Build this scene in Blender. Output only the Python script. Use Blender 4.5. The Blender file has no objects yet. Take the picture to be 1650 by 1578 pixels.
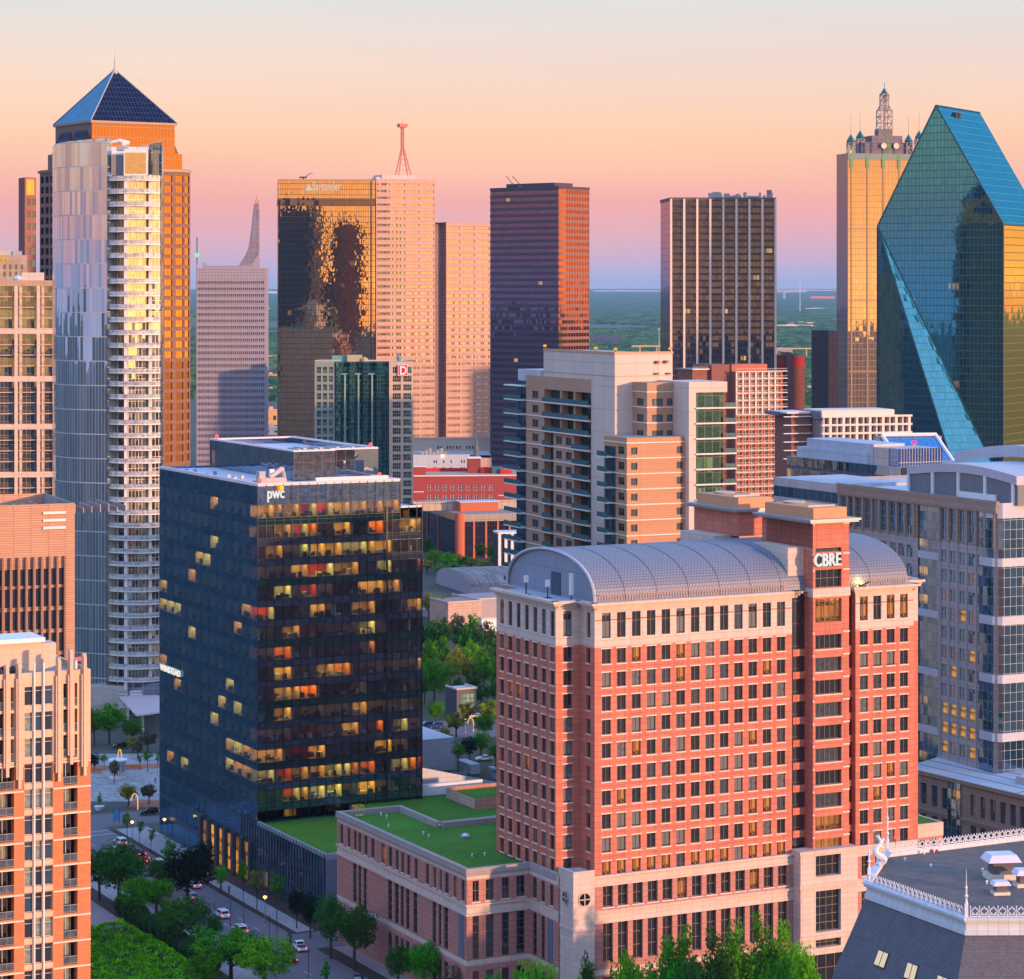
import bpy, math, random
from mathutils import Vector, Matrix
sc = bpy.context.scene
R = math.radians
# ---------------------------------------------------------------- camera
F, CX, HY, CAMH = 4250.0, 825.0, 465.0, 126.0      # focal length, axis and horizon of the photograph in its pixels; camera height in metres
cam = bpy.data.objects.new('camera', bpy.data.cameras.new('camera'))
sc.collection.objects.link(cam); sc.camera = cam
cam.location = (0, 0, CAMH); cam.rotation_euler = (R(90), 0, 0)
cam.data.sensor_width = 36; cam.data.lens = 36 * F / 1650.0
cam.data.shift_y = -(789 - HY) / 1650.0
cam.data.clip_start = 1; cam.data.clip_end = 90000
# ---------------------------------------------------------------- colour and node helpers
def lin(c):
    return tuple(((x / 255) / 12.92 if x / 255 <= .04045 else ((x / 255 + .055) / 1.055) ** 2.4) for x in c)
class NT:
    def __init__(s, tree): s.t = tree; s.t.nodes.clear()
    def n(s, typ, props=None, **inp):
        nd = s.t.nodes.new(typ)
        for k, v in (props or {}).items(): setattr(nd, k, v)
        for k, v in inp.items():
            key = int(k[1:]) if k[0] == 'i' and k[1:].isdigit() else k.replace('_', ' ')
            s.put(nd.inputs[key], v)
        return nd
    def put(s, sock, v):
        if isinstance(v, bpy.types.NodeSocket): s.t.links.new(v, sock)
        elif isinstance(v, bpy.types.Node): s.t.links.new(v.outputs[0], sock)
        else:
            if sock.type == 'RGBA' and len(v) == 3: v = (*v, 1)
            sock.default_value = v
    def m(s, op, a, b=None, c=None, clamp=False):
        kw = dict(i0=a)
        if b is not None: kw['i1'] = b
        if c is not None: kw['i2'] = c
        return s.n('ShaderNodeMath', dict(operation=op, use_clamp=clamp), **kw).outputs[0]
    def vm(s, op, a, b=None):
        kw = dict(i0=a)
        if b is not None: kw['i1'] = b
        return s.n('ShaderNodeVectorMath', dict(operation=op), **kw).outputs[0]
    def mix(s, f, a, b, mode='MIX'):
        nd = s.n('ShaderNodeMix', dict(data_type='RGBA', blend_type=mode))
        s.put(nd.inputs[0], f); s.put(nd.inputs[6], a); s.put(nd.inputs[7], b)
        return nd.outputs[2]
    def ramp(s, f, stops, interp='LINEAR'):
        nd = s.n('ShaderNodeValToRGB', i0=f); cr = nd.color_ramp; cr.interpolation = interp
        while len(cr.elements) < len(stops): cr.elements.new(.5)
        for e, (p, c) in zip(cr.elements, stops): e.position = p; e.color = (*c, 1) if len(c) == 3 else c
        return nd.outputs[0]
# ---------------------------------------------------------------- world and sun (late sun low on the right behind the camera)
SUN_EL, SUN_AZ = 6.0, 127.0                        # azimuth clockwise from +Y
SD = Vector((math.sin(R(SUN_AZ)), math.cos(R(SUN_AZ)), math.tan(R(SUN_EL)))).normalized()
w = bpy.data.worlds.new('World'); sc.world = w; w.use_nodes = True
g = NT(w.node_tree)
tc = g.n('ShaderNodeTexCoord').outputs['Generated']
sep = g.n('ShaderNodeSeparateXYZ', i0=tc)
zz = g.m('MAXIMUM', sep.outputs[2], 0.0); tt = g.m('SQRT', zz)
flat = g.n('ShaderNodeVectorMath', dict(operation='NORMALIZE'), i0=g.vm('MULTIPLY', tc, (1, 1, 0))).outputs[0]
dt = g.n('ShaderNodeVectorMath', dict(operation='DOT_PRODUCT'), i0=flat, i1=(SD.x / math.hypot(SD.x, SD.y), SD.y / math.hypot(SD.x, SD.y), 0)).outputs['Value']
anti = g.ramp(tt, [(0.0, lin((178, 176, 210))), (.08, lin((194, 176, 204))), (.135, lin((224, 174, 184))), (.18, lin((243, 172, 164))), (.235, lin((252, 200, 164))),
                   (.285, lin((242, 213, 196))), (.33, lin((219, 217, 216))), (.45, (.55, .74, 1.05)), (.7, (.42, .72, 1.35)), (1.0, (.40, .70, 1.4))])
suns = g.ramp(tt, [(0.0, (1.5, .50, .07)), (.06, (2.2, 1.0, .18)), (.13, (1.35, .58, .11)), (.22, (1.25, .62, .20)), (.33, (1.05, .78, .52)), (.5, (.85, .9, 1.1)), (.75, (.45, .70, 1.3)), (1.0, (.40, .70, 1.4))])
sf = g.n('ShaderNodeMapRange', dict(interpolation_type='SMOOTHERSTEP'), i0=dt, i1=-.12, i2=.42).outputs[0]
hot = g.m('MULTIPLY', g.n('ShaderNodeMapRange', dict(interpolation_type='SMOOTHSTEP'), i0=dt, i1=.55, i2=.97).outputs[0], g.n('ShaderNodeMapRange', i0=tt, i1=.30, i2=.08).outputs[0])
skyn = g.n('ShaderNodeTexNoise', Vector=g.vm('MULTIPLY', tc, (1.5, 1.5, 14)), Scale=2.2, Detail=4.0)
nf_ = g.n('ShaderNodeMapRange', i0=skyn.outputs[0], i1=.3, i2=.7, i3=.955, i4=1.035).outputs[0]
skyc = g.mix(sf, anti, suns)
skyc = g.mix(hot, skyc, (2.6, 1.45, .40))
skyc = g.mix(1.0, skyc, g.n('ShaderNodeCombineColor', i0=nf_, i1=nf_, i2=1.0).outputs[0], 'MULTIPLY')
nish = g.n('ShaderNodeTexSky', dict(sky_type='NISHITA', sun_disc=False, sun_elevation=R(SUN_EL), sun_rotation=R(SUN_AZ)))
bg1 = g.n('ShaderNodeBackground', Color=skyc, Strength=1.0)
bg2 = g.n('ShaderNodeBackground', Color=nish, Strength=.05)
upf = g.n('ShaderNodeMapRange', i0=tt, i1=.3, i2=.6).outputs[0]      # the physical sky is added above the dusk band
nb = g.n('ShaderNodeMixShader', i0=upf); g.put(nb.inputs[2], bg2)
g.put(nb.inputs[1], g.n('ShaderNodeBackground', Color=(0, 0, 0), Strength=0.0))
ad = g.n('ShaderNodeAddShader'); g.put(ad.inputs[0], bg1); g.put(ad.inputs[1], nb)
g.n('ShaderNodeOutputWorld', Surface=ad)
sl = bpy.data.lights.new('sun', 'SUN'); sl.energy = 5.0; sl.angle = R(1.5); sl.color = (1.0, .53, .27)
so = bpy.data.objects.new('sun', sl); sc.collection.objects.link(so)
so.rotation_euler = SD.to_track_quat('Z', 'Y').to_euler(); so.location = (300, -200, 300)
vs = sc.view_settings; vs.view_transform = 'Standard'; vs.look = 'None'; vs.exposure = 0.12; vs.gamma = 1.0
sc.cycles.max_bounces = 5; sc.cycles.diffuse_bounces = 2; sc.cycles.glossy_bounces = 3; sc.cycles.transmission_bounces = 2
sc.cycles.transparent_max_bounces = 4; sc.cycles.volume_bounces = 0; sc.cycles.caustics_reflective = False; sc.cycles.caustics_refractive = False
# ---------------------------------------------------------------- materials
MATS = {}
def newmat(name):
    m = bpy.data.materials.new(name); m.use_nodes = True; MATS[name] = m
    return m, NT(m.node_tree)
def surf(name, col, rough=.85, var=.12, ns=.25, joint=None, jcol=None, jw=.04, off=0.0, bump=0.0, spec=.3, metal=0.0, streak=0.0, emit=None, row_var=0.0):
    """painted, stone, brick or metal surface; joint=(w,h) of its bricks or panels in metres"""
    if name in MATS: return MATS[name]
    m, g = newmat(name)
    pos = g.n('ShaderNodeTexCoord'); uv = pos.outputs['UV']
    n1 = g.n('ShaderNodeTexNoise', Vector=pos.outputs['Object'], Scale=ns, Detail=5.0, Roughness=.65)
    n2 = g.n('ShaderNodeTexNoise', Vector=pos.outputs['Object'], Scale=ns * 9, Detail=2.0)
    f = g.m('ADD', g.m('MULTIPLY', g.m('SUBTRACT', n1.outputs[0], .5), 2.2 * var), g.m('MULTIPLY', g.m('SUBTRACT', n2.outputs[0], .5), var * .9))
    if streak:
        n3 = g.n('ShaderNodeTexNoise', Vector=g.vm('MULTIPLY', uv, (1.3, .05, 1)), Scale=1.0, Detail=3.0)
        f = g.m('ADD', f, g.m('MULTIPLY', g.m('SUBTRACT', n3.outputs[0], .5), streak * 2))
    base = col
    hgt = None
    if joint:
        br = g.n('ShaderNodeTexBrick', dict(offset=off, squash=1.0), Vector=uv, Color1=tuple(c * (1 - var * .8) for c in col), Color2=tuple(min(1, c * (1 + var * .8)) for c in col),
                 Mortar=jcol or tuple(c * .62 for c in col), Scale=1.0, Mortar_Size=jw, Mortar_Smooth=.1, Bias=0.0, Brick_Width=joint[0], Row_Height=joint[1])
        base = br.outputs[0]; hgt = br.outputs[1]
    c2 = g.mix(1.0, base, g.n('ShaderNodeCombineColor', i0=g.m('ADD', f, 1.0), i1=g.m('ADD', f, 1.0), i2=g.m('ADD', f, 1.0)).outputs[0], 'MULTIPLY')
    p = g.n('ShaderNodeBsdfPrincipled', Base_Color=c2, Roughness=rough, Metallic=metal); p.inputs['Specular IOR Level'].default_value = spec
    if emit: g.put(p.inputs['Emission Color'], emit[0]); p.inputs['Emission Strength'].default_value = emit[1]
    if bump:
        b = g.n('ShaderNodeBump', Strength=bump, Distance=.1, Height=n2.outputs[0]); g.put(p.inputs['Normal'], b)
    g.n('ShaderNodeOutputMaterial', Surface=p)
    return m
def glow(name, col, strength):
    if name in MATS: return MATS[name]
    m, g = newmat(name)
    g.n('ShaderNodeOutputMaterial', Surface=g.n('ShaderNodeEmission', Color=col, Strength=strength))
    return m
def glass(name, base, tint=(.8, .85, .9), refl=.35, rough=.015, pane=None, jit=.012, warp=.006, mull=None, lit=None, sp=None, lvl=None, blind=None, tvar=.0, see=0.0):
    """coated window glass. pane=(w,h) module in metres, mull=(width,colour) bars between panes, lit=(share,colour,strength) rooms with lamps on,
    sp=(height share, colour) opaque spandrel at the foot of each pane, blind=(share, colour) panes with blinds down"""
    if name in MATS: return MATS[name]
    m, g = newmat(name)
    t = g.n('ShaderNodeTexCoord'); uv = t.outputs['UV']
    geo = g.n('ShaderNodeNewGeometry'); nrm = geo.outputs['Normal']
    pw, ph = pane or (1.5, 4.0)
    sc_uv = g.vm('DIVIDE', uv, (pw, ph, 1))
    cell = g.vm('FLOOR', sc_uv); fr = g.vm('FRACTION', sc_uv)
    wn = g.n('ShaderNodeTexWhiteNoise', dict(noise_dimensions='3D'), Vector=cell)
    wv = g.n('ShaderNodeTexNoise', Vector=g.vm('MULTIPLY', g.vm('ADD', uv, g.vm('MULTIPLY', wn.outputs[1], (40, 40, 40))), (1.1, .45, 1)), Scale=.9, Detail=1.0)
    d = g.vm('ADD', g.vm('MULTIPLY', g.vm('SUBTRACT', wn.outputs[1], (.5, .5, .5)), (jit, jit, jit)), g.vm('MULTIPLY', g.vm('SUBTRACT', wv.outputs[1], (.5, .5, .5)), (warp, warp, warp)))
    nn = g.n('ShaderNodeVectorMath', dict(operation='NORMALIZE'), i0=g.vm('ADD', nrm, d)).outputs[0]
    nse = g.n('ShaderNodeTexNoise', Vector=g.vm('MULTIPLY', uv, (.9, 1.6, 1)), Scale=.8, Detail=4.0, Roughness=.7)
    inner = g.mix(g.n('ShaderNodeMapRange', i0=nse.outputs[0], i1=.35, i2=.7).outputs[0], tuple(c * .45 for c in base), tuple(c * 1.5 for c in base))
    if blind:
        bf = g.m('LESS_THAN', wn.outputs[0], blind[0])
        sepf = g.n('ShaderNodeSeparateXYZ', i0=fr); sepc = g.n('ShaderNodeSeparateColor', i0=wn.outputs[1])
        bf = g.m('MULTIPLY', bf, g.m('GREATER_THAN', sepf.outputs[1], g.m('MULTIPLY', sepc.outputs[1], .8)))
        inner = g.mix(bf, inner, blind[1])
    pr = g.n('ShaderNodeBsdfDiffuse', Color=inner, Roughness=.5)
    ins = pr.outputs[0]
    if lit:
        wn2 = g.n('ShaderNodeTexWhiteNoise', dict(noise_dimensions='3D'), Vector=g.vm('FLOOR', g.vm('DIVIDE', g.vm('ADD', uv, (0, 0, 7)), (pw * (lvl or 2), ph, 1))))
        lf = g.m('LESS_THAN', wn2.outputs[0], lit[0])
        fur = g.n('ShaderNodeTexNoise', Vector=g.vm('MULTIPLY', uv, (1.6, 2.4, 1)), Scale=1.4, Detail=3.0)
        col_ = g.n('ShaderNodeTexNoise', Vector=g.vm('MULTIPLY', uv, (1.1, .06, 1)), Scale=1.3, Detail=2.0)
        s6 = g.n('ShaderNodeSeparateXYZ', i0=fr)
        lowm = g.n('ShaderNodeMapRange', i0=s6.outputs[1], i1=.22, i2=.36).outputs[0]
        fd = g.n('ShaderNodeMapRange', i0=fur.outputs[0], i1=.48, i2=.60).outputs[0]
        dark = g.m('MULTIPLY', g.m('ADD', g.m('MULTIPLY', fd, g.m('SUBTRACT', 1.0, lowm)), lowm), g.n('ShaderNodeMapRange', i0=col_.outputs[0], i1=.36, i2=.56, i3=.10).outputs[0])
        ins = g.n('ShaderNodeAddShader'); g.put(ins.inputs[0], pr)
        em = g.n('ShaderNodeEmission', Color=lit[1], Strength=g.m('MULTIPLY', g.m('MULTIPLY', g.m('MULTIPLY', lf, dark), lit[2]), g.m('ADD', .4, g.m('MULTIPLY', wn.outputs[0], .7)))); g.put(ins.inputs[1], em); ins = ins.outputs[0]
    if see:
        tr_ = g.n('ShaderNodeBsdfTransparent', Color=tuple(.75 for _ in base)); x = g.n('ShaderNodeMixShader', i0=see); g.put(x.inputs[1], ins); g.put(x.inputs[2], tr_); ins = x.outputs[0]
    lw = g.n('ShaderNodeLayerWeight', Blend=.5)
    fac = g.m('ADD', refl, g.m('MULTIPLY', g.m('POWER', lw.outputs[1], 4.0), 1 - refl))
    tn = tint
    if tvar:
        s7 = g.n('ShaderNodeSeparateColor', i0=wn.outputs[1])
        fv = g.m('ADD', 1 - tvar, g.m('MULTIPLY', s7.outputs[2], tvar))
        tn = g.mix(1.0, tint, g.n('ShaderNodeCombineColor', i0=fv, i1=fv, i2=fv).outputs[0], 'MULTIPLY')
    gl = g.n('ShaderNodeBsdfGlossy', Color=tn, Roughness=rough, Normal=nn)
    sh = g.n('ShaderNodeMixShader', i0=fac); g.put(sh.inputs[1], ins); g.put(sh.inputs[2], gl); out = sh.outputs[0]
    if sp:
        s5 = g.n('ShaderNodeSeparateXYZ', i0=fr)
        sfc = g.m('LESS_THAN', s5.outputs[1], sp[0])
        sb = g.n('ShaderNodeBsdfPrincipled', Base_Color=sp[1], Roughness=sp[2] if len(sp) > 2 else .3)
        x = g.n('ShaderNodeMixShader', i0=sfc); g.put(x.inputs[1], out); g.put(x.inputs[2], sb); out = x.outputs[0]
    if mull:
        s4 = g.n('ShaderNodeSeparateXYZ', i0=fr)
        a = g.m('LESS_THAN', s4.outputs[0], mull[0] / pw); b = g.m('LESS_THAN', s4.outputs[1], (mull[2] if len(mull) > 2 else mull[0]) / ph)
        mf = g.m('MAXIMUM', a, b)
        mb = g.n('ShaderNodeBsdfPrincipled', Base_Color=mull[1], Roughness=.45, Metallic=.2)
        x = g.n('ShaderNodeMixShader', i0=mf); g.put(x.inputs[1], out); g.put(x.inputs[2], mb); out = x.outputs[0]
    g.n('ShaderNodeOutputMaterial', Surface=out)
    return m
# ---------------------------------------------------------------- mesh builder
class MB:
    def __init__(s): s.v = []; s.f = []; s.m = []; s.uv = []
    def q(s, pts, mi=0, uv=None):
        i = len(s.v); s.v += [tuple(p) for p in pts]; s.f.append(tuple(range(i, i + len(pts)))); s.m.append(mi)
        if uv is None:
            a, b, c = Vector(pts[0]), Vector(pts[1]), Vector(pts[2])
            n = (b - a).cross(c - b)
            if n.length < 1e-12 and len(pts) > 3: n = (c - b).cross(Vector(pts[3]) - c)
            if n.length > 1e-12: n.normalize()
            if abs(n.z) > .92: uv = [(p[0], p[1]) for p in pts]
            else:
                t = Vector((-n.y, n.x, 0)); t.normalize(); r = n.cross(t)
                if r.z < 0: r = -r
                uv = [(Vector(p).dot(t), Vector(p).dot(r)) for p in pts]
        s.uv += uv
    def box(s, x0, x1, y0, y1, z0, z1, mi=0, mt=None, bottom=True):
        mt = mi if mt is None else mt
        s.q([(x0, y0, z0), (x1, y0, z0), (x1, y0, z1), (x0, y0, z1)], mi)
        s.q([(x1, y0, z0), (x1, y1, z0), (x1, y1, z1), (x1, y0, z1)], mi)
        s.q([(x1, y1, z0), (x0, y1, z0), (x0, y1, z1), (x1, y1, z1)], mi)
        s.q([(x0, y1, z0), (x0, y0, z0), (x0, y0, z1), (x0, y1, z1)], mi)
        s.q([(x0, y0, z1), (x1, y0, z1), (x1, y1, z1), (x0, y1, z1)], mt)
        if bottom: s.q([(x0, y1, z0), (x1, y1, z0), (x1, y0, z0), (x0, y0, z0)], mi)
    def prism(s, pts, z0, z1, mi=0, mt=None, bottom=False):
        n = len(pts)
        for i in range(n):
            a, b = pts[i], pts[(i + 1) % n]
            s.q([(a[0], a[1], z0), (b[0], b[1], z0), (b[0], b[1], z1), (a[0], a[1], z1)], mi)
        s.q([(p[0], p[1], z1) for p in pts], mi if mt is None else mt)
        if bottom: s.q([(p[0], p[1], z0) for p in reversed(pts)], mi)
    def tube(s, p, q, r, n=6, mi=0, r2=None, cap=True):
        p, q = Vector(p), Vector(q); d = (q - p).normalized(); r2 = r if r2 is None else r2
        a = d.orthogonal().normalized(); b = d.cross(a)
        A = [p + (a * math.cos(6.2832 * i / n) + b * math.sin(6.2832 * i / n)) * r for i in range(n)]
        B = [q + (a * math.cos(6.2832 * i / n) + b * math.sin(6.2832 * i / n)) * r2 for i in range(n)]
        for i in range(n):
            j = (i + 1) % n; s.q([A[i], A[j], B[j], B[i]], mi)
        if cap: s.q(B, mi); s.q(A[::-1], mi)
    def lathe(s, prof, n=12, mi=0, c=(0, 0)):
        for (r0, z0), (r1, z1) in zip(prof[:-1], prof[1:]):
            for i in range(n):
                a0, a1 = 6.2832 * i / n, 6.2832 * (i + 1) / n
                P = [(c[0] + r0 * math.cos(a0), c[1] + r0 * math.sin(a0), z0), (c[0] + r0 * math.cos(a1), c[1] + r0 * math.sin(a1), z0),
                     (c[0] + r1 * math.cos(a1), c[1] + r1 * math.sin(a1), z1), (c[0] + r1 * math.cos(a0), c[1] + r1 * math.sin(a0), z1)]
                if r0 < 1e-6: P = [P[0]] + P[2:]
                elif r1 < 1e-6: P = P[:3]
                s.q(P, mi)
    def wall(s, p0, p1, z0, z1, ops=(), mi=0, depth=.3, mr=None):
        """wall from p0 to p1 (outside on the right hand), with real openings (s0,s1,z0,z1) and their reveals"""
        mr = mi if mr is None else mr
        L = math.hypot(p1[0] - p0[0], p1[1] - p0[1]); dx, dy = (p1[0] - p0[0]) / L, (p1[1] - p0[1]) / L
        nx, ny = dy, -dx
        P = lambda a, z, d=0: (p0[0] + dx * a - nx * d, p0[1] + dy * a - ny * d, z)
        ops = [(max(0, a), min(L, b), max(z0, c), min(z1, d)) for a, b, c, d in ops]
        xs = sorted({0, L} | {round(o[0], 4) for o in ops} | {round(o[1], 4) for o in ops})
        zs = sorted({z0, z1} | {round(o[2], 4) for o in ops} | {round(o[3], 4) for o in ops})
        hole = set()
        xi = {x: i for i, x in enumerate(xs)}; zi = {z: i for i, z in enumerate(zs)}
        fx = lambda x: xi[min(xs, key=lambda t: abs(t - x))]; fz = lambda z: zi[min(zs, key=lambda t: abs(t - z))]
        for a, b, c, d in ops:
            for i in range(fx(a), fx(b)):
                for j in range(fz(c), fz(d)): hole.add((i, j))
            s.q([P(a, c), P(b, c), P(b, c, depth), P(a, c, depth)], mr)
            s.q([P(a, d, depth), P(b, d, depth), P(b, d), P(a, d)], mr)
            s.q([P(a, c), P(a, c, depth), P(a, d, depth), P(a, d)], mr)
            s.q([P(b, c, depth), P(b, c), P(b, d), P(b, d, depth)], mr)
        for j in range(len(zs) - 1):
            i = 0
            while i < len(xs) - 1:
                if (i, j) in hole: i += 1; continue
                k = i
                while k < len(xs) - 1 and (k, j) not in hole: k += 1
                s.q([P(xs[i], zs[j]), P(xs[k], zs[j]), P(xs[k], zs[j + 1]), P(xs[i], zs[j + 1])], mi); i = k
    def add(s, o, x, y, z, ang, off=0):
        c, sn = math.cos(ang), math.sin(ang); i = len(s.v)
        s.v += [(x + p[0] * c - p[1] * sn, y + p[0] * sn + p[1] * c, z + p[2]) for p in o.v]
        s.f += [tuple(k + i for k in f) for f in o.f]; s.m += [k + off for k in o.m]; s.uv += o.uv
    def mesh(s, name, mats, smooth=False):
        me = bpy.data.meshes.new(name); me.from_pydata(s.v, [], s.f)
        for m in mats: me.materials.append(m)
        me.polygons.foreach_set('material_index', s.m)
        ul = me.uv_layers.new(name='UVMap'); ul.data.foreach_set('uv', [c for p in s.uv for c in p])
        if smooth: me.polygons.foreach_set('use_smooth', [True] * len(s.f))
        me.update(); return me
    def build(s, name, mats, parent=None, loc=(0, 0, 0), rot=0, smooth=False, label=None, kind=None):
        if not isinstance(mats, (list, tuple)): mats = [mats]
        o = bpy.data.objects.new(name, s.mesh(name, mats, smooth)); sc.collection.objects.link(o)
        o.location = loc; o.rotation_euler = (0, 0, rot)
        if parent: o.parent = parent
        if label: o['label'] = label
        if kind: o['kind'] = kind
        return o
def gx(px, Y): return (px - CX) * Y / F
def gz(py, Y): return CAMH - (py - HY) * Y / F
def gnd(px, py, z=0):
    Y = (CAMH - z) * F / (py - HY); return (gx(px, Y), Y)
class Fr:
    """plan frame of a building: u runs along its front, v runs back from it"""
    def __init__(s, px, Y, a): s.x, s.y, s.a = gx(px, Y), Y, R(a); s.c, s.s = math.cos(s.a), math.sin(s.a)
    def w(s, u, v): return (s.x + u * s.c - v * s.s, s.y + u * s.s + v * s.c)
    def u_at(s, px, v=0):
        k = (px - CX) / F; X, Y = s.w(0, v); return (k * Y - X) / (s.c - k * s.s)
    def v_at(s, px, u=0):
        k = (px - CX) / F; X, Y = s.w(u, 0); return (k * Y - X) / (-s.s - k * s.c)
    def z(s, py, u=0, v=0): return gz(py, s.w(u, v)[1])
    def px(s, u, v): X, Y = s.w(u, v); return CX + F * X / Y
def thing(name, label, cat, fr=None, group=None, loc=None, rot=0):
    o = bpy.data.objects.new(name, None); sc.collection.objects.link(o); o.empty_display_size = 1
    if fr is not None: o.location = (fr.x, fr.y, 0); o.rotation_euler = (0, 0, fr.a)
    elif loc is not None: o.location = loc; o.rotation_euler = (0, 0, rot)
    return tag(o, label, cat, group)
def tag(o, label=None, cat=None, group=None, kind=None):
    if label: o['label'] = label
    if cat: o['category'] = cat
    if group: o['group'] = group
    if kind: o['kind'] = kind
    return o
WMESH = {}
def win_mesh(w, h, nv=1, nh=0, bar=.07, glassm=None, frame=None, sill=None, rec=.3, hs=None, extra=None):
    key = (round(w, 2), round(h, 2), nv, nh, bar, glassm.name, frame.name, sill.name if sill else '', rec, hs, extra)
    if key in WMESH: return WMESH[key]
    b = MB(); b.q([(0, 0, 0), (w, 0, 0), (w, 0, h), (0, 0, h)], 0)
    d = .09
    if nv >= 0:
        for x in [0] + [w * (i + 1) / (nv + 1) - bar / 2 for i in range(nv)] + [w - bar]: b.box(x, x + bar, -d, -.005, 0, h, 1, bottom=False)
        for z in [0] + ([h * t for t in hs] if hs else [h * (i + 1) / (nh + 1) for i in range(nh)]) + [h - bar]:
            b.box(bar, w - bar, -d + .01, -.004, z, z + bar, 1)
    if sill:
        b.box(-.22, w + .22, -rec - .12, 0, -.2, -.01, 2); 
        if extra == 'lintel': b.box(-.22, w + .22, -rec - .1, -.02, h + .01, h + .2, 2)
    mats = [glassm, frame] + ([sill] if sill else [])
    WMESH[key] = (b, mats, {}); return WMESH[key]
class Wins:
    """windows of one building: the 100 that show largest are parts of their own, the rest one more part"""
    def __init__(s, th, fr, name='window', cap=100): s.th, s.fr, s.name, s.l, s.cap = th, fr, name, [], cap
    def add(s, p0, p1, a, z, w, h, rec, wm):
        L = math.hypot(p1[0] - p0[0], p1[1] - p0[1]); dx, dy = (p1[0] - p0[0]) / L, (p1[1] - p0[1]) / L
        rec -= .004
        x, y = p0[0] + dx * a - dy * rec, p0[1] + dy * a + dx * rec
        ang = math.atan2(dy, dx); X, Y = s.fr.w(x + dx * w / 2, y + dy * w / 2)
        n = Vector((math.sin(ang + s.fr.a), -math.cos(ang + s.fr.a), 0)); c = Vector((-X, -Y, CAMH - z))
        sc_ = w * h * n.dot(c) / c.length ** 3 * (1 + (z / 400))
        px = CX + F * X / Y; py = HY + F * (CAMH - z) / Y
        if not (-5 < px < 1655 and py < 1585): sc_ *= .01
        s.l.append((sc_, x, y, z, ang, wm))
    def flush(s):
        s.l.sort(key=lambda t: -t[0]); rest = s.l[s.cap:]
        for _, x, y, z, ang, (b, mats, cache) in s.l[:s.cap]:
            if 'me' not in cache: cache['me'] = b.mesh(s.name, mats)
            o = bpy.data.objects.new(s.name, cache['me']); sc.collection.objects.link(o)
            o.location = (x, y, z); o.rotation_euler = (0, 0, ang); o.parent = s.th
        if rest:
            B = MB(); mats = []
            for _, x, y, z, ang, (b, ms, cache) in rest:
                k = MB(); idx = []
                for m in ms:
                    if m not in mats: mats.append(m)
                    idx.append(mats.index(m))
                i0 = len(B.m); B.add(b, x, y, z, ang); B.m[i0:] = [idx[t] for t in b.m]
            B.build(s.name, mats, s.th, kind='stuff')
def text(s, name, size, mat, parent, loc, rot, depth=.15, font_scale=(1, 1), spacing=1.0, bold=0.0, label=None):
    cu = bpy.data.curves.new(name, 'FONT'); cu.body = s; cu.size = size; cu.extrude = depth; cu.space_character = spacing; cu.offset = bold
    t = bpy.data.objects.new('tmp', cu); sc.collection.objects.link(t)
    bpy.context.view_layer.update()
    me = bpy.data.meshes.new_from_object(t.evaluated_get(bpy.context.evaluated_depsgraph_get()))
    bpy.data.objects.remove(t); me.materials.clear(); me.materials.append(mat)
    o = bpy.data.objects.new(name, me); sc.collection.objects.link(o)
    o.location = loc; o.rotation_euler = rot; o.scale = (font_scale[0], font_scale[1], 1)
    if parent: o.parent = parent
    if label: o['label'] = label
    return o
# ---------------------------------------------------------------- material library
M_concrete = surf('pale_concrete', (.50, .47, .43), var=.08, joint=(3, 1.5), jw=.03)
M_roofgrey = surf('grey_roof', (.30, .29, .30), var=.15, ns=.08)
M_roofwhite = surf('white_roof_membrane', (.62, .62, .64), var=.07, ns=.06, joint=(3, 12), jw=.05)
M_dark = surf('dark_metal', (.04, .045, .055), rough=.5, var=.1)
M_mech = surf('grey_plant_metal', (.36, .37, .39), rough=.5, var=.15, ns=1.0)
M_white = surf('white_metal', (.75, .75, .76), rough=.5, var=.05)
M_steel = surf('galvanised_steel', (.30, .30, .32), rough=.45, var=.1, metal=.3)
M_red = glow('red_beacon_lamp', (1.0, .06, .05), 3.0)
M_lampw = glow('warm_lamp', (1.0, .50, .12), 4.0)
M_letter = glow('lit_white_lettering', (1.0, .93, .88), .85)
def rooftop_things(fr, u0, u1, v0, v1, z, n, seed, where, kinds=('unit',)):
    """loose plant boxes, each a thing standing on a roof"""
    rnd = random.Random(seed)
    for i in range(n):
        u, v = rnd.uniform(u0, u1), rnd.uniform(v0, v1); a, b, h = rnd.uniform(1, 2.6), rnd.uniform(1, 2.4), rnd.uniform(.8, 2)
        X, Y = fr.w(u, v); m = MB(); m.box(-a / 2, a / 2, -b / 2, b / 2, .15, h, 0); m.box(-a / 2 - .1, a / 2 + .1, -b / 2 - .1, b / 2 + .1, 0, .15, 0)
        m.box(-a / 3, a / 3, -b / 3, b / 3, h, h + .2, 1)
        o = m.build('roof_unit', [M_mech, M_dark], loc=(X, Y, z), rot=fr.a)
        tag(o, 'grey ventilation unit standing on ' + where, 'roof unit', 'ventilation units on ' + where)
# ---------------------------------------------------------------- downtown towers, farthest first
def shell(fr, L, D, z0, z1, mat_f, mat_l, th, roof=M_roofgrey, mat_r=None, name='facade'):
    """four plain walls of a far tower: front and left faces get their own material"""
    m = MB(); mats = [mat_f, mat_l, roof, mat_r or mat_f]
    m.q([(0, 0, z0), (L, 0, z0), (L, 0, z1), (0, 0, z1)], 0); m.q([(0, D, z0), (0, 0, z0), (0, 0, z1), (0, D, z1)], 1)
    m.q([(L, 0, z0), (L, D, z0), (L, D, z1), (L, 0, z1)], 3); m.q([(L, D, z0), (0, D, z0), (0, D, z1), (L, D, z1)], 1)
    m.q([(0, 0, z1 - .6), (L, 0, z1 - .6), (L, D, z1 - .6), (0, D, z1 - .6)], 2)
    return m.build(name, mats, th)
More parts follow.
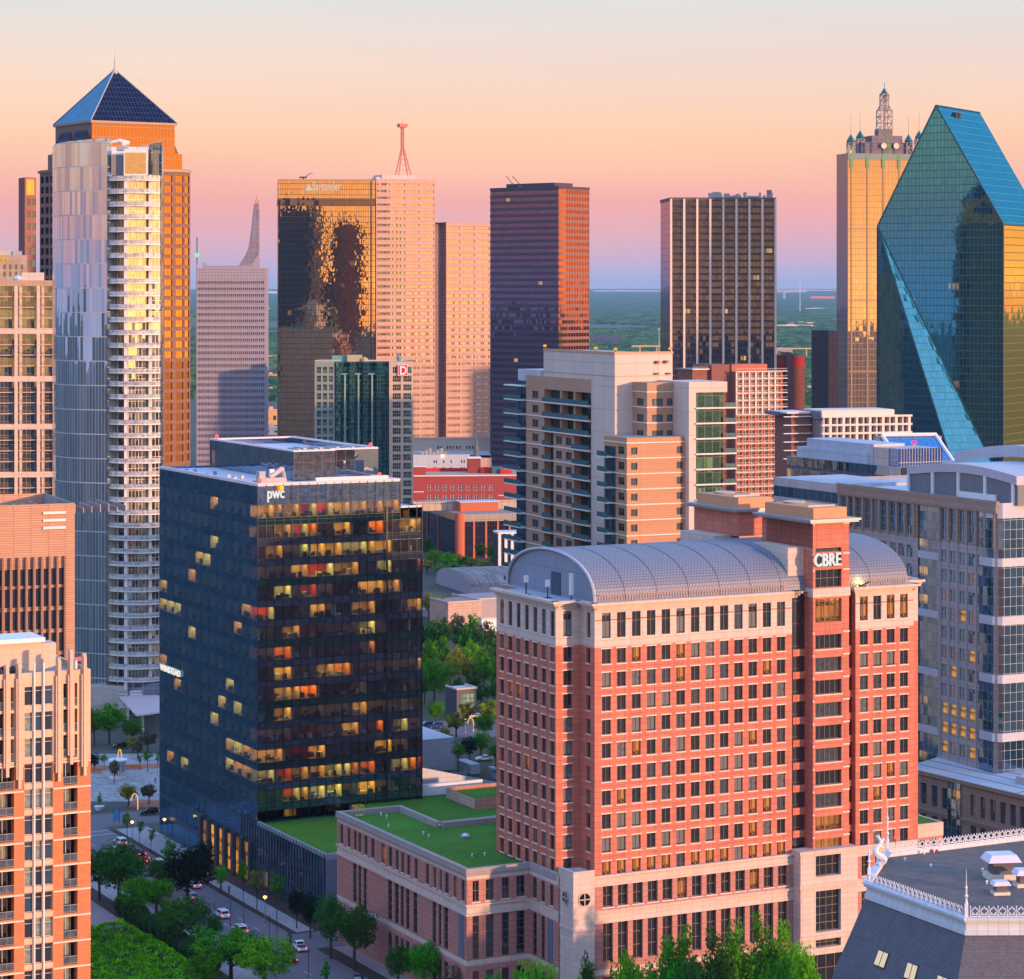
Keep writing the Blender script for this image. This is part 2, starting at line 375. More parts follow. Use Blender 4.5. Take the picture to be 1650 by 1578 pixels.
# Renaissance-like tower with rooftop masts
fr = Fr(1366, 1740, 14)
T = thing('glass_skyscraper', 'bronze glass skyscraper crowned with white lattice masts, behind the teal prism tower', 'skyscraper', fr)
G_ren = glass('bronze_mirror_glass', (.05, .045, .05), (.95, .68, .45), refl=.6, pane=(2.6, 3.9), jit=.006, mull=(.22, (.20, .12, .09), .35), tvar=.16)
G_renl = glass('bronze_side_glass', (.05, .05, .06), (.55, .42, .45), refl=.4, pane=(1.3, 3.9), jit=.006, mull=(.45, (.25, .18, .17), .2))
L = 62; zt = fr.z(247); cw = 19
cw = fr.v_at(1348); LB = cw; m = MB()
for p0, p1, mi in [((0, cw), (0, 0), 1), ((0, 0), (L, 0), 0), ((L, 0), (L, LB), 0), ((L, LB), (0, LB), 0)]:
    m.q([(*p0, 0), (*p1, 0), (*p1, zt), (*p0, zt)], mi)
m.q([(0, 0, zt - .5), (L, 0, zt - .5), (L, LB, zt - .5), (0, LB, zt - .5)], 2)
m.build('facade', [G_ren, G_renl, M_roofgrey], T)
m = MB(); M_br = surf('bronze_panel', (.30, .19, .12), rough=.5, var=.1)
for k in range(6): m.box(2 + k * 11.2, 3.1 + k * 11.2, -.35, 0, 10, zt - 8, 0)
for k in range(4): m.box(.5, L - .5, -.3, 0, 24 + k * 47, 24.8 + k * 47, 0)
m.build('facade_rib', M_br, T)
m = MB(); m.q([(0, -.45, zt - 4), (L, -.45, zt - 4), (L, -.45, zt), (0, -.45, zt)], 0)
for k in range(6): m.box(1.4 + k * 11.2, 3.6 + k * 11.2, -.62, -.46, zt - 9.5, zt, 1)
m.build('crown_band', [surf('grey_green_band', (.22, .27, .25)), surf('verdigris_panel', (.16, .32, .16))], T)
M_lav = surf('lavender_grey_panel', (.33, .29, .34), joint=(6, 5), jw=.15, var=.06)
G_teal2 = glass('blue_crown_glass', (.02, .06, .09), (.5, .8, .95), refl=.3, pane=(2, 2))
M_lav = surf('lavender_crown', (.19, .16, .19), joint=(6, 5), jw=.15, var=.06)
uc = fr.u_at(1426, 12)
for (hw, c, d, e0, e) in [(17, 5, 24, 0, 7.5), (10.8, 8, 22, 7.5, 12.4), (5, 11, 18, 12.4, 17)]:
    m = MB(); m.box(uc - hw, uc + hw, c, d, zt + e0, zt + e, 0); m.box(uc - 1.4, uc + 2.6 if e < 9 else uc + 1.4, c - .1, c + 1, zt + e0 + .2, zt + e - .3, 1); m.build('crown_tier', [M_lav, G_teal2], T)
m = MB(); 
for z in (zt + 3.4, zt + 7.4): m.box(uc - 20, uc + 20, 3.6, 4.0, z, z + .4, 0)
for k in range(6): m.box(uc - 20 + k * 7.9, uc - 19.5 + k * 7.9, 3.4, 4, zt, zt + 7.6, 0)
m.build('crown_lattice', M_lav, T)
M_lat = surf('white_lattice_steel', (.34, .28, .28), var=.05)
M_cap = surf('teal_mast_cap', (.02, .13, .18), rough=.3, var=.1)
def lattice(m, x, y, z0, z1, w, step, r=.35, mi=0):
    c = [(x - w, y - w), (x + w, y - w), (x + w, y + w), (x - w, y + w)]
    for p in c: m.tube((*p, z0), (*p, z1), r, 4, mi)
    z = z0; k = 0
    while z < z1 - .1:
        zn = min(z + step, z1)
        for i in range(4):
            a, b = c[i], c[(i + 1) % 4]
            m.tube((*a, zn), (*b, zn), r * .8, 4, mi, cap=False); m.tube((*(a if k % 2 else b), z), (*(b if k % 2 else a), zn), r * .7, 4, mi, cap=False)
        z = zn; k += 1
for (pxx, v, top, w_) in [(1371, 4, 228, 2.0), (1386, 14, 222, 2.2), (1464, 6, 228, 2.0), (1481, 14, 222, 2.2)]:
    u = fr.u_at(pxx, v); zz_ = fr.z(top, u, v)
    m = MB(); lattice(m, u, v, zt, zz_ - 1, w_, 4.2, .4)
    m.build('corner_mast', M_lat, T)
    k = MB(); k.lathe([(0, zz_ - 6), (2.3, zz_ - 1), (3.2, zz_), (0, zz_ + 5), (.12, zz_ + 5), (.06, zz_ + 17)], 4, 0, (u, v)); k.build('mast_cap', M_cap, T)
u = fr.u_at(1425, 14); z1_, z2_, z3_ = zt + 17, fr.z(178, u, 14), fr.z(152, u, 14)
m = MB(); lattice(m, u, 14, z1_, z2_, 4.0, 4.2, .36); lattice(m, u, 14, z2_, z3_, 2.3, 3.4, .34)
for sx in (-1, 1):
    for sy in (-1, 1): m.tube((u + 4.0 * sx, 14 + 4.0 * sy, z2_ - 1), (u + 2.3 * sx, 14 + 2.3 * sy, z2_ + 3), .4, 4, 0)
m.box(u - .6, u + .6, 13, 14.2, z1_, z3_, 0)
m.build('spire_lattice', M_lat, T)
k = MB(); k.lathe([(0, z3_ - 4), (2.6, z3_ - .5), (3.0, z3_), (0, z3_ + 4.5)], 4, 0, (u, 14)); k.tube((u, 14, z3_ + 4), (u, 14, z3_ + 8), .2, 4, 0); k.build('mast_cap', M_cap, T)
m = MB(); m.lathe([(0, 0), (1.6, .1), (2.0, .5), (0, .3)], 12, 0)
for pxx in (1424, 1444):
    u = fr.u_at(pxx, 3.2); d = m.build('dish', surf('cream_dish', (.7, .6, .5)), T, (u, 3.1, zt + 5.4)); d.rotation_euler = (R(90), 0, 0)
# small dark slab in front of it
def slab_tower(name, label, px0, px1, ytop, Y, a, D, mf, ml, cat='building', cap=None, roof=M_roofgrey):
    fr = Fr(px0, Y, a); T = thing(name, label, cat, fr); L = fr.u_at(px1); z = fr.z(ytop)
    shell(fr, L, D, 0, z, mf, ml, T, roof)
    m = MB(); m.box(0, L, 0, .4, z, z + 1.0, 0); m.box(0, .4, .4, D, z, z + 1.0, 0); m.box(L - .4, L, .4, D, z, z + 1.0, 0); m.box(.4, L - .4, D - .4, D, z, z + 1, 0); m.build('parapet', cap or ml, T)
    return fr, T, L, z
S_dbrick = surf('dark_plum_brick', (.045, .03, .05), joint=(3, 1.9), jw=.3, jcol=(.02, .018, .03))
slab_tower('narrow_office_tower', 'narrow dark windowless slab just left of the bronze glass skyscraper', 1335, 1350, 536, 1640, 14, 30, S_dbrick, S_dbrick)
# maroon slab
S_mar = surf('maroon_brick', (.25, .085, .07), joint=(2.4, 1.0), jw=.12, jcol=(.17, .06, .055))
fr, T, L, z = slab_tower('brick_office_tower', 'plain maroon brick slab behind the tower with balconies, red sign band on top', 1240, 1297, 575, 1500, 10, 26, S_mar, S_mar, cap=surf('maroon_cap', (.2, .1, .09)))
m = MB(); u = fr.u_at(1266); m.box(u, fr.u_at(1275), -1.2, 10, 0, z + 2.5, 0); m.build('stair_shaft', surf('plum_concrete', (.20, .12, .12)), T)
m = MB(); m.box(2, u - .3, -.25, -.02, z - 5.5, z - 1.2, 0); m.box(fr.u_at(1275) + .3, L - .3, -.25, -.02, z - 5.5, z - 1.2, 0); m.build('red_band', surf('red_panel', (.5, .03, .04)), T)
# white-finned dark tower
fr = Fr(1081, 1450, 4)
T = thing('office_tower', 'dark glass tower with tall pale vertical fins, right of the cream apartment tower', 'skyscraper', fr)
L = fr.u_at(1249); z = fr.z(323); D = 45
G_wf = glass('night_blue_glass', (.015, .018, .04), (.40, .38, .52), refl=.26, pane=(1.75, 3.7), jit=.008, mull=(.25, (.05, .04, .06), .5), lit=(.012, (1, .5, .12), 1.2), sp=(.36, (.012, .012, .03), .25), tvar=.4)
G_wfs = glass('purple_side_glass', (.05, .03, .05), (.7, .5, .55), refl=.3, pane=(1.75, 3.7), mull=(.2, (.06, .04, .06)))
shell(fr, L, D, 0, z, G_wf, G_wfs, T)
S_fin = surf('pale_stone_fin', (.80, .62, .52), var=.05)
for k in range(9):
    m = MB(); u = L * k / 8; m.box(u - .55, u + .55, -1.4, 0, 0, z + .8, 0); m.build('fin', S_fin, T)
m = MB(); m.box(-.4, L + .4, -.3, D, z, z + 1.6, 0); m.build('cornice', surf('dark_bronze_cap', (.14, .09, .09)), T)
rnd = random.Random(5)
m = MB()
for i in range(16): u = L * (.38 + .6 * i / 16); m.box(u, u + rnd.uniform(.8, 3), 6, 9, z + 1.6, z + 1.6 + rnd.uniform(.8, 3.4), 0)
m.build('roof_plant', M_mech, T)
m = MB(); m.tube((L - 3, 2, z + 1.6), (L - 3, 2, z + 5), .15, 4, 0); m.lathe([(1.3, z + 4.4), (1.6, z + 5.8)], 10, 0, (L - 3, 2)); m.build('roof_antenna', M_steel, T)
# teal prism tower
fr = Fr(1617, 1353, 60)
T = thing('prism_skyscraper', 'teal glass tower shaped like a cut crystal with a sloping wedge roof', 'skyscraper', fr)
zc = fr.z(362); vD = fr.v_at(1414); vA = vD * .53; LU = 66
XA, YA = fr.w(0, vA); zA = gz(170, YA)
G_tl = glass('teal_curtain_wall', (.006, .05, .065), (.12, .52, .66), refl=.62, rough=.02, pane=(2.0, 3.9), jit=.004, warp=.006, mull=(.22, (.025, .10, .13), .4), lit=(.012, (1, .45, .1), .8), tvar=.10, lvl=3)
G_sunset = glass('sunset_tinted_wall', (.2, .12, .02), (1.0, .78, .14), refl=.97, rough=.03, pane=(2.0, 3.9), jit=.012, mull=(.25, (.16, .12, .04), .45))  # sunset reflection of the right face put into the glass tint
G_cy = glass('cyan_slope_glass', (.004, .09, .13), (.03, .36, .50), refl=.55, pane=(2.0, 4.6), jit=.05, mull=(.2, (.02, .16, .22), .4), tvar=.12)
G_mint = glass('mint_slope_glass', (.10, .30, .28), (.50, .95, .90), refl=.6, pane=(2.0, 3.9), jit=.02, mull=(.22, (.06, .28, .28), .5))
m = MB()
G1 = (0, .5, 25); G2 = (-24, 6.5, 0)
m.q([(0, vD, zc), G1, (0, 0, 25), (0, 0, zc), (0, vA, zA)], 0)
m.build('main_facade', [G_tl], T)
m = MB(); m.q([(0, vD, zc), G2, G1], 0); m.build('sloping_facet', [glass('sky_tinted_facet', (.03, .22, .26), (.20, .60, .66), refl=.6, pane=(2.0, 3.9), jit=.05, mull=(.2, (.02, .12, .15), .4), tvar=.25)], T)  # facet colour carries the pale sky it mirrors
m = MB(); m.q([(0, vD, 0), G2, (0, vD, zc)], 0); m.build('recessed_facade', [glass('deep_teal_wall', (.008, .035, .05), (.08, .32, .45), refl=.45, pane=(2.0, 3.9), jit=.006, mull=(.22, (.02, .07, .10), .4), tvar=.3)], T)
m = MB(); m.q([(0, 0, 0), (LU, 0, 0), (LU, 0, zc), (0, 0, zc)], 0); m.build('sunset_tinted_facade', [G_sunset], T)
m = MB(); m.q([(0, 0, zc), (LU, 0, zc), (LU, vA, zA), (0, vA, zA)], 0); m.q([(0, vA, zA), (LU, vA, zA), (LU, vD, zc), (0, vD, zc)], 0)
m.build('roof_slope', [G_cy], T)
m = MB(); m.q([(LU, 0, 0), (LU, vD, 0), (LU, vD, zc), (LU, vA, zA), (LU, 0, zc)], 0); m.q([(LU, vD, 0), (0, vD, 0), (0, vD, zc), (LU, vD, zc)], 0); m.q([(0, 0, 0), (0, 0, 25), (0, .5, 25), (-24, 6.5, 0)], 0)
m.build('rear_facade', [G_tl], T)
m = MB(); S_ed = surf('dark_teal_trim', (.01, .05, .07), rough=.4)
for a, b in [((0, vD, zc), (0, vA, zA)), ((0, vA, zA), (0, 0, zc)), ((0, 0, zc), (LU, 0, zc)), ((0, vA, zA), (LU, vA, zA)), ((0, 0, 25), (0, 0, zc)), ((0, vD, zc), G2), ((0, vD, zc), G1), ((0, vD, 0), (0, vD, zc))]: m.tube(a, b, .45, 5, 0)
m.build('edge_trim', S_ed, T)
m = MB(); m.box(20, 23, vA - 3.5, vA - 1.5, zA - 6, zA - 2.5, 0); m.box(25, 28, vA - 3.5, vA - 1.5, zA - 6, zA - 2.5, 0); m.build('roof_hatch', M_dark, T)
# red balcony tower
fr = Fr(1185, 1090, 26)
T = thing('apartment_tower', 'red brick apartment tower striped with white balcony slabs, right of the cream tower', 'apartment building', fr)
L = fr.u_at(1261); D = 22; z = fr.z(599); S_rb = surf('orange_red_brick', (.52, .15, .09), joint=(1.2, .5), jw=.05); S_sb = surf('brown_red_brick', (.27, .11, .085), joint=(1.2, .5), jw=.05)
G_rw = glass('rosy_window', (.10, .05, .05), (.9, .75, .7), refl=.22, pane=(1.6, 3), blind=(.25, (.5, .25, .2)))
fh = 11.6 * 1090 / F
ops = []; nb = 7
for k in range(28):
    for i in range(nb): a = .5 + (L - 1) * i / nb; ops.append((a + .35, a + (L - 1) / nb - .5, z - (k + 1) * fh + .25, z - (k + 1) * fh + 2.35))
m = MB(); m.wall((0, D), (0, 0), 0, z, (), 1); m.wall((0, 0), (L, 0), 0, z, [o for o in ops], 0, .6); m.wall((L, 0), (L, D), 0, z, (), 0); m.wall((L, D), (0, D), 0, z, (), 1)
m.q([(0, 0, z), (L, 0, z), (L, D, z), (0, D, z)], 2)
m.build('wall', [S_rb, S_sb, M_roofgrey], T)
W = Wins(T, fr)
for a, b, c, d in ops: W.add((0, 0), (L, 0), a, c, b - a, d - c, .6, win_mesh(b - a, d - c, 1, 0, .12, G_rw, M_white, None))
W.flush()
S_slab = surf('white_balcony_slab', (.72, .66, .62), var=.05)
for k in range(29):
    m = MB(); zb = z - k * fh; m.box(-.3, L + 1.6, -1.5, -.01, zb - .22, zb + .08, 0)
    for i in range(0, 24): u = -.2 + (L + 1.6) * i / 24; m.box(u, u + .06, -1.46, -1.4, zb + .08, zb + 1.1, 0)
    m.box(-.2, L + 1.5, -1.48, -1.38, zb + 1.05, zb + 1.15, 0); m.build('balcony', [S_slab], T)
m = MB()
for k in range(6):
    for i in range(nb): a = .5 + (L - 1) * i / nb; m.box(a - .3, a + .3, -.15, 0, z - (k + 1) * fh + .1, z - k * fh - .25, 0)
m.build('white_pier', M_white, T)
m = MB(); z2 = fr.z(588); m.box(-9, 4, 4, 20, 0, z2, 0); m.box(0, L * .75, 3, 14, z, z2, 1); m.build('rear_block', [S_sb, S_rb], T)
m = MB(); z3 = fr.z(597, -16); m.box(-17, -9, 6, 18, 0, z3, 0); m.box(-17.5, -8, 5, 18.5, z3, z3 + .5, 1); 
for i in range(12): m.box(-17 + i * .75, -16.9 + i * .75, 5.1, 5.2, z3 + .5, z3 + 1.6, 1)
m.build('side_wing', [S_sb, M_steel], T)
# low balcony hotel
fr = Fr(1323, 985, 17)
T = thing('balcony_hotel', 'long low hotel with a white grid of balconies below the teal prism tower', 'hotel', fr)
L = fr.u_at(1463); z = fr.z(672); D = 24; fh = 13.6 * 985 / F
m = MB(); m.wall((0, D), (0, 0), 0, z, (), 1); m.wall((0, 0), (L, 0), 0, z, (), 0); m.wall((L, 0), (L, D), 0, z, (), 0); m.wall((L, D), (0, D), 0, z, (), 0); m.q([(0, 0, z), (L, 0, z), (L, D, z), (0, D, z)], 2)
m.build('wall', [surf('salmon_render', (.55, .30, .24)), surf('taupe_render', (.30, .22, .20)), M_roofgrey], T)
for k in range(7):
    m = MB(); zb = z - k * fh; m.box(-.5, L + .8, -2.2, -.01, zb - .25, zb + .15, 0); m.box(-.5, L + .8, -2.2, -2.1, zb + .15, zb + .5, 0); m.build('floor_slab', S_slab, T)
W = Wins(T, fr); nb = 13
for k in range(6):
    for i in range(nb): a = .3 + (L - .6) * i / nb; W.add((0, 0), (L, 0), a + .2, z - (k + 1) * fh + .2, (L - .6) / nb - .7, 2.4, -.03, win_mesh((L - .6) / nb - .7, 2.4, 1, 0, .1, G_rw, S_slab, None, 0))
W.flush()
for i in range(nb + 1):
    m = MB(); u = .3 + (L - .6) * i / nb; m.box(u - (.5 if i % 2 else .2), u + (.5 if i % 2 else .2), -2.0, 0, z - 6 * fh, z - .25, 0); m.build('partition', S_slab, T)
m = MB(); z2 = fr.z(661, 0, 2); m.box(0, fr.u_at(1440), -.6, 16, z + .1, z2, 0); m.build('penthouse', surf('cream_render', (.75, .62, .55)), T)
m = MB(); m.box(-.6, -.05, -1, 14, z - 1, z2 - .5, 0); m.box(-12, -.7, 14, 26, z + .1, z2 - 1, 0); m.build('penthouse_side', surf('slate_panel', (.17, .19, .25), joint=(1.2, 5), jw=.1), T)
u0 = fr.u_at(1275, 8)
m = MB(); m.box(u0, -.8, 8, 24, 0, z + 1, 0); m.box(u0 - 2, -.7, 7.5, 24, z + 1, z + 1.6, 1); m.build('side_wing', [S_sb, S_slab], T)
m = MB()
for k in range(6): m.box(-12, -.7, 6.8, 8, z - k * fh - .3, z - k * fh, 0)
m.build('side_balconies', [M_white], T)
# brown striped tower; its sunlit side has the orange put into the colours
fr = Fr(900, 1600, 50)
T = thing('office_tower', 'dark plum tower with horizontal bands, its right side glowing orange', 'skyscraper', fr)
L = fr.u_at(949); D = fr.v_at(790); z = fr.z(304)
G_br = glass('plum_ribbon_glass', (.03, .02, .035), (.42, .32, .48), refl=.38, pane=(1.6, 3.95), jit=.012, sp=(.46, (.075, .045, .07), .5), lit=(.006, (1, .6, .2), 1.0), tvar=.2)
G_br2 = glass('sunset_tinted_ribbon_glass', (.06, .03, .03), (1.0, .30, .04), refl=.7, pane=(1.6, 3.95), jit=.012, sp=(.46, (.30, .13, .10), .5), tvar=.2)
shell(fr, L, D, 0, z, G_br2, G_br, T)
m = MB()
for a, b in [((0, D), (0, 0)), ((0, 0), (L, 0))]:
    m2 = MB()
k = 0
while k * 3.95 < z - 2:
    m = MB(); zb = k * 3.95; m.box(-.25, L + .2, -.25, -.02, zb, zb + 1.75, 1); m.box(-.25, -.02, -.02, D, zb, zb + 1.75, 0); m.build('spandrel_band', [surf('plum_granite', (.085, .052, .08), rough=.4, var=.06), surf('sun_tinted_granite', (.30, .15, .12), rough=.4, var=.06)], T); k += 1
m = MB()
for i in range(9): u = L * (.28 + .7 * i / 8); m.box(u, u + .35, -.5, -.26, 0, z, 0)
m.build('pier', surf('sun_tinted_granite', (.3, .15, .12)), T)
m = MB(); m.box(-.4, L + .3, -.4, D, z, z + 1.5, 0); m.box(6, L - 6, 8, D - 8, z + 1.5, z + 4, 0); m.build('parapet', surf('plum_granite', (.15, .1, .13)), T)
for pxx in (826, 836):
    v = fr.v_at(pxx, 3); m = MB(); m.tube((3, v, z + 1.5), (3, v, z + 4.2), .3, 5, 0); m.tube((3, v, z + 4), (5, v + 7, z + 9), .22, 5, 0); m.box(1.6, 4.4, v - 1.2, v + 1.4, z + 1.5, z + 2.8, 0); m.build('window_cleaning_crane', M_dark, T)
# beige ribbed twin
for (p0, p1, yt, Y, nm, lab) in [(702, 790, 358, 1800, 'ribbed_tower', 'lower pale pink ribbed tower between its taller twin and the dark plum tower'), (606, 701, 288, 1760, 'ribbed_tower', 'taller pale pink tower with long window strips and a red lattice mast on its roof')]:
    fr = Fr(p0, Y, 24); T = thing(nm, lab, 'skyscraper', fr); L = fr.u_at(p1); z = fr.z(yt); D = 40; fh = 11.0 * Y / F
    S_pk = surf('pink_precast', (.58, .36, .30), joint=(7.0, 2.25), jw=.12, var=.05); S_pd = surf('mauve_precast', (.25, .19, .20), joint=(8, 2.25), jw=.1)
    G_pk = glass('amber_ribbon_glass', (.10, .07, .06), (1.0, .78, .42), refl=.72, pane=(1.4, 1.7), jit=.02, mull=(.18, (.35, .2, .15), .1), tvar=.35)
    ops = []; s0 = (0 if p0 == 606 else fr.u_at(719)); nseg = 4 if p0 == 606 else 3
    k = 0
    while z - (k + 1) * fh > 10:
        zb = z - (k + 1) * fh
        for i in range(nseg):
            a = s0 + (L - s0) * (i + .08) / nseg; b = s0 + (L - s0) * (i + .93) / nseg; ops.append((a, b, zb, zb + 1.75))
        k += 1
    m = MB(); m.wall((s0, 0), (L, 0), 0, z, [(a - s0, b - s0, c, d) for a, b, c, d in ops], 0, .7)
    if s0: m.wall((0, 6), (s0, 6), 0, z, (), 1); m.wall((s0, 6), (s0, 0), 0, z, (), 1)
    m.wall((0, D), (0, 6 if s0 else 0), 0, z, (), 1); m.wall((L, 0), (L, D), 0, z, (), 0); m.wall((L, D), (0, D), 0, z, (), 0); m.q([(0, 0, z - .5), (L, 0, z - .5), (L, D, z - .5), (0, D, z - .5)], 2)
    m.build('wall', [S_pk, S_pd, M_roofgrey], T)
    W = Wins(T, fr, 'window_strip')
    for a, b, c, d in ops: W.add((0, 0), (L, 0), a, c, b - a, d - c, .7, win_mesh(b - a, d - c, 7, 0, .14, G_pk, S_pk, None))
    W.flush()
    if p0 == 606:
        m = MB(); zb = fr.z(281); m.box(6, L * .72, 5, 20, z, zb, 0); m.box(2, 6, 6, 12, z, zb - 1.5, 0); m.build('plant_room', surf('pale_plant_wall', (.55, .48, .48), joint=(3, 9), jw=.1), T)
        M_mast = surf('red_white_mast', (.62, .22, .16), var=.05)
        um = fr.u_at(647, 12); ux = fr.u_at(655, 12); zk = fr.z(240, um, 12); zt_ = fr.z(204, um, 12)
        m = MB(); 
        for s_ in (-1, 1):
            m.tube((um - 3.2, 12 + s_ * 3, zb), (um + .2, 12 + s_ * .9, zk), .5, 5, 0); m.tube((ux + 2.2, 12 + s_ * 3, zb), (um + 1.4, 12 + s_ * .9, zk), .5, 5, 0)
        for t in (.2, .4, .6, .8): m.tube((um - 3.2 * (1 - t), 12, zb + (zk - zb) * t), (ux + 2 - (ux - um) * t, 12, zb + (zk - zb) * t), .22, 4, 0)
        lattice(m, um + .7, 12, zk, zt_, .75, 2.0, .3); m.tube((um + .7, 12, zt_), (um + .7, 12, zt_ + 6), .15, 4, 0)
        m.box(um - 2.2, um + 3.6, 9.5, 14.5, zt_ - .5, zt_ + 1.8, 0)
        m.build('mast', M_mast, T)
# gold and navy mirror tower with white lettering
fr = Fr(448, 1724, 6)
T = thing('mirror_glass_tower', 'broad mirror glass tower with white lettering at the top', 'skyscraper', fr)
L = fr.u_at(604.5); z = fr.z(290); D = 35
G_sn = glass('dark_gold_mirror', (.02, .02, .03), (.95, .68, .42), refl=.7, rough=.01, pane=(1.55, 3.6), jit=.003, warp=.011, mull=(.16, (.05, .035, .03), .3), lit=(.006, (1, .45, .1), .9), tvar=.12)
G_sn2 = glass('dark_band_glass', (.035, .025, .03), (.5, .4, .4), refl=.3, pane=(1.55, 3.6), mull=(.16, (.05, .04, .04)))
shell(fr, L, D, 0, z, G_sn, G_sn, T)
m = MB(); zb = fr.z(320); m.box(-.1, L + .1, -.25, -.02, zb - 4.5, zb + .2, 0); m.box(-.25, -.02, -.02, D, zb - 4.5, zb + .2, 0); m.build('dark_band', G_sn2, T)
m = MB(); m.box(L - 3.2, L - 2.2, -.2, -.02, 0, z, 0); m.build('corner_channel', M_dark, T)
m = MB(); m.box(-.1, L + .1, -.3, .3, z - .4, z + .5, 0); m.build('parapet', surf('gold_cap', (.4, .25, .14)), T)
u = fr.u_at(503.5); X = text('Santander', 'sign_lettering', 8.0, glow('soft_white_lettering', (1, .9, .82), .6), T, (u, -.35, fr.z(306.5)), (R(90), 0, 0), .2, (.57, 1), bold=.06)
m = MB(); um = fr.u_at(497.5); zs = fr.z(302)
P = [(math.cos(t) * 2.3, math.sin(t) * 1.1 - 1.2) for t in [i * 6.2832 / 20 for i in range(20)]]
m.q([(um + x, -.4, zs + y) for x, y in P], 0); m.q([(um + x, -.45, zs + y) for x, y in [(-1.4, -.5), (-.6, -.9), (.5, -.8), (1.4, -.4), (1.1, .6), (.4, 1.2), (.2, 2.0), (-.4, 2.6), (-.5, 1.8), (-1.0, .9)]], 0)
m.build('flame_emblem', glow('soft_white_lettering', (1, .9, .82), .6), T)
m = MB(); uu = fr.u_at(489, 3); m.tube((uu, 3, z), (uu, 3, z + 2.2), .5, 6, 0); m.box(uu - 2.8, uu + 2.2, 2, 4, z + 1.3, z + 2.3, 0); m.tube((uu + 1.5, 3, z + 2), (uu + 3.8, 3, z + 4.2), .25, 5, 0); m.tube((uu + 3.6, 3, z + 4.1), (uu + 6, 3, z + 4.4), .2, 5, 0); m.build('window_cleaning_crane', M_dark, T)
# green-glass block with the D sign
fr = Fr(507, 1214, 4)
T = thing('office_block', 'green glass office block with a red square letter D sign on its beige corner', 'office building', fr)
L = fr.u_at(666); z = fr.z(583); D = 30; fh = 14.1 * 1214 / F
S_bg = surf('beige_stone_grid', (.55, .42, .33), var=.06); S_gg = surf('grey_green_grid', (.24, .29, .28), var=.06)
G_d = glass('green_office_glass', (.02, .05, .055), (.35, .62, .62), refl=.38, pane=(1.5, 1.3), jit=.02, tvar=.3)
G_d2 = glass('green_rib_glass', (.015, .06, .065), (.25, .62, .60), refl=.45, pane=(1.2, 1.95), jit=.02, mull=(.12, (.04, .13, .14), .2), tvar=.45)
uA, uB = fr.u_at(539.5), fr.u_at(627)
opl, opr, k = [], [], 0
while z - 2 - (k + 1) * fh > 8:
    zb = z - 2.2 - (k + 1) * fh + .8
    for i in range(3): opl.append((1.0 + (uA - 1) * i / 3, 1.0 + (uA - 1) * (i + 1) / 3 - .8, zb, zb + fh - 1))
    for i in range(2): opr.append((1.6 + (L - uB - 1.4) * i / 2, 1.6 + (L - uB - 1.4) * (i + 1) / 2 - 1.1, zb, zb + fh - 1.1))
    k += 1
m = MB(); m.wall((0, 0), (uA, 0), 0, z, opl, 1, .5); m.wall((uB, 0), (L, 0), 0, z, opr, 0, .5); m.wall((0, D), (0, 0), 0, z, (), 1); m.wall((L, 0), (L, D), 0, z, (), 0); m.wall((L, D), (0, D), 0, z, (), 0)
m.q([(0, 0, z - .6), (L, 0, z - .6), (L, D, z - .6), (0, D, z - .6)], 2); m.build('wall', [S_bg, S_gg, M_roofgrey], T)
W = Wins(T, fr)
for a, b, c, d in opl: W.add((0, 0), (uA, 0), a, c, b - a, d - c, .5, win_mesh(b - a, d - c, 1, 1, .12, G_d, S_gg, None))
for a, b, c, d in opr: W.add((uB, 0), (L, 0), a, c, b - a, d - c, .5, win_mesh(b - a, d - c, 3, 1, .12, G_d, S_bg, None))
W.flush()
m = MB(); n = 8; prev = (uA, .6)
pts = [(uA, .6)]
for i in range(8):
    a = uA + (uB - uA) * (i + .15) / 8; b = uA + (uB - uA) * (i + .85) / 8
    pts += [(a, 1.9 if i % 2 else -.7), (b, 1.9 if i % 2 else -.7)]
pts.append((uB, .6))
for p, q in zip(pts[:-1], pts[1:]): m.q([(*p, 0), (*q, 0), (*q, z - (0 if True else 5)), (*p, z)], 0)
m.build('ribbed_curtain_wall', G_d2, T)
for i in range(3):
    m = MB(); a = uA + (uB - uA) * (2 * i + 1.5) / 8; m.box(a - .35, a + .35, .6, 1.8, 0, z - 6, 0); m.box(a - 1.9, a + 1.9, .5, 1.8, z - 6, z - 5.4, 0); m.build('fin', surf('pale_green_fin', (.25, .42, .38)), T)
m = MB(); m.box(8, 20, 6, 12, z - .5, z + 2.6, 0); m.box(15, 22, 4, 9, z - .5, z + 2.9, 1); m.box(2, 12, 3, 6, z - .5, z + .8, 2); m.lathe([(1.6, z), (1.7, z + 1.2), (0, z + 2.2)], 12, 1, (23, 4)); m.lathe([(.9, z), (1.2, z + 2), (0, z + 3.2)], 12, 0, (L - 6.5, 3)); m.build('roof_plant', [surf('teal_plant', (.12, .33, .34)), surf('tan_plant', (.45, .38, .24)), M_mech], T)
m = MB(); u0, u1 = fr.u_at(641), fr.u_at(657); z0, z1 = fr.z(606), fr.z(588); m.box(u0, u1, -.8, -.1, z0, z1, 1); m.q([(u0 + .25, -.83, z0 + .25), (u1 - .25, -.83, z0 + .25), (u1 - .25, -.83, z1 - .25), (u0 + .25, -.83, z1 - .25)], 0)
S = m.build('square_sign', [glow('red_sign_face', (1, .02, .05), 1.0), M_white], T)
try: text('D', 'sign_letter', 5.4, M_letter, S, (u0 + .75, -.95, z0 + .65), (R(90), 0, 0), .08, (.85, 1), bold=.14)
except Exception as e: print(e)
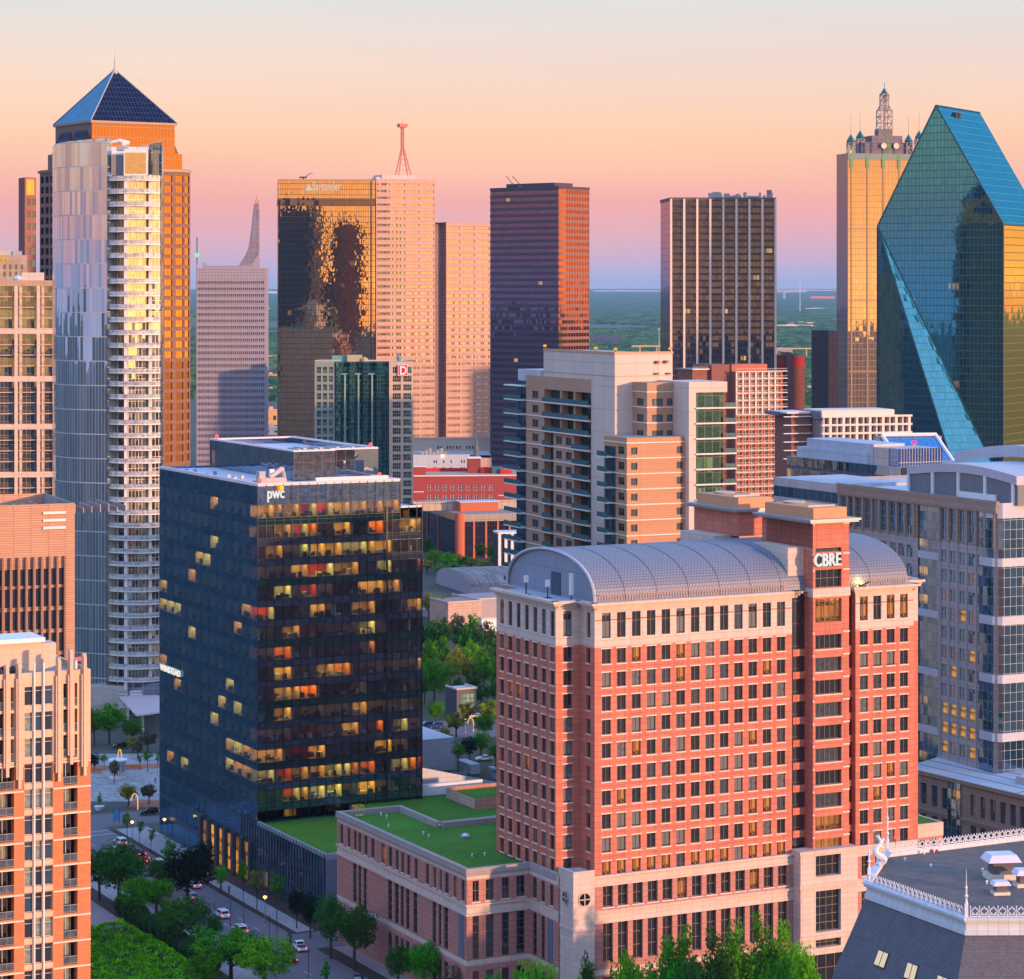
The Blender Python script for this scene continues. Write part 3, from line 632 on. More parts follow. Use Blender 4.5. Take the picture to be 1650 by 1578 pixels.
# stepped brown tower with glass pyramid
fr = Fr(150, 985, 33)
T = thing('pyramid_skyscraper', 'stepped brown granite skyscraper with a blue glass pyramid roof and needle spire', 'skyscraper', fr)
A0 = 46.0; z1 = fr.z(271, A0 * .6); z2 = z1 + 13.5; z3 = z2 + 3
zp = 188.5; za = 210.5
ca = fr.v_at(185, 0)
fr2 = Fr(185, 1018, 33)     # centre of the tower
T.location = (fr2.x, fr2.y, 0)
S_tg = surf('brown_granite', (.19, .075, .045), joint=(3.9, 1.95), jw=.12, var=.06, rough=.5); S_tp = surf('shaded_brown_granite', (.12, .065, .08), joint=(3.9, 1.95), jw=.12, var=.06, rough=.4)  # second granite is the same stone darkened for the shaded left faces
G_tc = glass('sunset_gold_window', (.10, .05, .03), (1.0, .36, .04), refl=.76, pane=(3.3, 2.9), jit=.02, mull=(.1, (.3, .15, .08), .06), tvar=.3)
G_ts = glass('sunset_gold_curtain', (.06, .03, .02), (1.0, .40, .06), refl=.58, pane=(1.4, 3.9), jit=.008, mull=(.14, (.12, .06, .03), .22), tvar=.12)  # sunset glow put into these tints; left windows take the navy glass
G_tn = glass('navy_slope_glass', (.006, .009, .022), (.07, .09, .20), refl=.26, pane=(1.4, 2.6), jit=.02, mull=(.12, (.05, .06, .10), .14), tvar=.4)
G_tb = glass('sky_tinted_slope_glass', (.02, .06, .10), (.16, .36, .52), refl=.45, pane=(1.4, 2.6), jit=.02, mull=(.12, (.05, .10, .15), .14), tvar=.15)  # left pyramid face, its sky reflection put into the colour
h = 23.0; n_ = 4.2
def notch(h, c): return [(-h + c, -h), (h - c, -h), (h - c, -h + c), (h, -h + c), (h, h - c), (h - c, h - c), (h - c, h), (-h + c, h), (-h + c, h - c), (-h, h - c), (-h, -h + c), (-h + c, -h + c)]
ring = notch(h, n_); m = MB(); W = Wins(T, fr2, 'window'); fh = 3.95
for i in range(12):
    p, q = ring[i], ring[(i + 1) % 12]; Lw = math.hypot(q[0] - p[0], q[1] - p[1]); nn_ = Vector((q[1] - p[1], -(q[0] - p[0]))).normalized()
    wn_ = fr2.w(nn_.x, nn_.y)[1] - fr2.y; ops = []
    if wn_ < .1:
        nw = max(1, round(Lw / 4.7)); k = 1
        while z1 - k * fh > 60:
            for j in range(nw): c = Lw * (j + .5) / nw; ops.append((c - 1.55, c + 1.55, z1 - k * fh - 1.2, z1 - k * fh + 1.5))
            k += 1
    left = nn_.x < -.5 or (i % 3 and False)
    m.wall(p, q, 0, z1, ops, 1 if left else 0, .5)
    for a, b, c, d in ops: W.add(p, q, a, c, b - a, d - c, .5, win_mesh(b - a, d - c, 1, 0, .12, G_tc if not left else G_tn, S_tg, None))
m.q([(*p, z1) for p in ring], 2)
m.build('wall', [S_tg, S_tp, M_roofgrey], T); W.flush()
m = MB(); m.prism(notch(h + .6, n_), z1 - 1.2, z1 - .2, 0, bottom=True); m.build('cornice', surf('dark_granite_band', (.09, .06, .065), rough=.3), T)
h2 = 20.6
m = MB()
r2 = notch(h2, 4); 
for i in range(12):
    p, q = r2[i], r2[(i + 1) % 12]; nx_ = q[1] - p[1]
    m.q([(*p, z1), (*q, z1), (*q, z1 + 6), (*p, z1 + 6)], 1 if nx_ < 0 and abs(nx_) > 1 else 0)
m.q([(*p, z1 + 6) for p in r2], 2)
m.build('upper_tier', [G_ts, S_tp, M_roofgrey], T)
h3 = 17.2; m = MB()
for i, (p, q) in enumerate([((-h3, -h3), (h3, -h3)), ((h3, -h3), (h3, h3)), ((h3, h3), (-h3, h3)), ((-h3, h3), (-h3, -h3))]):
    m.q([(*p, z1 + 6), (*q, z1 + 6), (*q, zp), (*p, zp)], 1 if i == 3 else 0)
m.build('crown_wall', [G_ts, S_tp], T)
for (sx, sy) in ((-1, -1), (1, -1), (1, 1), (-1, 1)):
    for ax in (0, 1):      # sloping glass shoulders at the corners
        m = MB(); lo, hi = z1 + 6, zp - 2.5
        a = [(h2 - 1.2, -9), (h2 - 1.2, 9), (h3 + .05, 9), (h3 + .05, -9)]
        if ax == 1: continue
        if (sx, sy) in ((-1, -1), (1, 1)) and ax == 1: continue
        if (sx, sy) in ((1, -1), (-1, 1)) and ax == 0: continue
        for t0, t1 in ((-15.5, -2), (2, 15.5)):
            def pt(d, t, z): return (sx * d if ax == 0 else t, t if ax == 0 else sy * d, z)
            B = [pt(h2 - 1, t0, lo), pt(h2 - 1, t1, lo), pt(h3 + .1, t1 - (3 if t1 > 3 else 0), hi), pt(h3 + .1, t0 + (3 if t0 < -3 else 0), hi)]
            m.q(B if (ax == 0) == (sx > 0) else B[::-1], 0)
            m.q([pt(h2 - 1, t1, lo), pt(h3 + .1, t1, lo), pt(h3 + .1, t1 - (3 if t1 > 3 else 0), hi)], 1); m.q([pt(h2 - 1, t0, lo), pt(h3 + .1, t0, lo), pt(h3 + .1, t0 + (3 if t0 < -3 else 0), hi)], 1)
        m.build('glass_shoulder', [G_tn, S_tg], T)
m = MB(); hp = 17.9; m.box(-hp, hp, -hp, hp, zp, zp + .9, 0); m.build('eaves', surf('bronze_eaves', (.25, .15, .11), rough=.4), T)
m = MB(); c4 = [(-hp, -hp), (hp, -hp), (hp, hp), (-hp, hp)]
for i in range(4):
    p, q = c4[i], c4[(i + 1) % 4]; m.q([(*p, zp + .9), (*q, zp + .9), (0, 0, za)], 1 if i == 3 else 0)
P_ = m.build('pyramid_roof', [G_tn, G_tb], T)
m = MB()
for p in c4: m.tube((*p, zp + .9), (0, 0, za), .28, 4, 0)
m.build('hip_trim', surf('steel_trim', (.3, .33, .38)), P_)
m = MB(); m.lathe([(1.7, za - 2.0), (.5, za + .5), (.28, za + 1.2), (.03, za + 7.6)], 8, 0); m.build('spire', surf('spire_steel', (.45, .4, .38), rough=.4), T)
# thin brown tower at the far left
S_tb = surf('rust_brown_precast', (.33, .13, .09), var=.08)
fr = Fr(40, 1500, 25); T = thing('slender_tower', 'slender rust brown tower peeking out left of the pyramid skyscraper', 'skyscraper', fr)
L = fr.u_at(58); z = fr.z(286); ops = []
for k in range(24):
    for j in range(2): ops.append((1 + j * 3.2, 3.2 + j * 3.2, z - 16 - k * 7, z - 12 - k * 7))
m = MB(); m.wall((0, 0), (L, 0), 0, z, ops, 0, .5); m.wall((0, 14), (0, 0), 0, z, (), 1); m.wall((L, 0), (L, 14), 0, z); m.wall((L, 14), (0, 14), 0, z); m.q([(0, 0, z), (L, 0, z), (L, 14, z), (0, 14, z)], 0); m.build('wall', [S_tb, S_mar], T)
W = Wins(T, fr); Gb = glass('slate_blue_glass', (.02, .035, .06), (.4, .5, .7), refl=.35)
for a, b, c, d in ops: W.add((0, 0), (L, 0), a, c, b - a, d - c, .5, win_mesh(b - a, d - c, 0, 0, .1, Gb, S_tb, None))
W.flush()
m = MB(); m.box(.8, L - 1, -.2, -.02, z - 10, z - 1, 0); m.build('gold_window_panel', glass('gold_panel_glass', (.3, .18, .03), (1, .75, .2), refl=.7, pane=(1.8, 2.4), mull=(.2, (.3, .15, .06))), T)
# block with yellow lettering behind the cream apartments
S_jb = surf('taupe_precast', (.42, .33, .28), joint=(6, 3), jw=.08)
fr = Fr(-60, 1120, 10); T = thing('office_block', 'taupe office block with yellow lettering above the cream apartment roof', 'office building', fr)
L = fr.u_at(43); z = fr.z(411); ops = []
for k in range(2):
    for j in range(11): a = L - 1.5 - j * 2.45; ops.append((a - 1.05, a, z - 6.2 - k * 3.0, z - 4.0 - k * 3.0))
m = MB(); m.wall((0, 0), (L, 0), 0, z, ops, 0, .4); m.wall((0, 20), (0, 0), 0, z); m.wall((L, 0), (L, 20), 0, z); m.wall((L, 20), (0, 20), 0, z); m.q([(0, 0, z), (L, 0, z), (L, 20, z), (0, 20, z)], 1); m.build('wall', [S_jb, M_roofgrey], T)
W = Wins(T, fr)
for a, b, c, d in ops: W.add((0, 0), (L, 0), a, c, b - a, d - c, .4, win_mesh(b - a, d - c, 0, 0, .1, Gb, S_jb, None))
W.flush()
text('Jacobs', 'sign_lettering', 3.4, glow('yellow_lettering', (1, .55, .05), .9), T, (fr.u_at(-17), -.3, fr.z(422)), (R(90), 0, 0), .15, (.92, 1), bold=.05)
m = MB(); zr = z; m.box(L - 12, L - 6, 3, 9, zr, zr + 2.3, 0); m.box(L - 5.6, L - 2, 2, 6, zr, zr + 1.7, 1); m.box(L - 21, L - 12.5, 3, 9, zr, zr + 4, 1); m.box(L - 20, L - 11, 3.5, 4, zr + 4.4, zr + 4.8, 0); m.build('roof_plant', [M_concrete, M_mech], T)
# grey grid tower
fr = Fr(316, 1250, 3); T = thing('gridded_office_tower', 'grey office tower with rows of tiny square windows behind the pyramid skyscraper', 'office building', fr)
L = fr.u_at(428.5); z = fr.z(432); D = 30; fh = 10.3 * 1250 / F
S_gr = surf('lavender_grey_precast', (.33, .30, .36), joint=(1.5, 1.5), jw=.1, var=.05); Gd = glass('black_window', (.02, .02, .035), (.4, .4, .5), refl=.2)
ops = []; k = 0; nc = 34
while z - 6 - (k + 1) * fh > 30:
    for j in range(nc): a = .5 + (L - 1) * j / nc; ops.append((a + .12, a + .62, z - 7.6 - k * fh, z - 7.6 - k * fh + 1.35)) if j % 3 != 9 else None
    k += 1
m = MB(); m.wall((0, 0), (L, 0), 0, z, ops, 0, .4); m.wall((0, D), (0, 0), 0, z); m.wall((L, 0), (L, D), 0, z); m.wall((L, D), (0, D), 0, z); m.q([(0, 0, z), (L, 0, z), (L, D, z), (0, D, z)], 1); m.build('wall', [S_gr, M_roofgrey], T)
W = Wins(T, fr)
for a, b, c, d in ops: W.add((0, 0), (L, 0), a, c, b - a, d - c, .4, win_mesh(b - a, d - c, -1, 0, .1, Gd, S_gr, None))
W.flush()
m = MB(); m.box(3, L - 6, 8, 20, z, z + 1.2, 0); m.box(3, 4.5, 2, 3, z, z + 2.6, 0); m.build('roof_plant', S_gr, T)
# concrete sail behind it
fr = Fr(413, 1400, 8); T = thing('sail_shaped_tower', 'curved grey concrete sail rising behind the gridded office tower', 'tower', fr)
k_ = 1400 / F
def pz(px, py): return ((px - 413) * k_, gz(py, 1400))
out = [pz(*p) for p in [(418, 470), (418, 340), (417, 328), (410.5, 328), (408, 345), (405, 375), (401.5, 398), (396, 412), (383, 432), (374, 470)]]
m = MB(); th_ = 7
m.q([(x, 0, z) for x, z in out][::-1], 0); m.q([(x, th_, z) for x, z in out], 0)
for (a, b) in zip(out, out[1:] + out[:1]): m.q([(a[0], 0, a[1]), (b[0], 0, b[1]), (b[0], th_, b[1]), (a[0], th_, a[1])], 0)
m.build('sail', surf('grey_sail_concrete', (.22, .20, .27), joint=(2.5, 2.5), jw=.12), T)
m = MB(); m.box(-3, 2, -4, th_ + 4, 0, gz(434, 1400), 0); a, b = pz(414, 328); m.box(a - 1, a + 1.2, 2, 4, b, b + 2, 0); m.tube((a, 3, b + 2), (a, 3, b + 4), .3, 5, 0); m.build('mast_head', surf('tan_mast', (.5, .3, .22)), T)
m = MB(); m.q([( *[(pz(*p)[0]), -.3][:2], pz(*p)[1]) for p in [(418, 432), (418, 405), (413, 414), (406, 424), (402, 432)]][::-1], 0); m.build('web', surf('pale_sail_web', (.30, .27, .33)), T)
# thin whip mast with green lamp
X = gx(317.5, 1150); m = MB(); m.tube((0, 0, 0), (0, 0, gz(425, 1150)), .3, 6, 0, r2=.25); m.tube((0, 0, gz(425, 1150)), (0, 0, gz(382, 1150)), .25, 5, 1)
o = m.build('radio_mast', [M_steel, M_dark], loc=(X, 1150, 0)); tag(o, 'thin radio mast with a green lamp right of the pyramid skyscraper', 'mast')
m = MB(); m.lathe([(.0, -1), (.8, 0), (0, 1)], 8, 0); m.build('green_lamp', glow('green_lamp', (.05, 1, .1), 3.0), o, (0, 0, gz(411, 1150)))

# towers behind the camera, seen mirrored in the far curtain walls
for x, y, a, wd, dp, h, c, lab in ((128, -352, 27, 62, 50, 238, (.012, .02, .05), 'dark tower outside the frame, mirrored in the left part of the mirror glass tower'), (196, -330, 62, 34, 34, 216, (.35, .07, .02), 'red brown tower outside the frame, mirrored in the middle of the mirror glass tower'), (150, -520, 10, 170, 40, 128, (.015, .025, .06), 'broad dark block outside the frame, mirrored low in the mirror glass tower')):
    T = thing('unseen_tower', lab, 'building', None, None, (x, y, 0), R(a)); m = MB(); m.box(-wd / 2, wd / 2, -dp / 2, dp / 2, 0, h, 0); m.box(-wd / 2 + 8, wd / 2 - 8, -dp / 2 + 8, dp / 2 - 8, h, h + 9, 0)
    m.build('facade', surf('mirrored_wall_%d' % int(c[0] * 99), c, joint=(9, 4), jw=.5, jcol=tuple(v * .5 for v in c)), T)
# ---------------------------------------------------------------- big red brick office tower with barrel roof, and its podium wing
fr = Fr(958, 456, 27)
Z = lambda y: fr.z(y)
S_red = surf('red_brick_cladding', (.54, .18, .125), joint=(2.98, 1.02), jw=.045, jcol=(.36, .11, .08), var=.12, streak=.26, bump=.2)
S_red2 = surf('pink_granite_podium', (.46, .21, .18), joint=(1.5, 1.0), jw=.05, jcol=(.30, .13, .11), var=.07, streak=.1, bump=.1)
S_stone = surf('pale_limestone', (.60, .49, .44), joint=(2.4, 1.0), jw=.04, jcol=(.45, .35, .31), var=.07, streak=.14, bump=.1)
S_lint = surf('white_lintel_stone', (.72, .62, .57), var=.06)
S_fr = surf('bronze_window_frame', (.16, .12, .09), rough=.5)
S_vault = surf('perforated_metal_roof', (.24, .26, .32), rough=.55, joint=(.62, .62), jw=.13, jcol=(.16, .17, .21), var=.05, off=.5, metal=.2)
S_vend = surf('blue_grey_gable', (.23, .27, .36), rough=.6, var=.04, joint=(4, 4), jw=.05)
Gv = [glass('office_glass_dark', (.016, .018, .028), (.62, .68, .82), refl=.16, jit=.02),
      glass('office_glass_mid', (.05, .06, .08), (.7, .76, .9), refl=.22, jit=.02),
      glass('office_glass_blind', (.17, .18, .19), (.8, .8, .9), refl=.18, jit=.02),
      glass('office_glass_lit', (.04, .02, .01), (.7, .6, .6), refl=.12, pane=(1.8, 2.9), lit=(.85, (1, .30, .05), 1.0), lvl=1),
      glass('office_glass_halfblind', (.015, .017, .025), (.65, .7, .85), refl=.16, pane=(2.2, 2.9), blind=(.7, (.2, .2, .2)))]
rw = random.Random(11)
def pick(p_lit=.0): return Gv[3] if rw.random() < p_lit else rw.choice((0, 0, 0, 0, 1, 1, 2, 4, 4)) if False else (Gv[3] if rw.random() < p_lit else Gv[rw.choice((0, 0, 0, 0, 1, 1, 2, 4, 4))])
T = thing('brick_office_tower', 'tall red brick office tower with a grey barrel roof and white CBRE lettering', 'office building', fr)
W = Wins(T, fr)
u1 = fr.u_at(1276); ub0, ub1 = fr.u_at(1310, -1.5), fr.u_at(1368, -1.5); ur = fr.u_at(1378.5); U = fr.u_at(1472)
rec_v, nd, nw = 1.3, 5.3, -4.8
D = 35.3; Dl = fr.v_at(800, nw)
zt = Z(975); zs = Z(1044.5); pit = (Z(1045) - Z(1388)) / 9; wh = (Z(1045) - Z(1069))
rows = [Z(1045) - .25 - pit * k for k in range(10)]           # tops of the brick-zone windows
zA1, zA0 = Z(1416), Z(1427); zB1, zB0 = Z(1468), Z(1486)
c0, c1 = fr.u_at(977), fr.u_at(1258.5); cols = [c0 + (c1 - c0) * i / 12 for i in range(13)]
r0, r1 = fr.u_at(1392), fr.u_at(1456.5); rcol = [r0 + (r1 - r0) * i / 3 for i in range(4)]
ww = 1.72
vA, vB = fr.v_at(890, nw), fr.v_at(809, nw); lcol = [vA + (vB - vA) * i / 6 for i in range(7)]
def facade(p0, p1, cols, z0, z1, mb, name, w_=ww, zsplit=zs, top=True, brick=True):
    opsS, opsB = [], []
    if top:
        for c in cols: opsS.append((c - w_ / 2, c + w_ / 2, Z(1030) , Z(989)))
    for k, zt_ in enumerate(rows):
        for c in cols: opsB.append((c - w_ / 2, c + w_ / 2, zt_ - wh, zt_))
    mb.wall(p0, p1, zsplit, z1, opsS, 1, .32); mb.wall(p0, p1, z0, zsplit, opsB, 0, .28)
    for a, b, c, d in opsS: W.add(p0, p1, a, c, b - a, d - c, .32, win_mesh(b - a, d - c, 1, 0, .09, pick(.05), S_fr, S_lint, .32, (.62,)))
    for i, (a, b, c, d) in enumerate(opsB):
        low = d < rows[8]; W.add(p0, p1, a, c, b - a, d - c, .28, win_mesh(round(b - a, 2), round(d - c, 2), 1, 0, .08, pick(.75 if low and d < rows[9] + .1 and p0 == (0, 0) else .03 if d > rows[6] else .08), S_fr, S_lint, .28, None, 'lintel'))
m = MB()
facade((0, 0), (u1, 0), cols, zA1, zt, m, 'front')
facade((ur, 0), (U, 0), [c - ur for c in rcol], zA1, zt, m, 'right wing')
m.wall((0, nd), (0, 0), zs, zt, [(nd - 2.9 - .0, nd - 1.5, Z(1030), Z(989))], 1, .5); opn = [(nd - 2.9, nd - 1.5, z - wh, z) for z in rows]; m.wall((0, nd), (0, 0), zA1, zs, opn, 0, .4)
for a, b, c, d in opn + [(nd - 2.9, nd - 1.5, Z(1030), Z(989))]: W.add((0, nd), (0, 0), a, c, b - a, d - c, .4, win_mesh(1.4, round(d - c, 2), 1, 0, .08, pick(), S_fr, S_lint, .4))
facade((nw, nd), (0, nd), [2.35], zA1, zt, m, 'notch')
facade((nw, Dl), (nw, nd), [Dl - c for c in lcol][::-1], zA1, zt, m, 'left', 1.5)
m.wall((0, D), (0, Dl), 0, zt, (), 0); m.wall((0, Dl), (nw, Dl), 0, zt, (), 0)
m.wall((U, 0), (U, nd), 0, zt, (), 0); m.wall((U, nd), (U - nw, nd), 0, zs, (), 0); m.wall((U, nd), (U - nw, nd), zs, zt, (), 1); m.wall((U - nw, nd), (U - nw, Dl), 0, zs, (), 0); m.wall((U - nw, nd), (U - nw, Dl), zs, zt, (), 1); m.wall((U - nw, Dl), (U, Dl), 0, zt, (), 0); m.wall((U, Dl), (U, D), 0, zt); m.wall((U, D), (0, D), 0, zt)
# recess walls beside the lift bay
m.wall((u1, 0), (u1, rec_v), 0, zt, (), 0); m.wall((ur, rec_v), (ur, 0), 0, zt, (), 0)
m.q([(0, 0, zt), (U, 0, zt), (U, D, zt), (0, D, zt)], 2); m.q([(nw, nd, zt), (0, nd, zt), (0, Dl, zt), (nw, Dl, zt)], 2); m.q([(U, nd, zt), (U - nw, nd, zt), (U - nw, Dl, zt), (U, Dl, zt)], 2)
m.build('wall', [S_red, S_stone, surf('pale_roof_edge', (.42, .45, .52), var=.1)], T)
# dark glazed slots
G_slot = glass('slot_glass', (.02, .022, .03), (.6, .65, .8), refl=.25, pane=(1.2, pit), mull=(.12, (.03, .03, .035), .12), jit=.02)
for a, b in ((u1, ub0), (ub1, ur)):
    m = MB(); m.q([(a, rec_v, 0), (b, rec_v, 0), (b, rec_v, zt), (a, rec_v, zt)], 0); m.build('glazed_slot', G_slot, T)
    for k in range(10):
        m = MB(); m.box(a + (.9 if a == u1 else .05), b - .02, rec_v - .3, rec_v - .02, rows[k] - wh - 1.35, rows[k] - wh - .1, 0); m.build('slot_spandrel', S_red, T)
# lift bay
zbt = fr.z(843, ub0, -1.5); b0 = fr.z(948, ub0, -1.5); bw0, bw1 = fr.u_at(1312.5, -1.5) + .2, fr.u_at(1356, -1.5)
q = lambda y: fr.z(y, bw0, -1.5)
ops = [(bw0 - ub0, bw1 - ub0, q(948), q(919)), (bw0 - ub0, bw1 - ub0, q(891), q(865)), (bw0 - ub0, bw1 - ub0, q(915), q(894)), (bw0 - ub0, bw1 - ub0, q(1004), q(966))]
ops += [(bw0 - ub0, bw1 - ub0, z - wh, z) for z in rows]
m = MB(); m.wall((ub0, -1.5), (ub1, -1.5), zA1, zbt, ops, 0, .6); m.wall((ub0, rec_v), (ub0, -1.5), zA1, zbt, (), 0); m.wall((ub1, -1.5), (ub1, 14), zA1, zbt, (), 0); m.wall((ub0, 14), (ub0, rec_v), zt, zbt, (), 0)
m.build('lift_bay', [S_red], T)
for i, (a, b, c, d) in enumerate(ops): W.add((ub0, -1.5), (ub1, -1.5), a, c, b - a, d - c, .6, win_mesh(round(b - a, 2), round(d - c, 2), 4 if i > 2 else 3, 1 if i in (0, 1) else 0, .1, Gv[3] if i in (3, 12, 13) else Gv[i % 2], S_fr, S_lint if i > 3 else None, .6))
m = MB(); 
for z in [r + .28 for r in rows] + [zbt - .4, q(921), q(895)]: m.box(ub0 - .1, bw0 - .25, -1.62, -1.52, z, z + .25, 0); m.box(bw1 + .25, ub1 + .1, -1.62, -1.52, z, z + .25, 0)
m.build('string_course', S_lint, T)
m = MB(); m.box(ub0 - .15, ub1 + .15, -1.75, rec_v - .05, q(963), q(949), 0); m.build('stone_band', S_stone, T)
text('CBRE', 'sign_lettering', 3.3, M_letter, T, (fr.u_at(1311.5, -2), -2.15, q(912.5)), (R(90), 0, 0), .2, (.70, 1), bold=.03, spacing=1.08)
# penthouse blocks
def pent(v0, v1, zb, name):
    m = MB(); m.box(ub0 - 3.4, ub1 + 1.6, v0 + 3, v1 - .5, zt, zb - 4.6, 0); m.build('penthouse_base', S_stone, T)
    m = MB(); m.box(ub0, ub1, v0 + .02, v1, zb - 4.6, zb, 0); m.box(ub0 + .3, ub1 - .3, v0 + .3, v1 - .5, zb + .7, zb + 2.6, 1); m.build('penthouse_wall', [S_red, surf('orange_render', (.62, .30, .16), var=.06)], T)
    m = MB(); m.box(ub0 - 1.3, ub1 + 1.3, v0 - 1.3, v1 + .6, zb, zb + .35, 0); m.box(ub0 - 1.6, ub1 + 1.6, v0 - 1.6, v1 + .9, zb + .35, zb + .7, 0); m.build('penthouse_cornice', surf('metal_cornice', (.34, .34, .38), rough=.4, metal=.3), T)
    m = MB(); m.lathe([(1.9, zb + 2.62), (2.1, zb + 2.9), (1.8, zb + 3.0), (0, zb + 2.8)], 14, 0, ((ub0 + ub1) / 2, v1 - 5)); m.box(ub0 + 1, ub1 - 1, v0 + 3, v0 + 3.3, zb + 2.6, zb + 2.9, 0); m.build('roof_fan', M_concrete, T)
pent(-1.5, 15.5, zbt, 'front'); pent(24, 40, fr.z(817, ub0, 26) - .8, 'back')
# cornice and stone parapet
m = MB()
def cornice(m, pts, z, steps, mi=0):
    for (a, b) in zip(pts[:-1], pts[1:]):
        dx, dy = b[0] - a[0], b[1] - a[1]; l = math.hypot(dx, dy); dx /= l; dy /= l; nx, ny = dy, -dx
        for i, (o, h0, h1) in enumerate(steps):
            e = o - .02 * i
            P = [(a[0] - dx * e + nx * .0, a[1] - dy * e), (b[0] + dx * e, b[1] + dy * e)]
            A = (P[0][0] + nx * o, P[0][1] + ny * o); B_ = (P[1][0] + nx * o, P[1][1] + ny * o); C = (P[1][0] - nx * .4, P[1][1] - ny * .4); Dd = (P[0][0] - nx * .4, P[0][1] - ny * .4)
            m.prism([A, B_, C, Dd], z + h0, z + h1, mi, bottom=True)
st = ((.25, -.9, -.55), (.6, -.5, -.15), (1.0, -.1, .35))
cornice(m, [(u1 + .8, 0), (u1 + .81, 0)], zt, st)
cornice(m, [(nw, Dl), (nw, nd), (-.98, nd)], zt, st); cornice(m, [(0, nd - 1.05), (0, 0), (u1 + .6, 0)], zt, st); cornice(m, [(ur, 0), (U, 0), (U, nd)], zt, st); cornice(m, [(U + .98, nd), (U - nw, nd), (U - nw, Dl)], zt, st)
m.build('cornice', S_stone, T)
m = MB()
for y_ in (1000,): m.box(-.03, u1 - .1, -.05, -.005, Z(y_), Z(y_) + .22, 0) if False else None
cl = [-ww] + cols
for i in range(14):
    a = 0.02 if i == 0 else cols[i - 1] + ww / 2 + .02; b = cols[i] - ww / 2 - .02 if i < 13 else u1 - .02; m.box(a, b, -.05, -.004, Z(1001.5), Z(999.5), 0)
for i in range(5):
    a = ur + .02 if i == 0 else rcol[i - 1] + ww / 2 + .02; b = rcol[i] - ww / 2 - .02 if i < 4 else U - .02; m.box(a, b, -.05, -.004, Z(1001.5), Z(999.5), 0)
m.build('red_stripe', surf('red_stripe', (.5, .14, .08)), T)
# barrel vault
v0_, v1_, rise = .9, D - .9, 7.9; N = 28; u_s, u_e = .5, fr.u_at(1465, .5)
arc = [((v0_ + v1_) / 2 - (v1_ - v0_) / 2 * math.cos(math.pi * i / N), zt + .2 + rise * math.sin(math.pi * i / N) ** .82) for i in range(N + 1)]
m = MB(); s_ = 0
for i in range(N):
    a, b = arc[i], arc[i + 1]; l = math.hypot(b[0] - a[0], b[1] - a[1])
    for (x0, x1) in ((u_s, u_e),): m.q([(x0, a[0], a[1]), (x1, a[0], a[1]), (x1, b[0], b[1]), (x0, b[0], b[1])], 0, [(x0, s_), (x1, s_), (x1, s_ + l), (x0, s_ + l)])
    s_ += l
V = m.build('barrel_roof', S_vault, T, smooth=True)
m = MB()
for j in range(9):
    x = u_s + 6 + (u_e - u_s - 8) * j / 9
    m = MB()
    for a, b in zip(arc[:-1], arc[1:]): m.q([(x, a[0], a[1] + .06), (x + .16, a[0], a[1] + .06), (x + .16, b[0], b[1] + .06), (x, b[0], b[1] + .06)], 0)
    m.build('roof_seam', surf('dark_seam', (.10, .11, .14)), V)
for x, sgn in ((u_s + .35, 1), (u_e - .35, -1)):
    m = MB(); m.q(([(x, a, z) for a, z in arc][::sgn] + ([(x, v1_, zt), (x, v0_, zt)] if sgn == 1 else [(x, v0_, zt), (x, v1_, zt)]))[::-1], 0)
    m.build('gable', S_vend, T)
m = MB()
for x in (u_s, ):
    for a, b in zip(arc[:-1], arc[1:]): m.tube((x, a[0], a[1]), (x, b[0], b[1]), .28, 5, 0, cap=False)
    m.box(x + .1, x + .3, arc[5][0], arc[-6][0], arc[5][1] - .3, arc[5][1] - .05, 0) if False else None
m.build('gable_edge', surf('pale_blue_trim', (.45, .48, .56)), T)
m = MB(); m.box(.68, .83, 14, 17.4, zt + .1, zt + 4.2, 0); m.build('roof_door', surf('dark_blue_door', (.07, .09, .13)), T)
m = MB()
for (a, b, vv) in ((1.0, u1 - .8, .2), (ub1 + .6, u_e, .2)):
    m.box(a, b, vv, vv + .08, zt + 1.5, zt + 1.62, 0)
    x = a
    while x < b: m.box(x, x + .1, vv, vv + .06, zt + .36, zt + 1.5, 0); x += .55
m.build('roof_railing', surf('pink_rail', (.45, .28, .24)), T)
for (x, v, l) in ((-3.5, 19, 2.4), (-2.6, 12.5, 2.2), (-.8, 7, 4.2)):
    m = MB(); m.tube((0, 0, 0), (0, 0, l), .12, 6, 0); (m.box(-.35, .35, -.25, .25, l - .2, l + 1.0, 1) if l < 4 else m.box(-.3, .3, -.25, .25, 1, l + .6, 1)); m.box(-.6, .6, -.5, .5, 0, .12, 0)
    X, Y = fr.w(x, v); o = m.build('rooftop_antenna', [M_dark, M_white], loc=(X, Y, zt + .02), rot=fr.a); tag(o, 'white antenna on a post at the left end of the brick tower roof', 'antenna', 'antennas at the left end of the brick tower roof')
X, Y = fr.w(fr.u_at(1388), -.3); m = MB(); m.box(-.6, .6, -.3, .3, 0, .5, 0); m.tube((.5, 0, .4), (1.5, 0, .8), .15, 5, 0)
o = m.build('floodlight', M_dark, loc=(X, Y, zt + .37), rot=fr.a); tag(o, 'lit yellow floodlight at the foot of the barrel roof', 'floodlight')
m = MB(); m.box(-.3, .3, .31, .36, .1, .6, 0); m.build('lamp', glow('floodlight_lamp', (1, .95, .25), 12.0), o)
ll = bpy.data.lights.new('floodlight_beam', 'POINT'); ll.energy = 220; ll.color = (1, .85, .25); ll.shadow_soft_size = .3; lo = bpy.data.objects.new('floodlight_beam', ll); sc.collection.objects.link(lo); lo.location = (0, .7, .9); lo.parent = o
for vv in (6,):
    for (bb, zz_) in ((0, zbt + 1.5),):
        pass
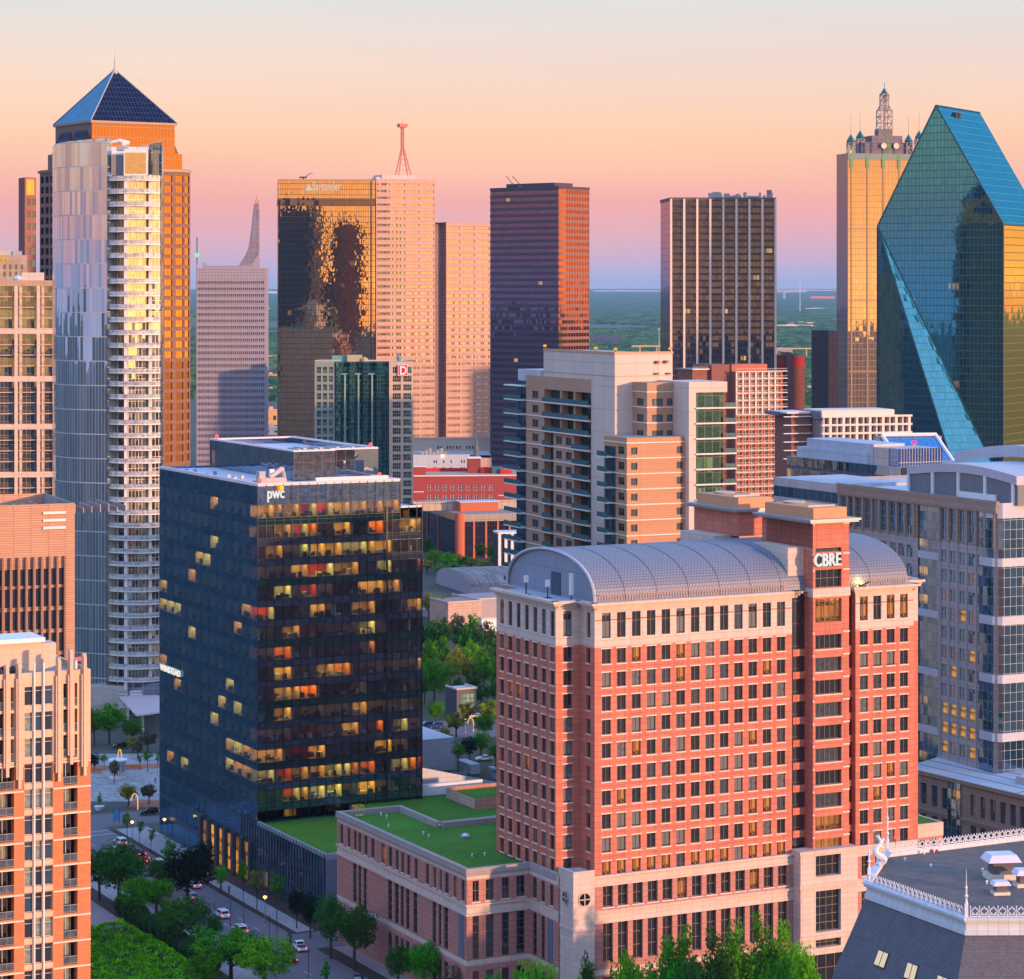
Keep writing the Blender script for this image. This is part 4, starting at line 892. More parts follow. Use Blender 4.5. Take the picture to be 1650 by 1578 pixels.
# ---- base of the tower: two storeys, limestone bands
vb = -.55; uP = -1.7
m = MB(); zg1 = Z(1552); zgb = Z(1566)
opU = [(c - ww / 2 - uP - .12, c + ww / 2 - uP + .12, Z(1463), Z(1429)) for c in cols]; opT = [(c - ww / 2 - uP - .12, c + ww / 2 - uP + .12, zg1, Z(1488)) for c in cols]; opG = [(c - ww / 2 - uP - .12, c + ww / 2 - uP + .12, 1.2, zgb - 1) for c in cols]
m.wall((uP, vb), (u1 + .3, vb), zA1 - 3.2, zA0, (), 1) if False else None
m.wall((uP, vb), (u1 + .3, vb), zA0, zA1 + .5, (), 1); m.wall((uP, vb), (u1 + .3, vb), zB1, zA0, opU, 0, .6); m.wall((uP, vb), (u1 + .3, vb), zB0, zB1, (), 1); m.wall((uP, vb), (u1 + .3, vb), zg1 - 1.2, zB0, [(a, b, max(c, zg1), d) for a, b, c, d in opT], 0, .6); m.wall((uP, vb), (u1 + .3, vb), zgb - .6, zg1 - 1.2, (), 1); m.wall((uP, vb), (u1 + .3, vb), 0, zgb - .6, opG, 0, .6)
m.q([(uP, vb, zA1 + .5), (u1 + .3, vb, zA1 + .5), (u1 + .3, .01, zA1 + .5), (uP, .01, zA1 + .5)], 1)
ux0, ux1 = ur - .3, U + 14
for (a, b, mi) in ((zA0, zA1 + .5, 1), (zB1, zA0, 0), (zB0, zB1, 1), (0, zB0, 0)):
    o_ = [(c - ww / 2 - ux0, c + ww / 2 - ux0, Z(1463), Z(1429)) for c in rcol] if a == zB1 else ([(c - ww / 2 - ux0, c + ww / 2 - ux0, zg1, Z(1488)) for c in rcol] if a == 0 else [])
    m.wall((ux0, vb), (U + .4, vb), a, b, o_, mi, .6)
m.q([(ux0, vb, zA1 + .5), (U + .4, vb, zA1 + .5), (U + .4, .01, zA1 + .5), (ux0, .01, zA1 + .5)], 1)
m.wall((U + .4, vb), (U + .4, nd), 0, zA1 + .5, (), 0)
m.build('base_wall', [S_red2, S_stone], T)
for a, b, c, d in opU + opT + opG: W.add((uP, vb), (u1, vb), a, c, b - a, d - c, .6, win_mesh(round(b - a, 2), round(d - c, 2), 1, 1 if d > zB1 else 2 if c > 5 else 1, .1, Gv[3] if (d > zB1 and int(a * 7) % 5 == 0) else Gv[0], S_fr, S_lint if d > zB1 else None, .6))
for c in rcol: W.add((ux0, vb), (U, vb), c - ww / 2 - ux0, Z(1463), ww, Z(1429) - Z(1463), .6, win_mesh(ww, Z(1429) - Z(1463), 1, 1, .1, Gv[0], S_fr, S_lint, .6)); W.add((ux0, vb), (U, vb), c - ww / 2 - ux0, zg1, ww, Z(1488) - zg1, .6, win_mesh(ww, Z(1488) - zg1, 1, 3, .1, Gv[0], S_fr, None, .6))
m = MB()
for z_, o_ in ((zA1 + .5, .35), (zA0 + .1, .12), (zB1 - .15, .3), (zB0, .12)):
    m.box(uP, u1 + .2, vb - o_, vb - .01, z_ - .3, z_ + .06, 0); m.box(ux0, U + .4, vb - o_, vb - .01, z_ - .3, z_ + .06, 0)
m.build('base_moulding', S_stone, T)
# stone portal below the bay
pu0, pu1, pv = fr.u_at(1290, -3), fr.u_at(1382, -3), -3.0
qq = lambda y: fr.z(y, pu0, pv)
w0, w1 = fr.u_at(1314.5, pv), fr.u_at(1355, pv); ztp = qq(1374)
opp = [(w0 - pu0, w1 - pu0, qq(1417), qq(1383)), (w0 - pu0, w1 - pu0, qq(1507), qq(1440)), (w0 - pu0, w1 - pu0, qq(1532), qq(1519)), (w0 - pu0 - 1, w1 - pu0 + 1, 1, qq(1543))]
m = MB(); m.wall((pu0, pv), (pu1, pv), 0, ztp, opp, 0, .9); m.wall((pu0, 0), (pu0, pv), 0, ztp, (), 0); m.wall((pu1, pv), (pu1, 0), 0, ztp, (), 0); m.q([(pu0, pv, ztp), (pu1, pv, ztp), (pu1, .4, ztp), (pu0, .4, ztp)], 0)
for z_ in (ztp, qq(1428), qq(1512)): m.box(pu0 - .3, pu1 + .3, pv - .3, pv - .01, z_ - .5, z_ + .06, 0)
m.build('entrance_portal', S_stone, T)
for a, b, c, d in opp: W.add((pu0, pv), (pu1, pv), a, c, b - a, d - c, .9, win_mesh(round(b - a, 2), round(d - c, 2), 3, 4 if d - c > 6 else 1, .12, Gv[0], S_fr, None, .9))
# pylon with round windows
pa0, pa1, pb0, pb1 = -5.9, -1.75, -3.2, 2.2; zpt = fr.z(1411, pa0, pb0)
m = MB(); m.prism([(pa0, pb0), (pa1, pb0), (pa1, pb1), (pa0, pb1)], 0, zpt, 0, 1); m.box(pa0 - .15, pa1 + .15, pb0 - .15, pb1, zpt - 9.8, zpt - 9.3, 0); m.box(pa0 - .12, pa1 + .12, pb0 - .12, pb1, zpt - 3.2, zpt - 3.0, 0)
m.box(pa0, pa1, pb0, pb0 + .4, zpt, zpt + .5, 0); m.box(pa0, pa0 + .4, pb0 + .4, pb1, zpt, zpt + .5, 0)
m.build('corner_pylon', [S_stone, M_roofgrey], T)
for (nx_, x, y, ang) in ((0, (pa0 + pa1) / 2 + .1, pb0 - .05, 0), (1, pa0 - .05, (pb0 + pb1) / 2, -math.pi / 2)):
    m = MB(); r_ = 1.15; P = [(r_ * math.cos(6.2832 * i / 24), -.03, r_ * math.sin(6.2832 * i / 24)) for i in range(24)]
    m.q(P, 0)
    for i in range(24): m.tube(P[i], P[(i + 1) % 24], .1, 4, 1, cap=False)
    m.box(-r_, r_, -.12, -.04, -.09, .09, 1); m.box(-.09, .09, -.12, -.04, -r_, r_, 1)
    m.build('round_window', [Gv[0], S_stone], T, (x, y, fr.z(1452, pa0, pb0)), ang)
# left podium wing
vw = 13.0; uw = fr.u_at(752, vw); urr = -6.1; vq = fr.v_at(543, uw); uq = fr.u_at(645, vq); vq2 = fr.v_at(710, uq)
zw = lambda y: fr.z(y, uw, vw)
zp = zw(1402); zc1 = zw(1419); U1, U0 = zw(1421), zw(1455); B1, B0 = zw(1459), zw(1476); T1, T0 = zw(1478), zw(1547); S1, S0 = zw(1549), zw(1558)
def wing(p0, p1, up, lo, mb, low2=(), dk=()):
    mb.wall(p0, p1, zc1, zp, (), 1); mb.wall(p0, p1, B1, zc1, [(a, b, U0, U1) for a, b in up], 0, .28); mb.wall(p0, p1, B0, B1, (), 1)
    mb.wall(p0, p1, S1, B0, [(a, b, T0, T1) for a, b in lo] + [(a, b, T0 + 4, T1) for a, b in low2], 0, .28); mb.wall(p0, p1, S0, S1, (), 1); mb.wall(p0, p1, 0, S0, [(a, b, 1.2, S0 - 1.0) for a, b in lo], 0, .28)
    for a, b in up: W2.add(p0, p1, a, U0, b - a, U1 - U0, .28, win_mesh(round(b - a, 2), round(U1 - U0, 2), 1, 1, .1, Gv[3] if rw.random() < .12 else Gv[0], S_fr, S_lint, .28))
    for a, b in lo: W2.add(p0, p1, a, T0, b - a, T1 - T0, .28, win_mesh(round(b - a, 2), round(T1 - T0, 2), 0, 4, .1, Gv[0], S_fr, None, .28)); W2.add(p0, p1, a, 1.2, b - a, S0 - 2.2, .28, win_mesh(round(b - a, 2), round(S0 - 2.2, 2), 0, 1, .1, Gv[0], S_fr, None, .28))
W2 = W
m = MB()
ps = [(761.5, 771.6), (782.7, 795.5), (808.6, 820.5), (832, 845.8)]
up = [(fr.u_at(a, vw) - uw, fr.u_at(b, vw) - uw) for a, b in ps]; wing((uw, vw), (urr, vw), up, up, m)
ps = [(858, 864.7), (872, 877.8), (886, 891.8)]; up = [(vw - fr.v_at(a, urr), vw - fr.v_at(b, urr)) for a, b in ps]; wing((urr, vw), (urr, pb1 - .5), up, up[:2], m)
ps = [(548.2, 552.9), (559.9, 564.5), (570, 574.7), (577.3, 581.7), (586.9, 591.9), (598, 603.2), (614.5, 620.4), (625.9, 631.7), (637.2, 642.2), (646.5, 650.9), (655.6, 660.8), (667.8, 672.7), (686, 691), (698.6, 702.4), (708.2, 712), (716.7, 722.8), (730.6, 735.6), (743.4, 748.4)]
up = [(vq - fr.v_at(a, uw), vq - fr.v_at(b, uw)) for a, b in ps]
ps = [(568.6, 574.4), (577, 581.7), (585.5, 590.7), (624.7, 631.4), (635.8, 642.2), (645, 650.3), (653.8, 659.6), (665.5, 672.1), (696.6, 702.4), (706.2, 711), (715, 721.9)]
lo = [(vq - fr.v_at(a, uw), vq - fr.v_at(b, uw)) for a, b in ps]
wing((uw, vq), (uw, vw), up, lo, m)
big = 16
m.wall((uq, vq), (uw, vq), 0, zp, (), 0); m.wall((uq, vq2), (uq, vq), 0, zp, (), 0); m.wall((big, vq2), (uq, vq2), 0, zp, (), 0)
pl = [(uw, vw), (urr, vw), (nw, vw), (nw, Dl), (0, Dl), (big, Dl), (big, vq2), (uq, vq2), (uq, vq), (uw, vq)]
m.build('podium_wall', [S_red2, S_stone], T)
grass = surf('green_roof_turf', (.050, .185, .012), rough=.95, var=.5, ns=.13, bump=.5)
m = MB(); m.q([(*p, zp - 1.0) for p in [(uw, vw), (0, vw), (0, vq2), (uw, vq2)]], 0); m.q([(*p, zp - 1.0) for p in [(0, Dl), (big, Dl), (big, vq2), (0, vq2)]], 0); m.q([(*p, zp - 1.0) for p in [(uw, vq2), (uq, vq2), (uq, vq), (uw, vq)]], 0)
m.build('green_roof', grass, T)
m = MB(); S_cop = surf('weathered_coping', (.34, .30, .30), var=.2, ns=.6)
def coping(a, b, w_=.9):
    dx, dy = b[0] - a[0], b[1] - a[1]; l = math.hypot(dx, dy); nx, ny = -dy / l * w_, dx / l * w_
    m.prism([a, b, (b[0] + nx, b[1] + ny), (a[0] + nx, a[1] + ny)], zp - 1.2, zp + .12, 0)
gm_ = MB()
for a, b, c, d in ((uw + .7, uw + 1.5, vw + .7, vq - .9), (uw + 1.51, urr + .8, vw + .7, vw + 1.4), (uq - .75, uq + .2, vq2, vq - .9), (uq + .2, big, vq2 - .85, vq2)): gm_.q([(a, c, zp - .985), (b, c, zp - .985), (b, d, zp - .985), (a, d, zp - .985)], 0)
gm_.build('gravel_border', surf('roof_gravel', (.26, .24, .22), var=.3, ns=2.0), T)
coping((uw - .15, vw + .82), (uw - .15 + .001, vw + .8)) if False else None
for a, b in [((uw - .2, vw - .2), (urr + .9, vw - .2)), ((urr - .02, vw - .02), (urr - .02, pb1 + .3)), ((uw - .2, vq + .2), (uw - .2, vw + .71)), ((uq + .2, vq - .0), (uw + .71, vq - .0)), ((uq + .2, vq2 + .2), (uq + .2, vq - .91)), ((big, vq2 + .02), (uq + .21, vq2 + .02)), ]: coping(a, b)
m.box(uw - .35, uw - .02, vw - .35, vq, zw(1407) - .3, zw(1407), 0); m.box(uw - .3, urr, vw - .35, vw - .02, zw(1407) - .3, zw(1407), 0)
m.build('parapet_coping', S_cop, T)
m = MB(); m.box(uw - .25, uw - .01, vw, vq, B0 - .1, B0 + .25, 0); m.box(uw - .25, uw - .01, vw, vq, B1 - .25, B1 + .05, 0); m.box(uw - .25, urr - .3, vw - .25, vw - .01, B0 - .1, B0 + .25, 0); m.box(uw - .25, urr - .3, vw - .25, vw - .01, B1 - .25, B1 + .05, 0); m.build('podium_moulding', S_stone, T)
for (pa, pb_) in ((739.6, 747.8),):
    m = MB(); a, b = fr.v_at(pa, uw), fr.v_at(pb_, uw); m.box(uw - .08, uw - .01, b, a, T0, T1, 0); m.build('grey_infill_panel', surf('slate_infill', (.13, .16, .22), rough=.5), T); m = MB(); a, b = fr.v_at(883, urr), fr.v_at(891, urr); m.box(urr - .08, urr - .01, b, a, T0, T1, 0); m.build('grey_infill_panel', surf('slate_infill', (.13, .16, .22), rough=.5), T)
W.flush()
# roof things on the podium
def on_roof(name, lab, cat, px, py, z, builder, mats, group=None, rot=None):
    X, Y = gnd(px, py, z); m = MB(); builder(m); o = m.build(name, mats, loc=(X, Y, z), rot=fr.a if rot is None else rot); return tag(o, lab, cat, group)
zr = zp - 1.0
S_sky = surf('white_skylight_dome', (.7, .75, .85), rough=.2)
def sky(m): m.box(-.8, .8, -.7, .7, 0, .5, 1); m.lathe([(.75, .5), (.6, .8), (0, 1.0)], 8, 0)
on_roof('skylight', 'white dome skylight at the middle of the turf roof', 'skylight', 708, 1333, zr, sky, [S_sky, M_steel])
on_roof('skylight', 'white dome skylight nearer the brick tower on the turf roof', 'skylight', 750, 1351, zr, sky, [S_sky, M_steel])
def vent(m): m.tube((0, 0, 0), (0, 0, .45), .13, 6, 0); m.lathe([(.22, .45), (.22, .6), (0, .65)], 6, 0)
for i, (a, b) in enumerate([(614, 1314), (623, 1318), (626, 1333), (682, 1345), (691, 1350), (761, 1381), (781, 1379)]): on_roof('vent_pipe', 'small white vent pipe standing in the podium turf roof', 'vent pipe', a, b, zr, vent, [M_white], 'vent pipes in the podium turf roof')
def cage(m):
    for x in (-.9, 0, .9):
        for y in (-.7, .7): m.tube((x, y, 0), (x, y, 1.9), .07, 4, 0)
    for z_ in (.9, 1.85):
        m.box(-.95, .95, -.75, -.67, z_, z_ + .1, 0); m.box(-.95, .95, .67, .75, z_, z_ + .1, 0); m.box(-.95, -.87, -.7, .7, z_, z_ + .1, 0); m.box(.87, .95, -.7, .7, z_, z_ + .1, 0)
    m.box(-.8, .8, -.6, .6, 0, .35, 1)
on_roof('roof_hatch_rail', 'yellow safety rail around a hatch at the turf roof corner', 'safety rail', 577, 1314, zr, cage, [surf('yellow_rail', (.75, .55, .02)), M_white])
# low pink annexe seen behind the wing
fa = Fr(765, 560, 27); T3 = thing('brick_annexe', 'low pink annexe with a stone parapet tucked between the white pavilion and the brick tower', 'building', fa)
zz0 = gz(1287, 560); m = MB(); m.wall((0, 14), (0, 0), 0, zz0 - 2.2, [(3 + 3 * i, 5 + 3 * i, zz0 - 6, zz0 - 2.8) for i in range(4)][:4], 0, .5); m.wall((0, 14), (0, 0), zz0 - 2.2, zz0, (), 1); m.wall((0, 0), (24, 0), 0, zz0, (), 0); m.q([(0, 0, zz0 - .8), (24, 0, zz0 - .8), (24, 14, zz0 - .8), (0, 14, zz0 - .8)], 2); m.wall((24, 0), (24, 14), 0, zz0); m.wall((24, 14), (0, 14), 0, zz0)
m.build('wall', [S_red2, S_stone, grass], T3); W = Wins(T3, fa)
for i in range(4): W.add((0, 14), (0, 0), 3 + 3 * i, zz0 - 6, 2, 3.2, .5, win_mesh(2, 3.2, 1, 1, .1, Gv[0], S_fr, None, .5))
W.flush()
fa = Fr(1488, 505, 27); T3 = thing('brick_annexe', 'pink podium annexe with a stone top at the right foot of the brick tower', 'building', fa)
zz0 = gz(1328, 505)
m = MB(); m.box(-14, 4.5, 0, 14, 0, zz0 - 2.6, 0); m.box(-14.1, 4.6, -.1, 14.1, zz0 - 2.6, zz0, 1); m.q([(-14, .5, zz0 + .03), (4, .5, zz0 + .03), (4, 13.5, zz0 + .03), (-14, 13.5, zz0 + .03)], 2); m.build('wall', [S_red2, S_stone, grass], T3)
W = Wins(T3, fa)
for i in range(4): W.add((-14, 0), (4, 0), 6.5 + 3 * i, zz0 - 7, 1.8, 4, -.03, win_mesh(1.8, 4, 1, 1, .1, Gv[0], S_fr, None, 0))
W.flush()
# ---------------------------------------------------------------- dark glass office tower with lit rooms (left of centre)
fr = Fr(525, 522, 27)
T = thing('glass_office_tower', 'dark blue glass office tower with lit orange rooms and pwc lettering', 'office building', fr)
vt = fr.v_at(415); ve = fr.v_at(257); ue = fr.u_at(645, vt); ue2 = fr.u_at(680, vt)
z0 = fr.z(1325, 0, vt); zt = fr.z(781, 0, vt); fh = 32.9 * fr.w(0, vt)[1] / F; zlow = fr.z(815, ue2, vt)
NP = 17; pw = ue / NP
G_pl = glass('navy_curtain_wall', (.006, .022, .045), (.24, .46, .68), refl=.60, rough=.012, pane=(1.55, fh), jit=.016, warp=.05, blind=(.10, (.04, .09, .13)), mull=(.07, (.02, .03, .04), .12), sp=(.26, (.008, .035, .070), .3), lit=(.03, (1, .5, .08), .5), lvl=2, tvar=.25)
G_sp = glass('slate_spandrel_glass', (.04, .065, .10), (.28, .48, .75), refl=.4, pane=(pw, 1.4), jit=.012, mull=(.06, (.015, .02, .025)), tvar=.5)
G_sp2 = glass('teal_spandrel_glass', (.008, .045, .055), (.22, .50, .60), refl=.34, pane=(pw, 1.4), jit=.012, mull=(.06, (.015, .02, .025)), tvar=.5)
G_scr = glass('screen_glass_dark', (.10, .14, .18), (.5, .68, .85), refl=.40, pane=(2.3, 8), jit=.010, mull=(.08, (.02, .03, .04)), tvar=.3)
S_mul = surf('black_mullion', (.015, .02, .025), rough=.4)
def room(name, base, lit, patt=0): return glass(name, base, (.5, .62, .72), refl=.16, pane=(.85, fh), jit=.012, lit=lit, lvl=1, tvar=.3)
G_see = [glass('clear_office_glass', (.04, .05, .06), (.30, .55, .85), refl=.22, pane=(1.9, fh), jit=.01, see=.9), glass('tinted_office_glass', (.05, .06, .08), (.30, .55, .85), refl=.34, pane=(1.9, fh), jit=.01, see=.75)]
RM = [room('room_dark', (.035, .05, .07), None), room('room_grey', (.16, .18, .21), None), room('room_curtain', (.30, .36, .34), None), room('room_dim', (.20, .09, .08), (.8, (1, .38, .16), .30)),
      room('room_orange', (.20, .07, .02), (.85, (1, .36, .05), 1.25)), room('room_yellow', (.22, .14, .02), (.92, (1, .55, .08), 1.35)), room('room_red', (.22, .03, .02), (.7, (1, .16, .05), .6))]
W = Wins(T, fr, 'window')
rr = random.Random(4)
m = MB()
# left plane (tower and podium share it)
m.q([(0, ve, 0), (0, 0, 0), (0, 0, z0), (0, ve, z0)], 0)
m.build('left_curtain_wall', [G_pl], T)
m = MB(); m.q([(ue2, vt, 0), (ue2, ve, 0), (ue2, ve, zlow), (ue2, vt, zlow)], 0); m.q([(ue2, ve, 0), (0, ve, 0), (0, ve, zt), (ue2, ve, zt)], 0); m.q([(ue, vt, zlow), (ue, ve, zlow), (ue, ve, zt), (ue, vt, zt)], 0); m.build('rear_curtain_wall', [G_pl], T)
# front: per-floor bands with real recess behind a mullion grid
nf = int((zt - 4.5 - z0) / fh)
m = MB(); sp = 0; zf = [zt - 4.4 - fh * k for k in range(nf + 1)]
grid = [i * pw for i in range(NP + 1)]; ex = ue2
ncol = int(ue2 / pw) + 1; pcs = [min(ex, i * pw) for i in range(ncol + 1)]
for k in range(nf + 1):
    ztop = zf[k]; wtop = ztop; wbot = ztop - 2.75; lim = ue if k == 0 else ex
    zb = max(z0 + .02, ztop - fh)
    if wbot < z0 + .3: break
    m.q([(0, vt - .02, zb), (lim, vt - .02, zb), (lim, vt - .02, wbot), (0, vt - .02, wbot)], 1 if (k * 7) % 3 == 0 else 0)
    i = 0; cells = cells if k else []
    lit_share = {0: .85, 1: .5, 2: .45, 3: .45, 4: .35, 5: .65, 6: .25, 7: .25, 8: .3, 9: .25, 10: .25, 11: .3, 12: .4, 13: .9, 14: .4}.get(k, .2)
    while pcs[i] < lim - .2:
        n = rr.choice((1, 2, 2, 3)); j = i + 1
        while j < len(pcs) - 1 and j < i + n and pcs[j] < lim - .2: j += 1
        b = min(pcs[j], lim); wid = b - pcs[i]
        r_ = rr.random()
        gm = RM[rr.choice((4, 4, 5, 6))] if r_ < lit_share else RM[rr.choice((0, 0, 0, 1, 2, 3, 3))]
        if k == 13 and r_ < .75: gm = RM[5]
        W.add((0, vt), (ex, vt), pcs[i] + .02, wbot, wid - .04, wtop - wbot, .0 + .25, win_mesh(round(wid - .04, 2), round(wtop - wbot, 2), -1, 0, .05, RM[2] if (r_ > .93 and n == 1) else G_see[(k + j) % 2], S_mul, None, .25))
        cells.append((k, pcs[i], b, zb, wtop, wbot, r_ < lit_share or (k == 13 and r_ < .8), rr.random()))
        i = j
m.q([(0, vt - .02, zf[0]), (ue, vt - .02, zf[0]), (ue, vt - .02, zt), (0, vt - .02, zt)], 2)
m.q([(0, vt - .02, 0), (ex, vt - .02, 0), (ex, vt - .02, z0 + .02), (0, vt - .02, z0 + .02)], 0)
m.build('spandrel_glass', [G_sp, G_sp2, G_scr], T)
m = MB()
for i, x in enumerate(pcs):
    m.box(x - .05, x + .05, vt - .16, vt - .03, z0, zt if x <= ue + .1 else zlow, 0)
for k in range(nf + 1):
    for z_ in (zf[k], zf[k] - 2.75):
        if z_ > z0: m.box(.06, ex if k else ue, vt - .12, vt - .035, z_ - .05, z_ + .05, 0)
m.box(ue * .895, ue * .895 + .5, vt - .2, vt - .165, z0, zlow, 0)
m.build('mullion_grid', S_mul, T)
# the rooms behind the glass: slabs, partitions, back walls, desks and ceiling lamps
IM = [surf('office_carpet', (.10, .09, .09), var=.2), surf('office_ceiling', (.45, .43, .40)), surf('office_cream_wall', (.52, .42, .28), var=.1), surf('office_orange_wall', (.62, .22, .05), var=.1), surf('office_red_wall', (.42, .05, .035), var=.1), surf('office_grey_wall', (.22, .24, .26), var=.1), surf('office_furniture', (.05, .045, .05)), surf('pale_column', (.50, .55, .50)), glow('ceiling_lamp_amber', (1, .52, .10), 15.0), glow('ceiling_lamp_yellow', (1, .66, .14), 15.0), glow('dim_lamp', (1, .55, .3), 2.2)]
for k in range(nf + 1):
    cs = [c for c in cells if c[0] == k]
    if not cs: continue
    m = MB(); D0 = vt + .27; x1 = cs[-1][2] - .03; dp = 5.5
    wt, wb = cs[0][4], cs[0][5]
    m.q([(.03, D0, wb - .01), (x1, D0, wb - .01), (x1, D0 + dp, wb - .01), (.03, D0 + dp, wb - .01)], 0); m.q([(.03, D0, wt + .02), (.03, D0 + dp, wt + .02), (x1, D0 + dp, wt + .02), (x1, D0, wt + .02)], 1)
    for (_, a, b_, zb, w1_, w0_, lit, rv) in cs:
        wl = (2 if rv < .6 else 3 if rv < .76 else 4 if rv < .84 else 5) if lit else (5 if rv < .7 else 4 if rv < .76 else 2)
        bd = dp * (.55 + .45 * rr.random())
        m.q([(a, D0 + bd, wb), (b_, D0 + bd, wb), (b_, D0 + bd, wt), (a, D0 + bd, wt)], wl); m.q([(b_ - .04, D0, wb), (b_ - .04, D0 + bd, wb), (b_ - .04, D0 + bd, wt), (b_ - .04, D0, wt)], wl if rv < .8 else 7)
        if lit: m.q([(a + .25, D0 + .8, wt - .03), (a + .25, D0 + 2.4, wt - .03), (b_ - .25, D0 + 2.4, wt - .03), (b_ - .25, D0 + .8, wt - .03)], 8 if rv < .65 else 9)
        elif rv > .45: m.q([(a + .3, D0 + 2.2, wt - .03), (a + .3, D0 + 2.9, wt - .03), (b_ - .3, D0 + 2.9, wt - .03), (b_ - .3, D0 + 2.2, wt - .03)], 10)
        for q_ in range(int((b_ - a) * 1.3)):
            x = a + .2 + rr.random() * (b_ - a - 1.1); y = D0 + .3 + rr.random() * 2.6; hh = rr.choice((.75, .75, 1.1, .5)); m.box(x, x + rr.uniform(.4, 1.1), y, y + .6, wb, wb + hh, 6 if rr.random() < .8 else 7, bottom=False)
        if rr.random() < .3: m.box(a + .1, a + .6, D0 + .1, D0 + .6, wb, wt, 7, bottom=False)
    m.build('office_floor', IM, T)
G_le = glass('left_office_glass', (.01, .03, .05), (.30, .54, .80), refl=.42, pane=(1.55, fh), jit=.014, warp=.04, mull=(.07, (.02, .03, .04), .06), tvar=.35, see=.9)
G_ls = glass('left_spandrel_glass', (.010, .035, .065), (.26, .48, .72), refl=.45, pane=(1.55, 1.4), jit=.014, warp=.03, mull=(.07, (.02, .03, .04), .05), tvar=.4)
LW = ve - vt; ns_ = 13; sg = LW / ns_; m2 = MB()
m2.q([(0, ve, zf[0]), (0, vt, zf[0]), (0, vt, zt), (0, ve, zt)], 0)
for k in range(nf + 1):
    wt = zf[k]; wb = wt - 2.75; zb = max(z0, wt - fh)
    if wb < z0 + .3: m2.q([(0, ve, z0), (0, vt, z0), (0, vt, wt), (0, ve, wt)], 0); break
    m2.q([(0, ve, zb), (0, vt, zb), (0, vt, wb), (0, ve, wb)], 0)
    m = MB(); v0_, v1_ = vt + 5.9, ve - .3
    m.q([(.05, v0_, wb - .01), (5, v0_, wb - .01), (5, v1_, wb - .01), (.05, v1_, wb - .01)], 0); m.q([(.05, v0_, wt + .02), (.05, v1_, wt + .02), (5, v1_, wt + .02), (5, v0_, wt + .02)], 1)
    for i in range(ns_):
        W.add((0, ve), (0, vt), i * sg + .02, wb, sg - .04, wt - wb, .02, win_mesh(round(sg - .04, 2), round(wt - wb, 2), -1, 0, .05, G_le, S_mul, None, .02))
        a = max(v0_, vt + i * sg); b_ = vt + (i + 1) * sg; rv = rr.random(); lit = rr.random() < (.45 if (k > 10 and i < 4) or (k in (5, 6) and i > 9) else .13); bd = 2.5 + 2 * rr.random()
        if b_ - a < 1: continue
        wl = 2 if lit else (5 if rv < .7 else 3)
        m.q([(bd, a, wb), (bd, b_, wb), (bd, b_, wt), (bd, a, wt)], wl); m.q([(.1, b_ - .05, wb), (bd, b_ - .05, wb), (bd, b_ - .05, wt), (.1, b_ - .05, wt)], wl if rv < .6 else 7)
        if lit: m.q([(.8, a + .3, wt - .03), (.8, b_ - .3, wt - .03), (2.2, b_ - .3, wt - .03), (2.2, a + .3, wt - .03)], 8 if rv < .5 else 9)
        for q_ in range(4): y = a + .2 + rr.random() * (b_ - a - 1.2); x = .3 + rr.random() * 1.6; m.box(x, x + .6, y, y + rr.uniform(.4, 1), wb, wb + rr.choice((.75, 1.1, .5)), 6, bottom=False)
    m.build('office_floor', IM, T)
m2.build('left_spandrel_glass', [G_ls], T)
W.flush()
# roof with pale membrane, parapet and sunk glass box
m = MB(); S_rw = surf('lilac_roof_membrane', (.60, .58, .66), var=.08, ns=.1)
m.q([(0, vt, zt - .5), (ue, vt, zt - .5), (ue, ve, zt - .5), (0, ve, zt - .5)], 0)
m.box(-.05, ue + .05, vt - .05, vt + 1.1, zt - .4, zt + .2, 1); m.box(-.05, .8, vt + 1.1, ve, zt - .4, zt + .2, 1); m.box(ue - .8, ue + .05, vt + 1.1, ve, zt - .4, zt + .2, 1)
m.box(ue * .42, ue * .93, vt + 1.1, vt + 2, zt - .4, zt + .9, 1)
m.q([(ue + .05, vt, zlow - .3), (ue2, vt, zlow - .3), (ue2, ve, zlow - .3), (ue + .05, ve, zlow - .3)], 0); m.box(ue + .06, ue2 + .05, vt - .05, vt + .6, zlow - .3, zlow + .12, 1)
m.build('roof', [S_rw, surf('pink_white_coping', (.72, .62, .62), var=.05)], T)
vc = vt + 12; uc0 = fr.u_at(473, vc); uc1 = fr.u_at(540, vc); ue_ = fr.u_at(617, vc); zc = fr.z(727, uc0, vc); vc2 = fr.v_at(338, uc0)
m = MB(); zb_ = zt - .45
G_s2 = glass('penthouse_screen_glass', (.04, .055, .07), (.52, .62, .72), refl=.55, pane=(2.2, 4.2), jit=.02, mull=(.08, (.02, .03, .04)), lit=(.02, (1, .3, .08), .9), lvl=1, tvar=.25)
G_s3 = glass('penthouse_dark_panel', (.10, .105, .12), (.45, .48, .5), refl=.20, pane=(2.2, 4.2), jit=.01, mull=(.08, (.02, .03, .04)), tvar=.2)
m.q([(uc0, vc2, zb_), (uc0, vc, zb_), (uc0, vc, zc), (uc0, vc2, zc)], 0); m.q([(uc0, vc, zb_), (uc1, vc, zb_), (uc1, vc, zc), (uc0, vc, zc)], 1); m.q([(uc1, vc, zb_), (uc1, vc + 2.5, zb_), (uc1, vc + 2.5, zc), (uc1, vc, zc)], 1)
m.q([(uc1, vc + 2.5, zb_), (ue_, vc + 2.5, zb_), (ue_, vc + 2.5, zc), (uc1, vc + 2.5, zc)], 0); m.q([(ue_, vc + 2.5, zb_), (ue_, vc2, zb_), (ue_, vc2, zc), (ue_, vc + 2.5, zc)], 0); m.q([(ue_, vc2, zb_), (uc0, vc2, zb_), (uc0, vc2, zc), (ue_, vc2, zc)], 0)
m.build('penthouse_screen', [G_s2, G_s3], T)
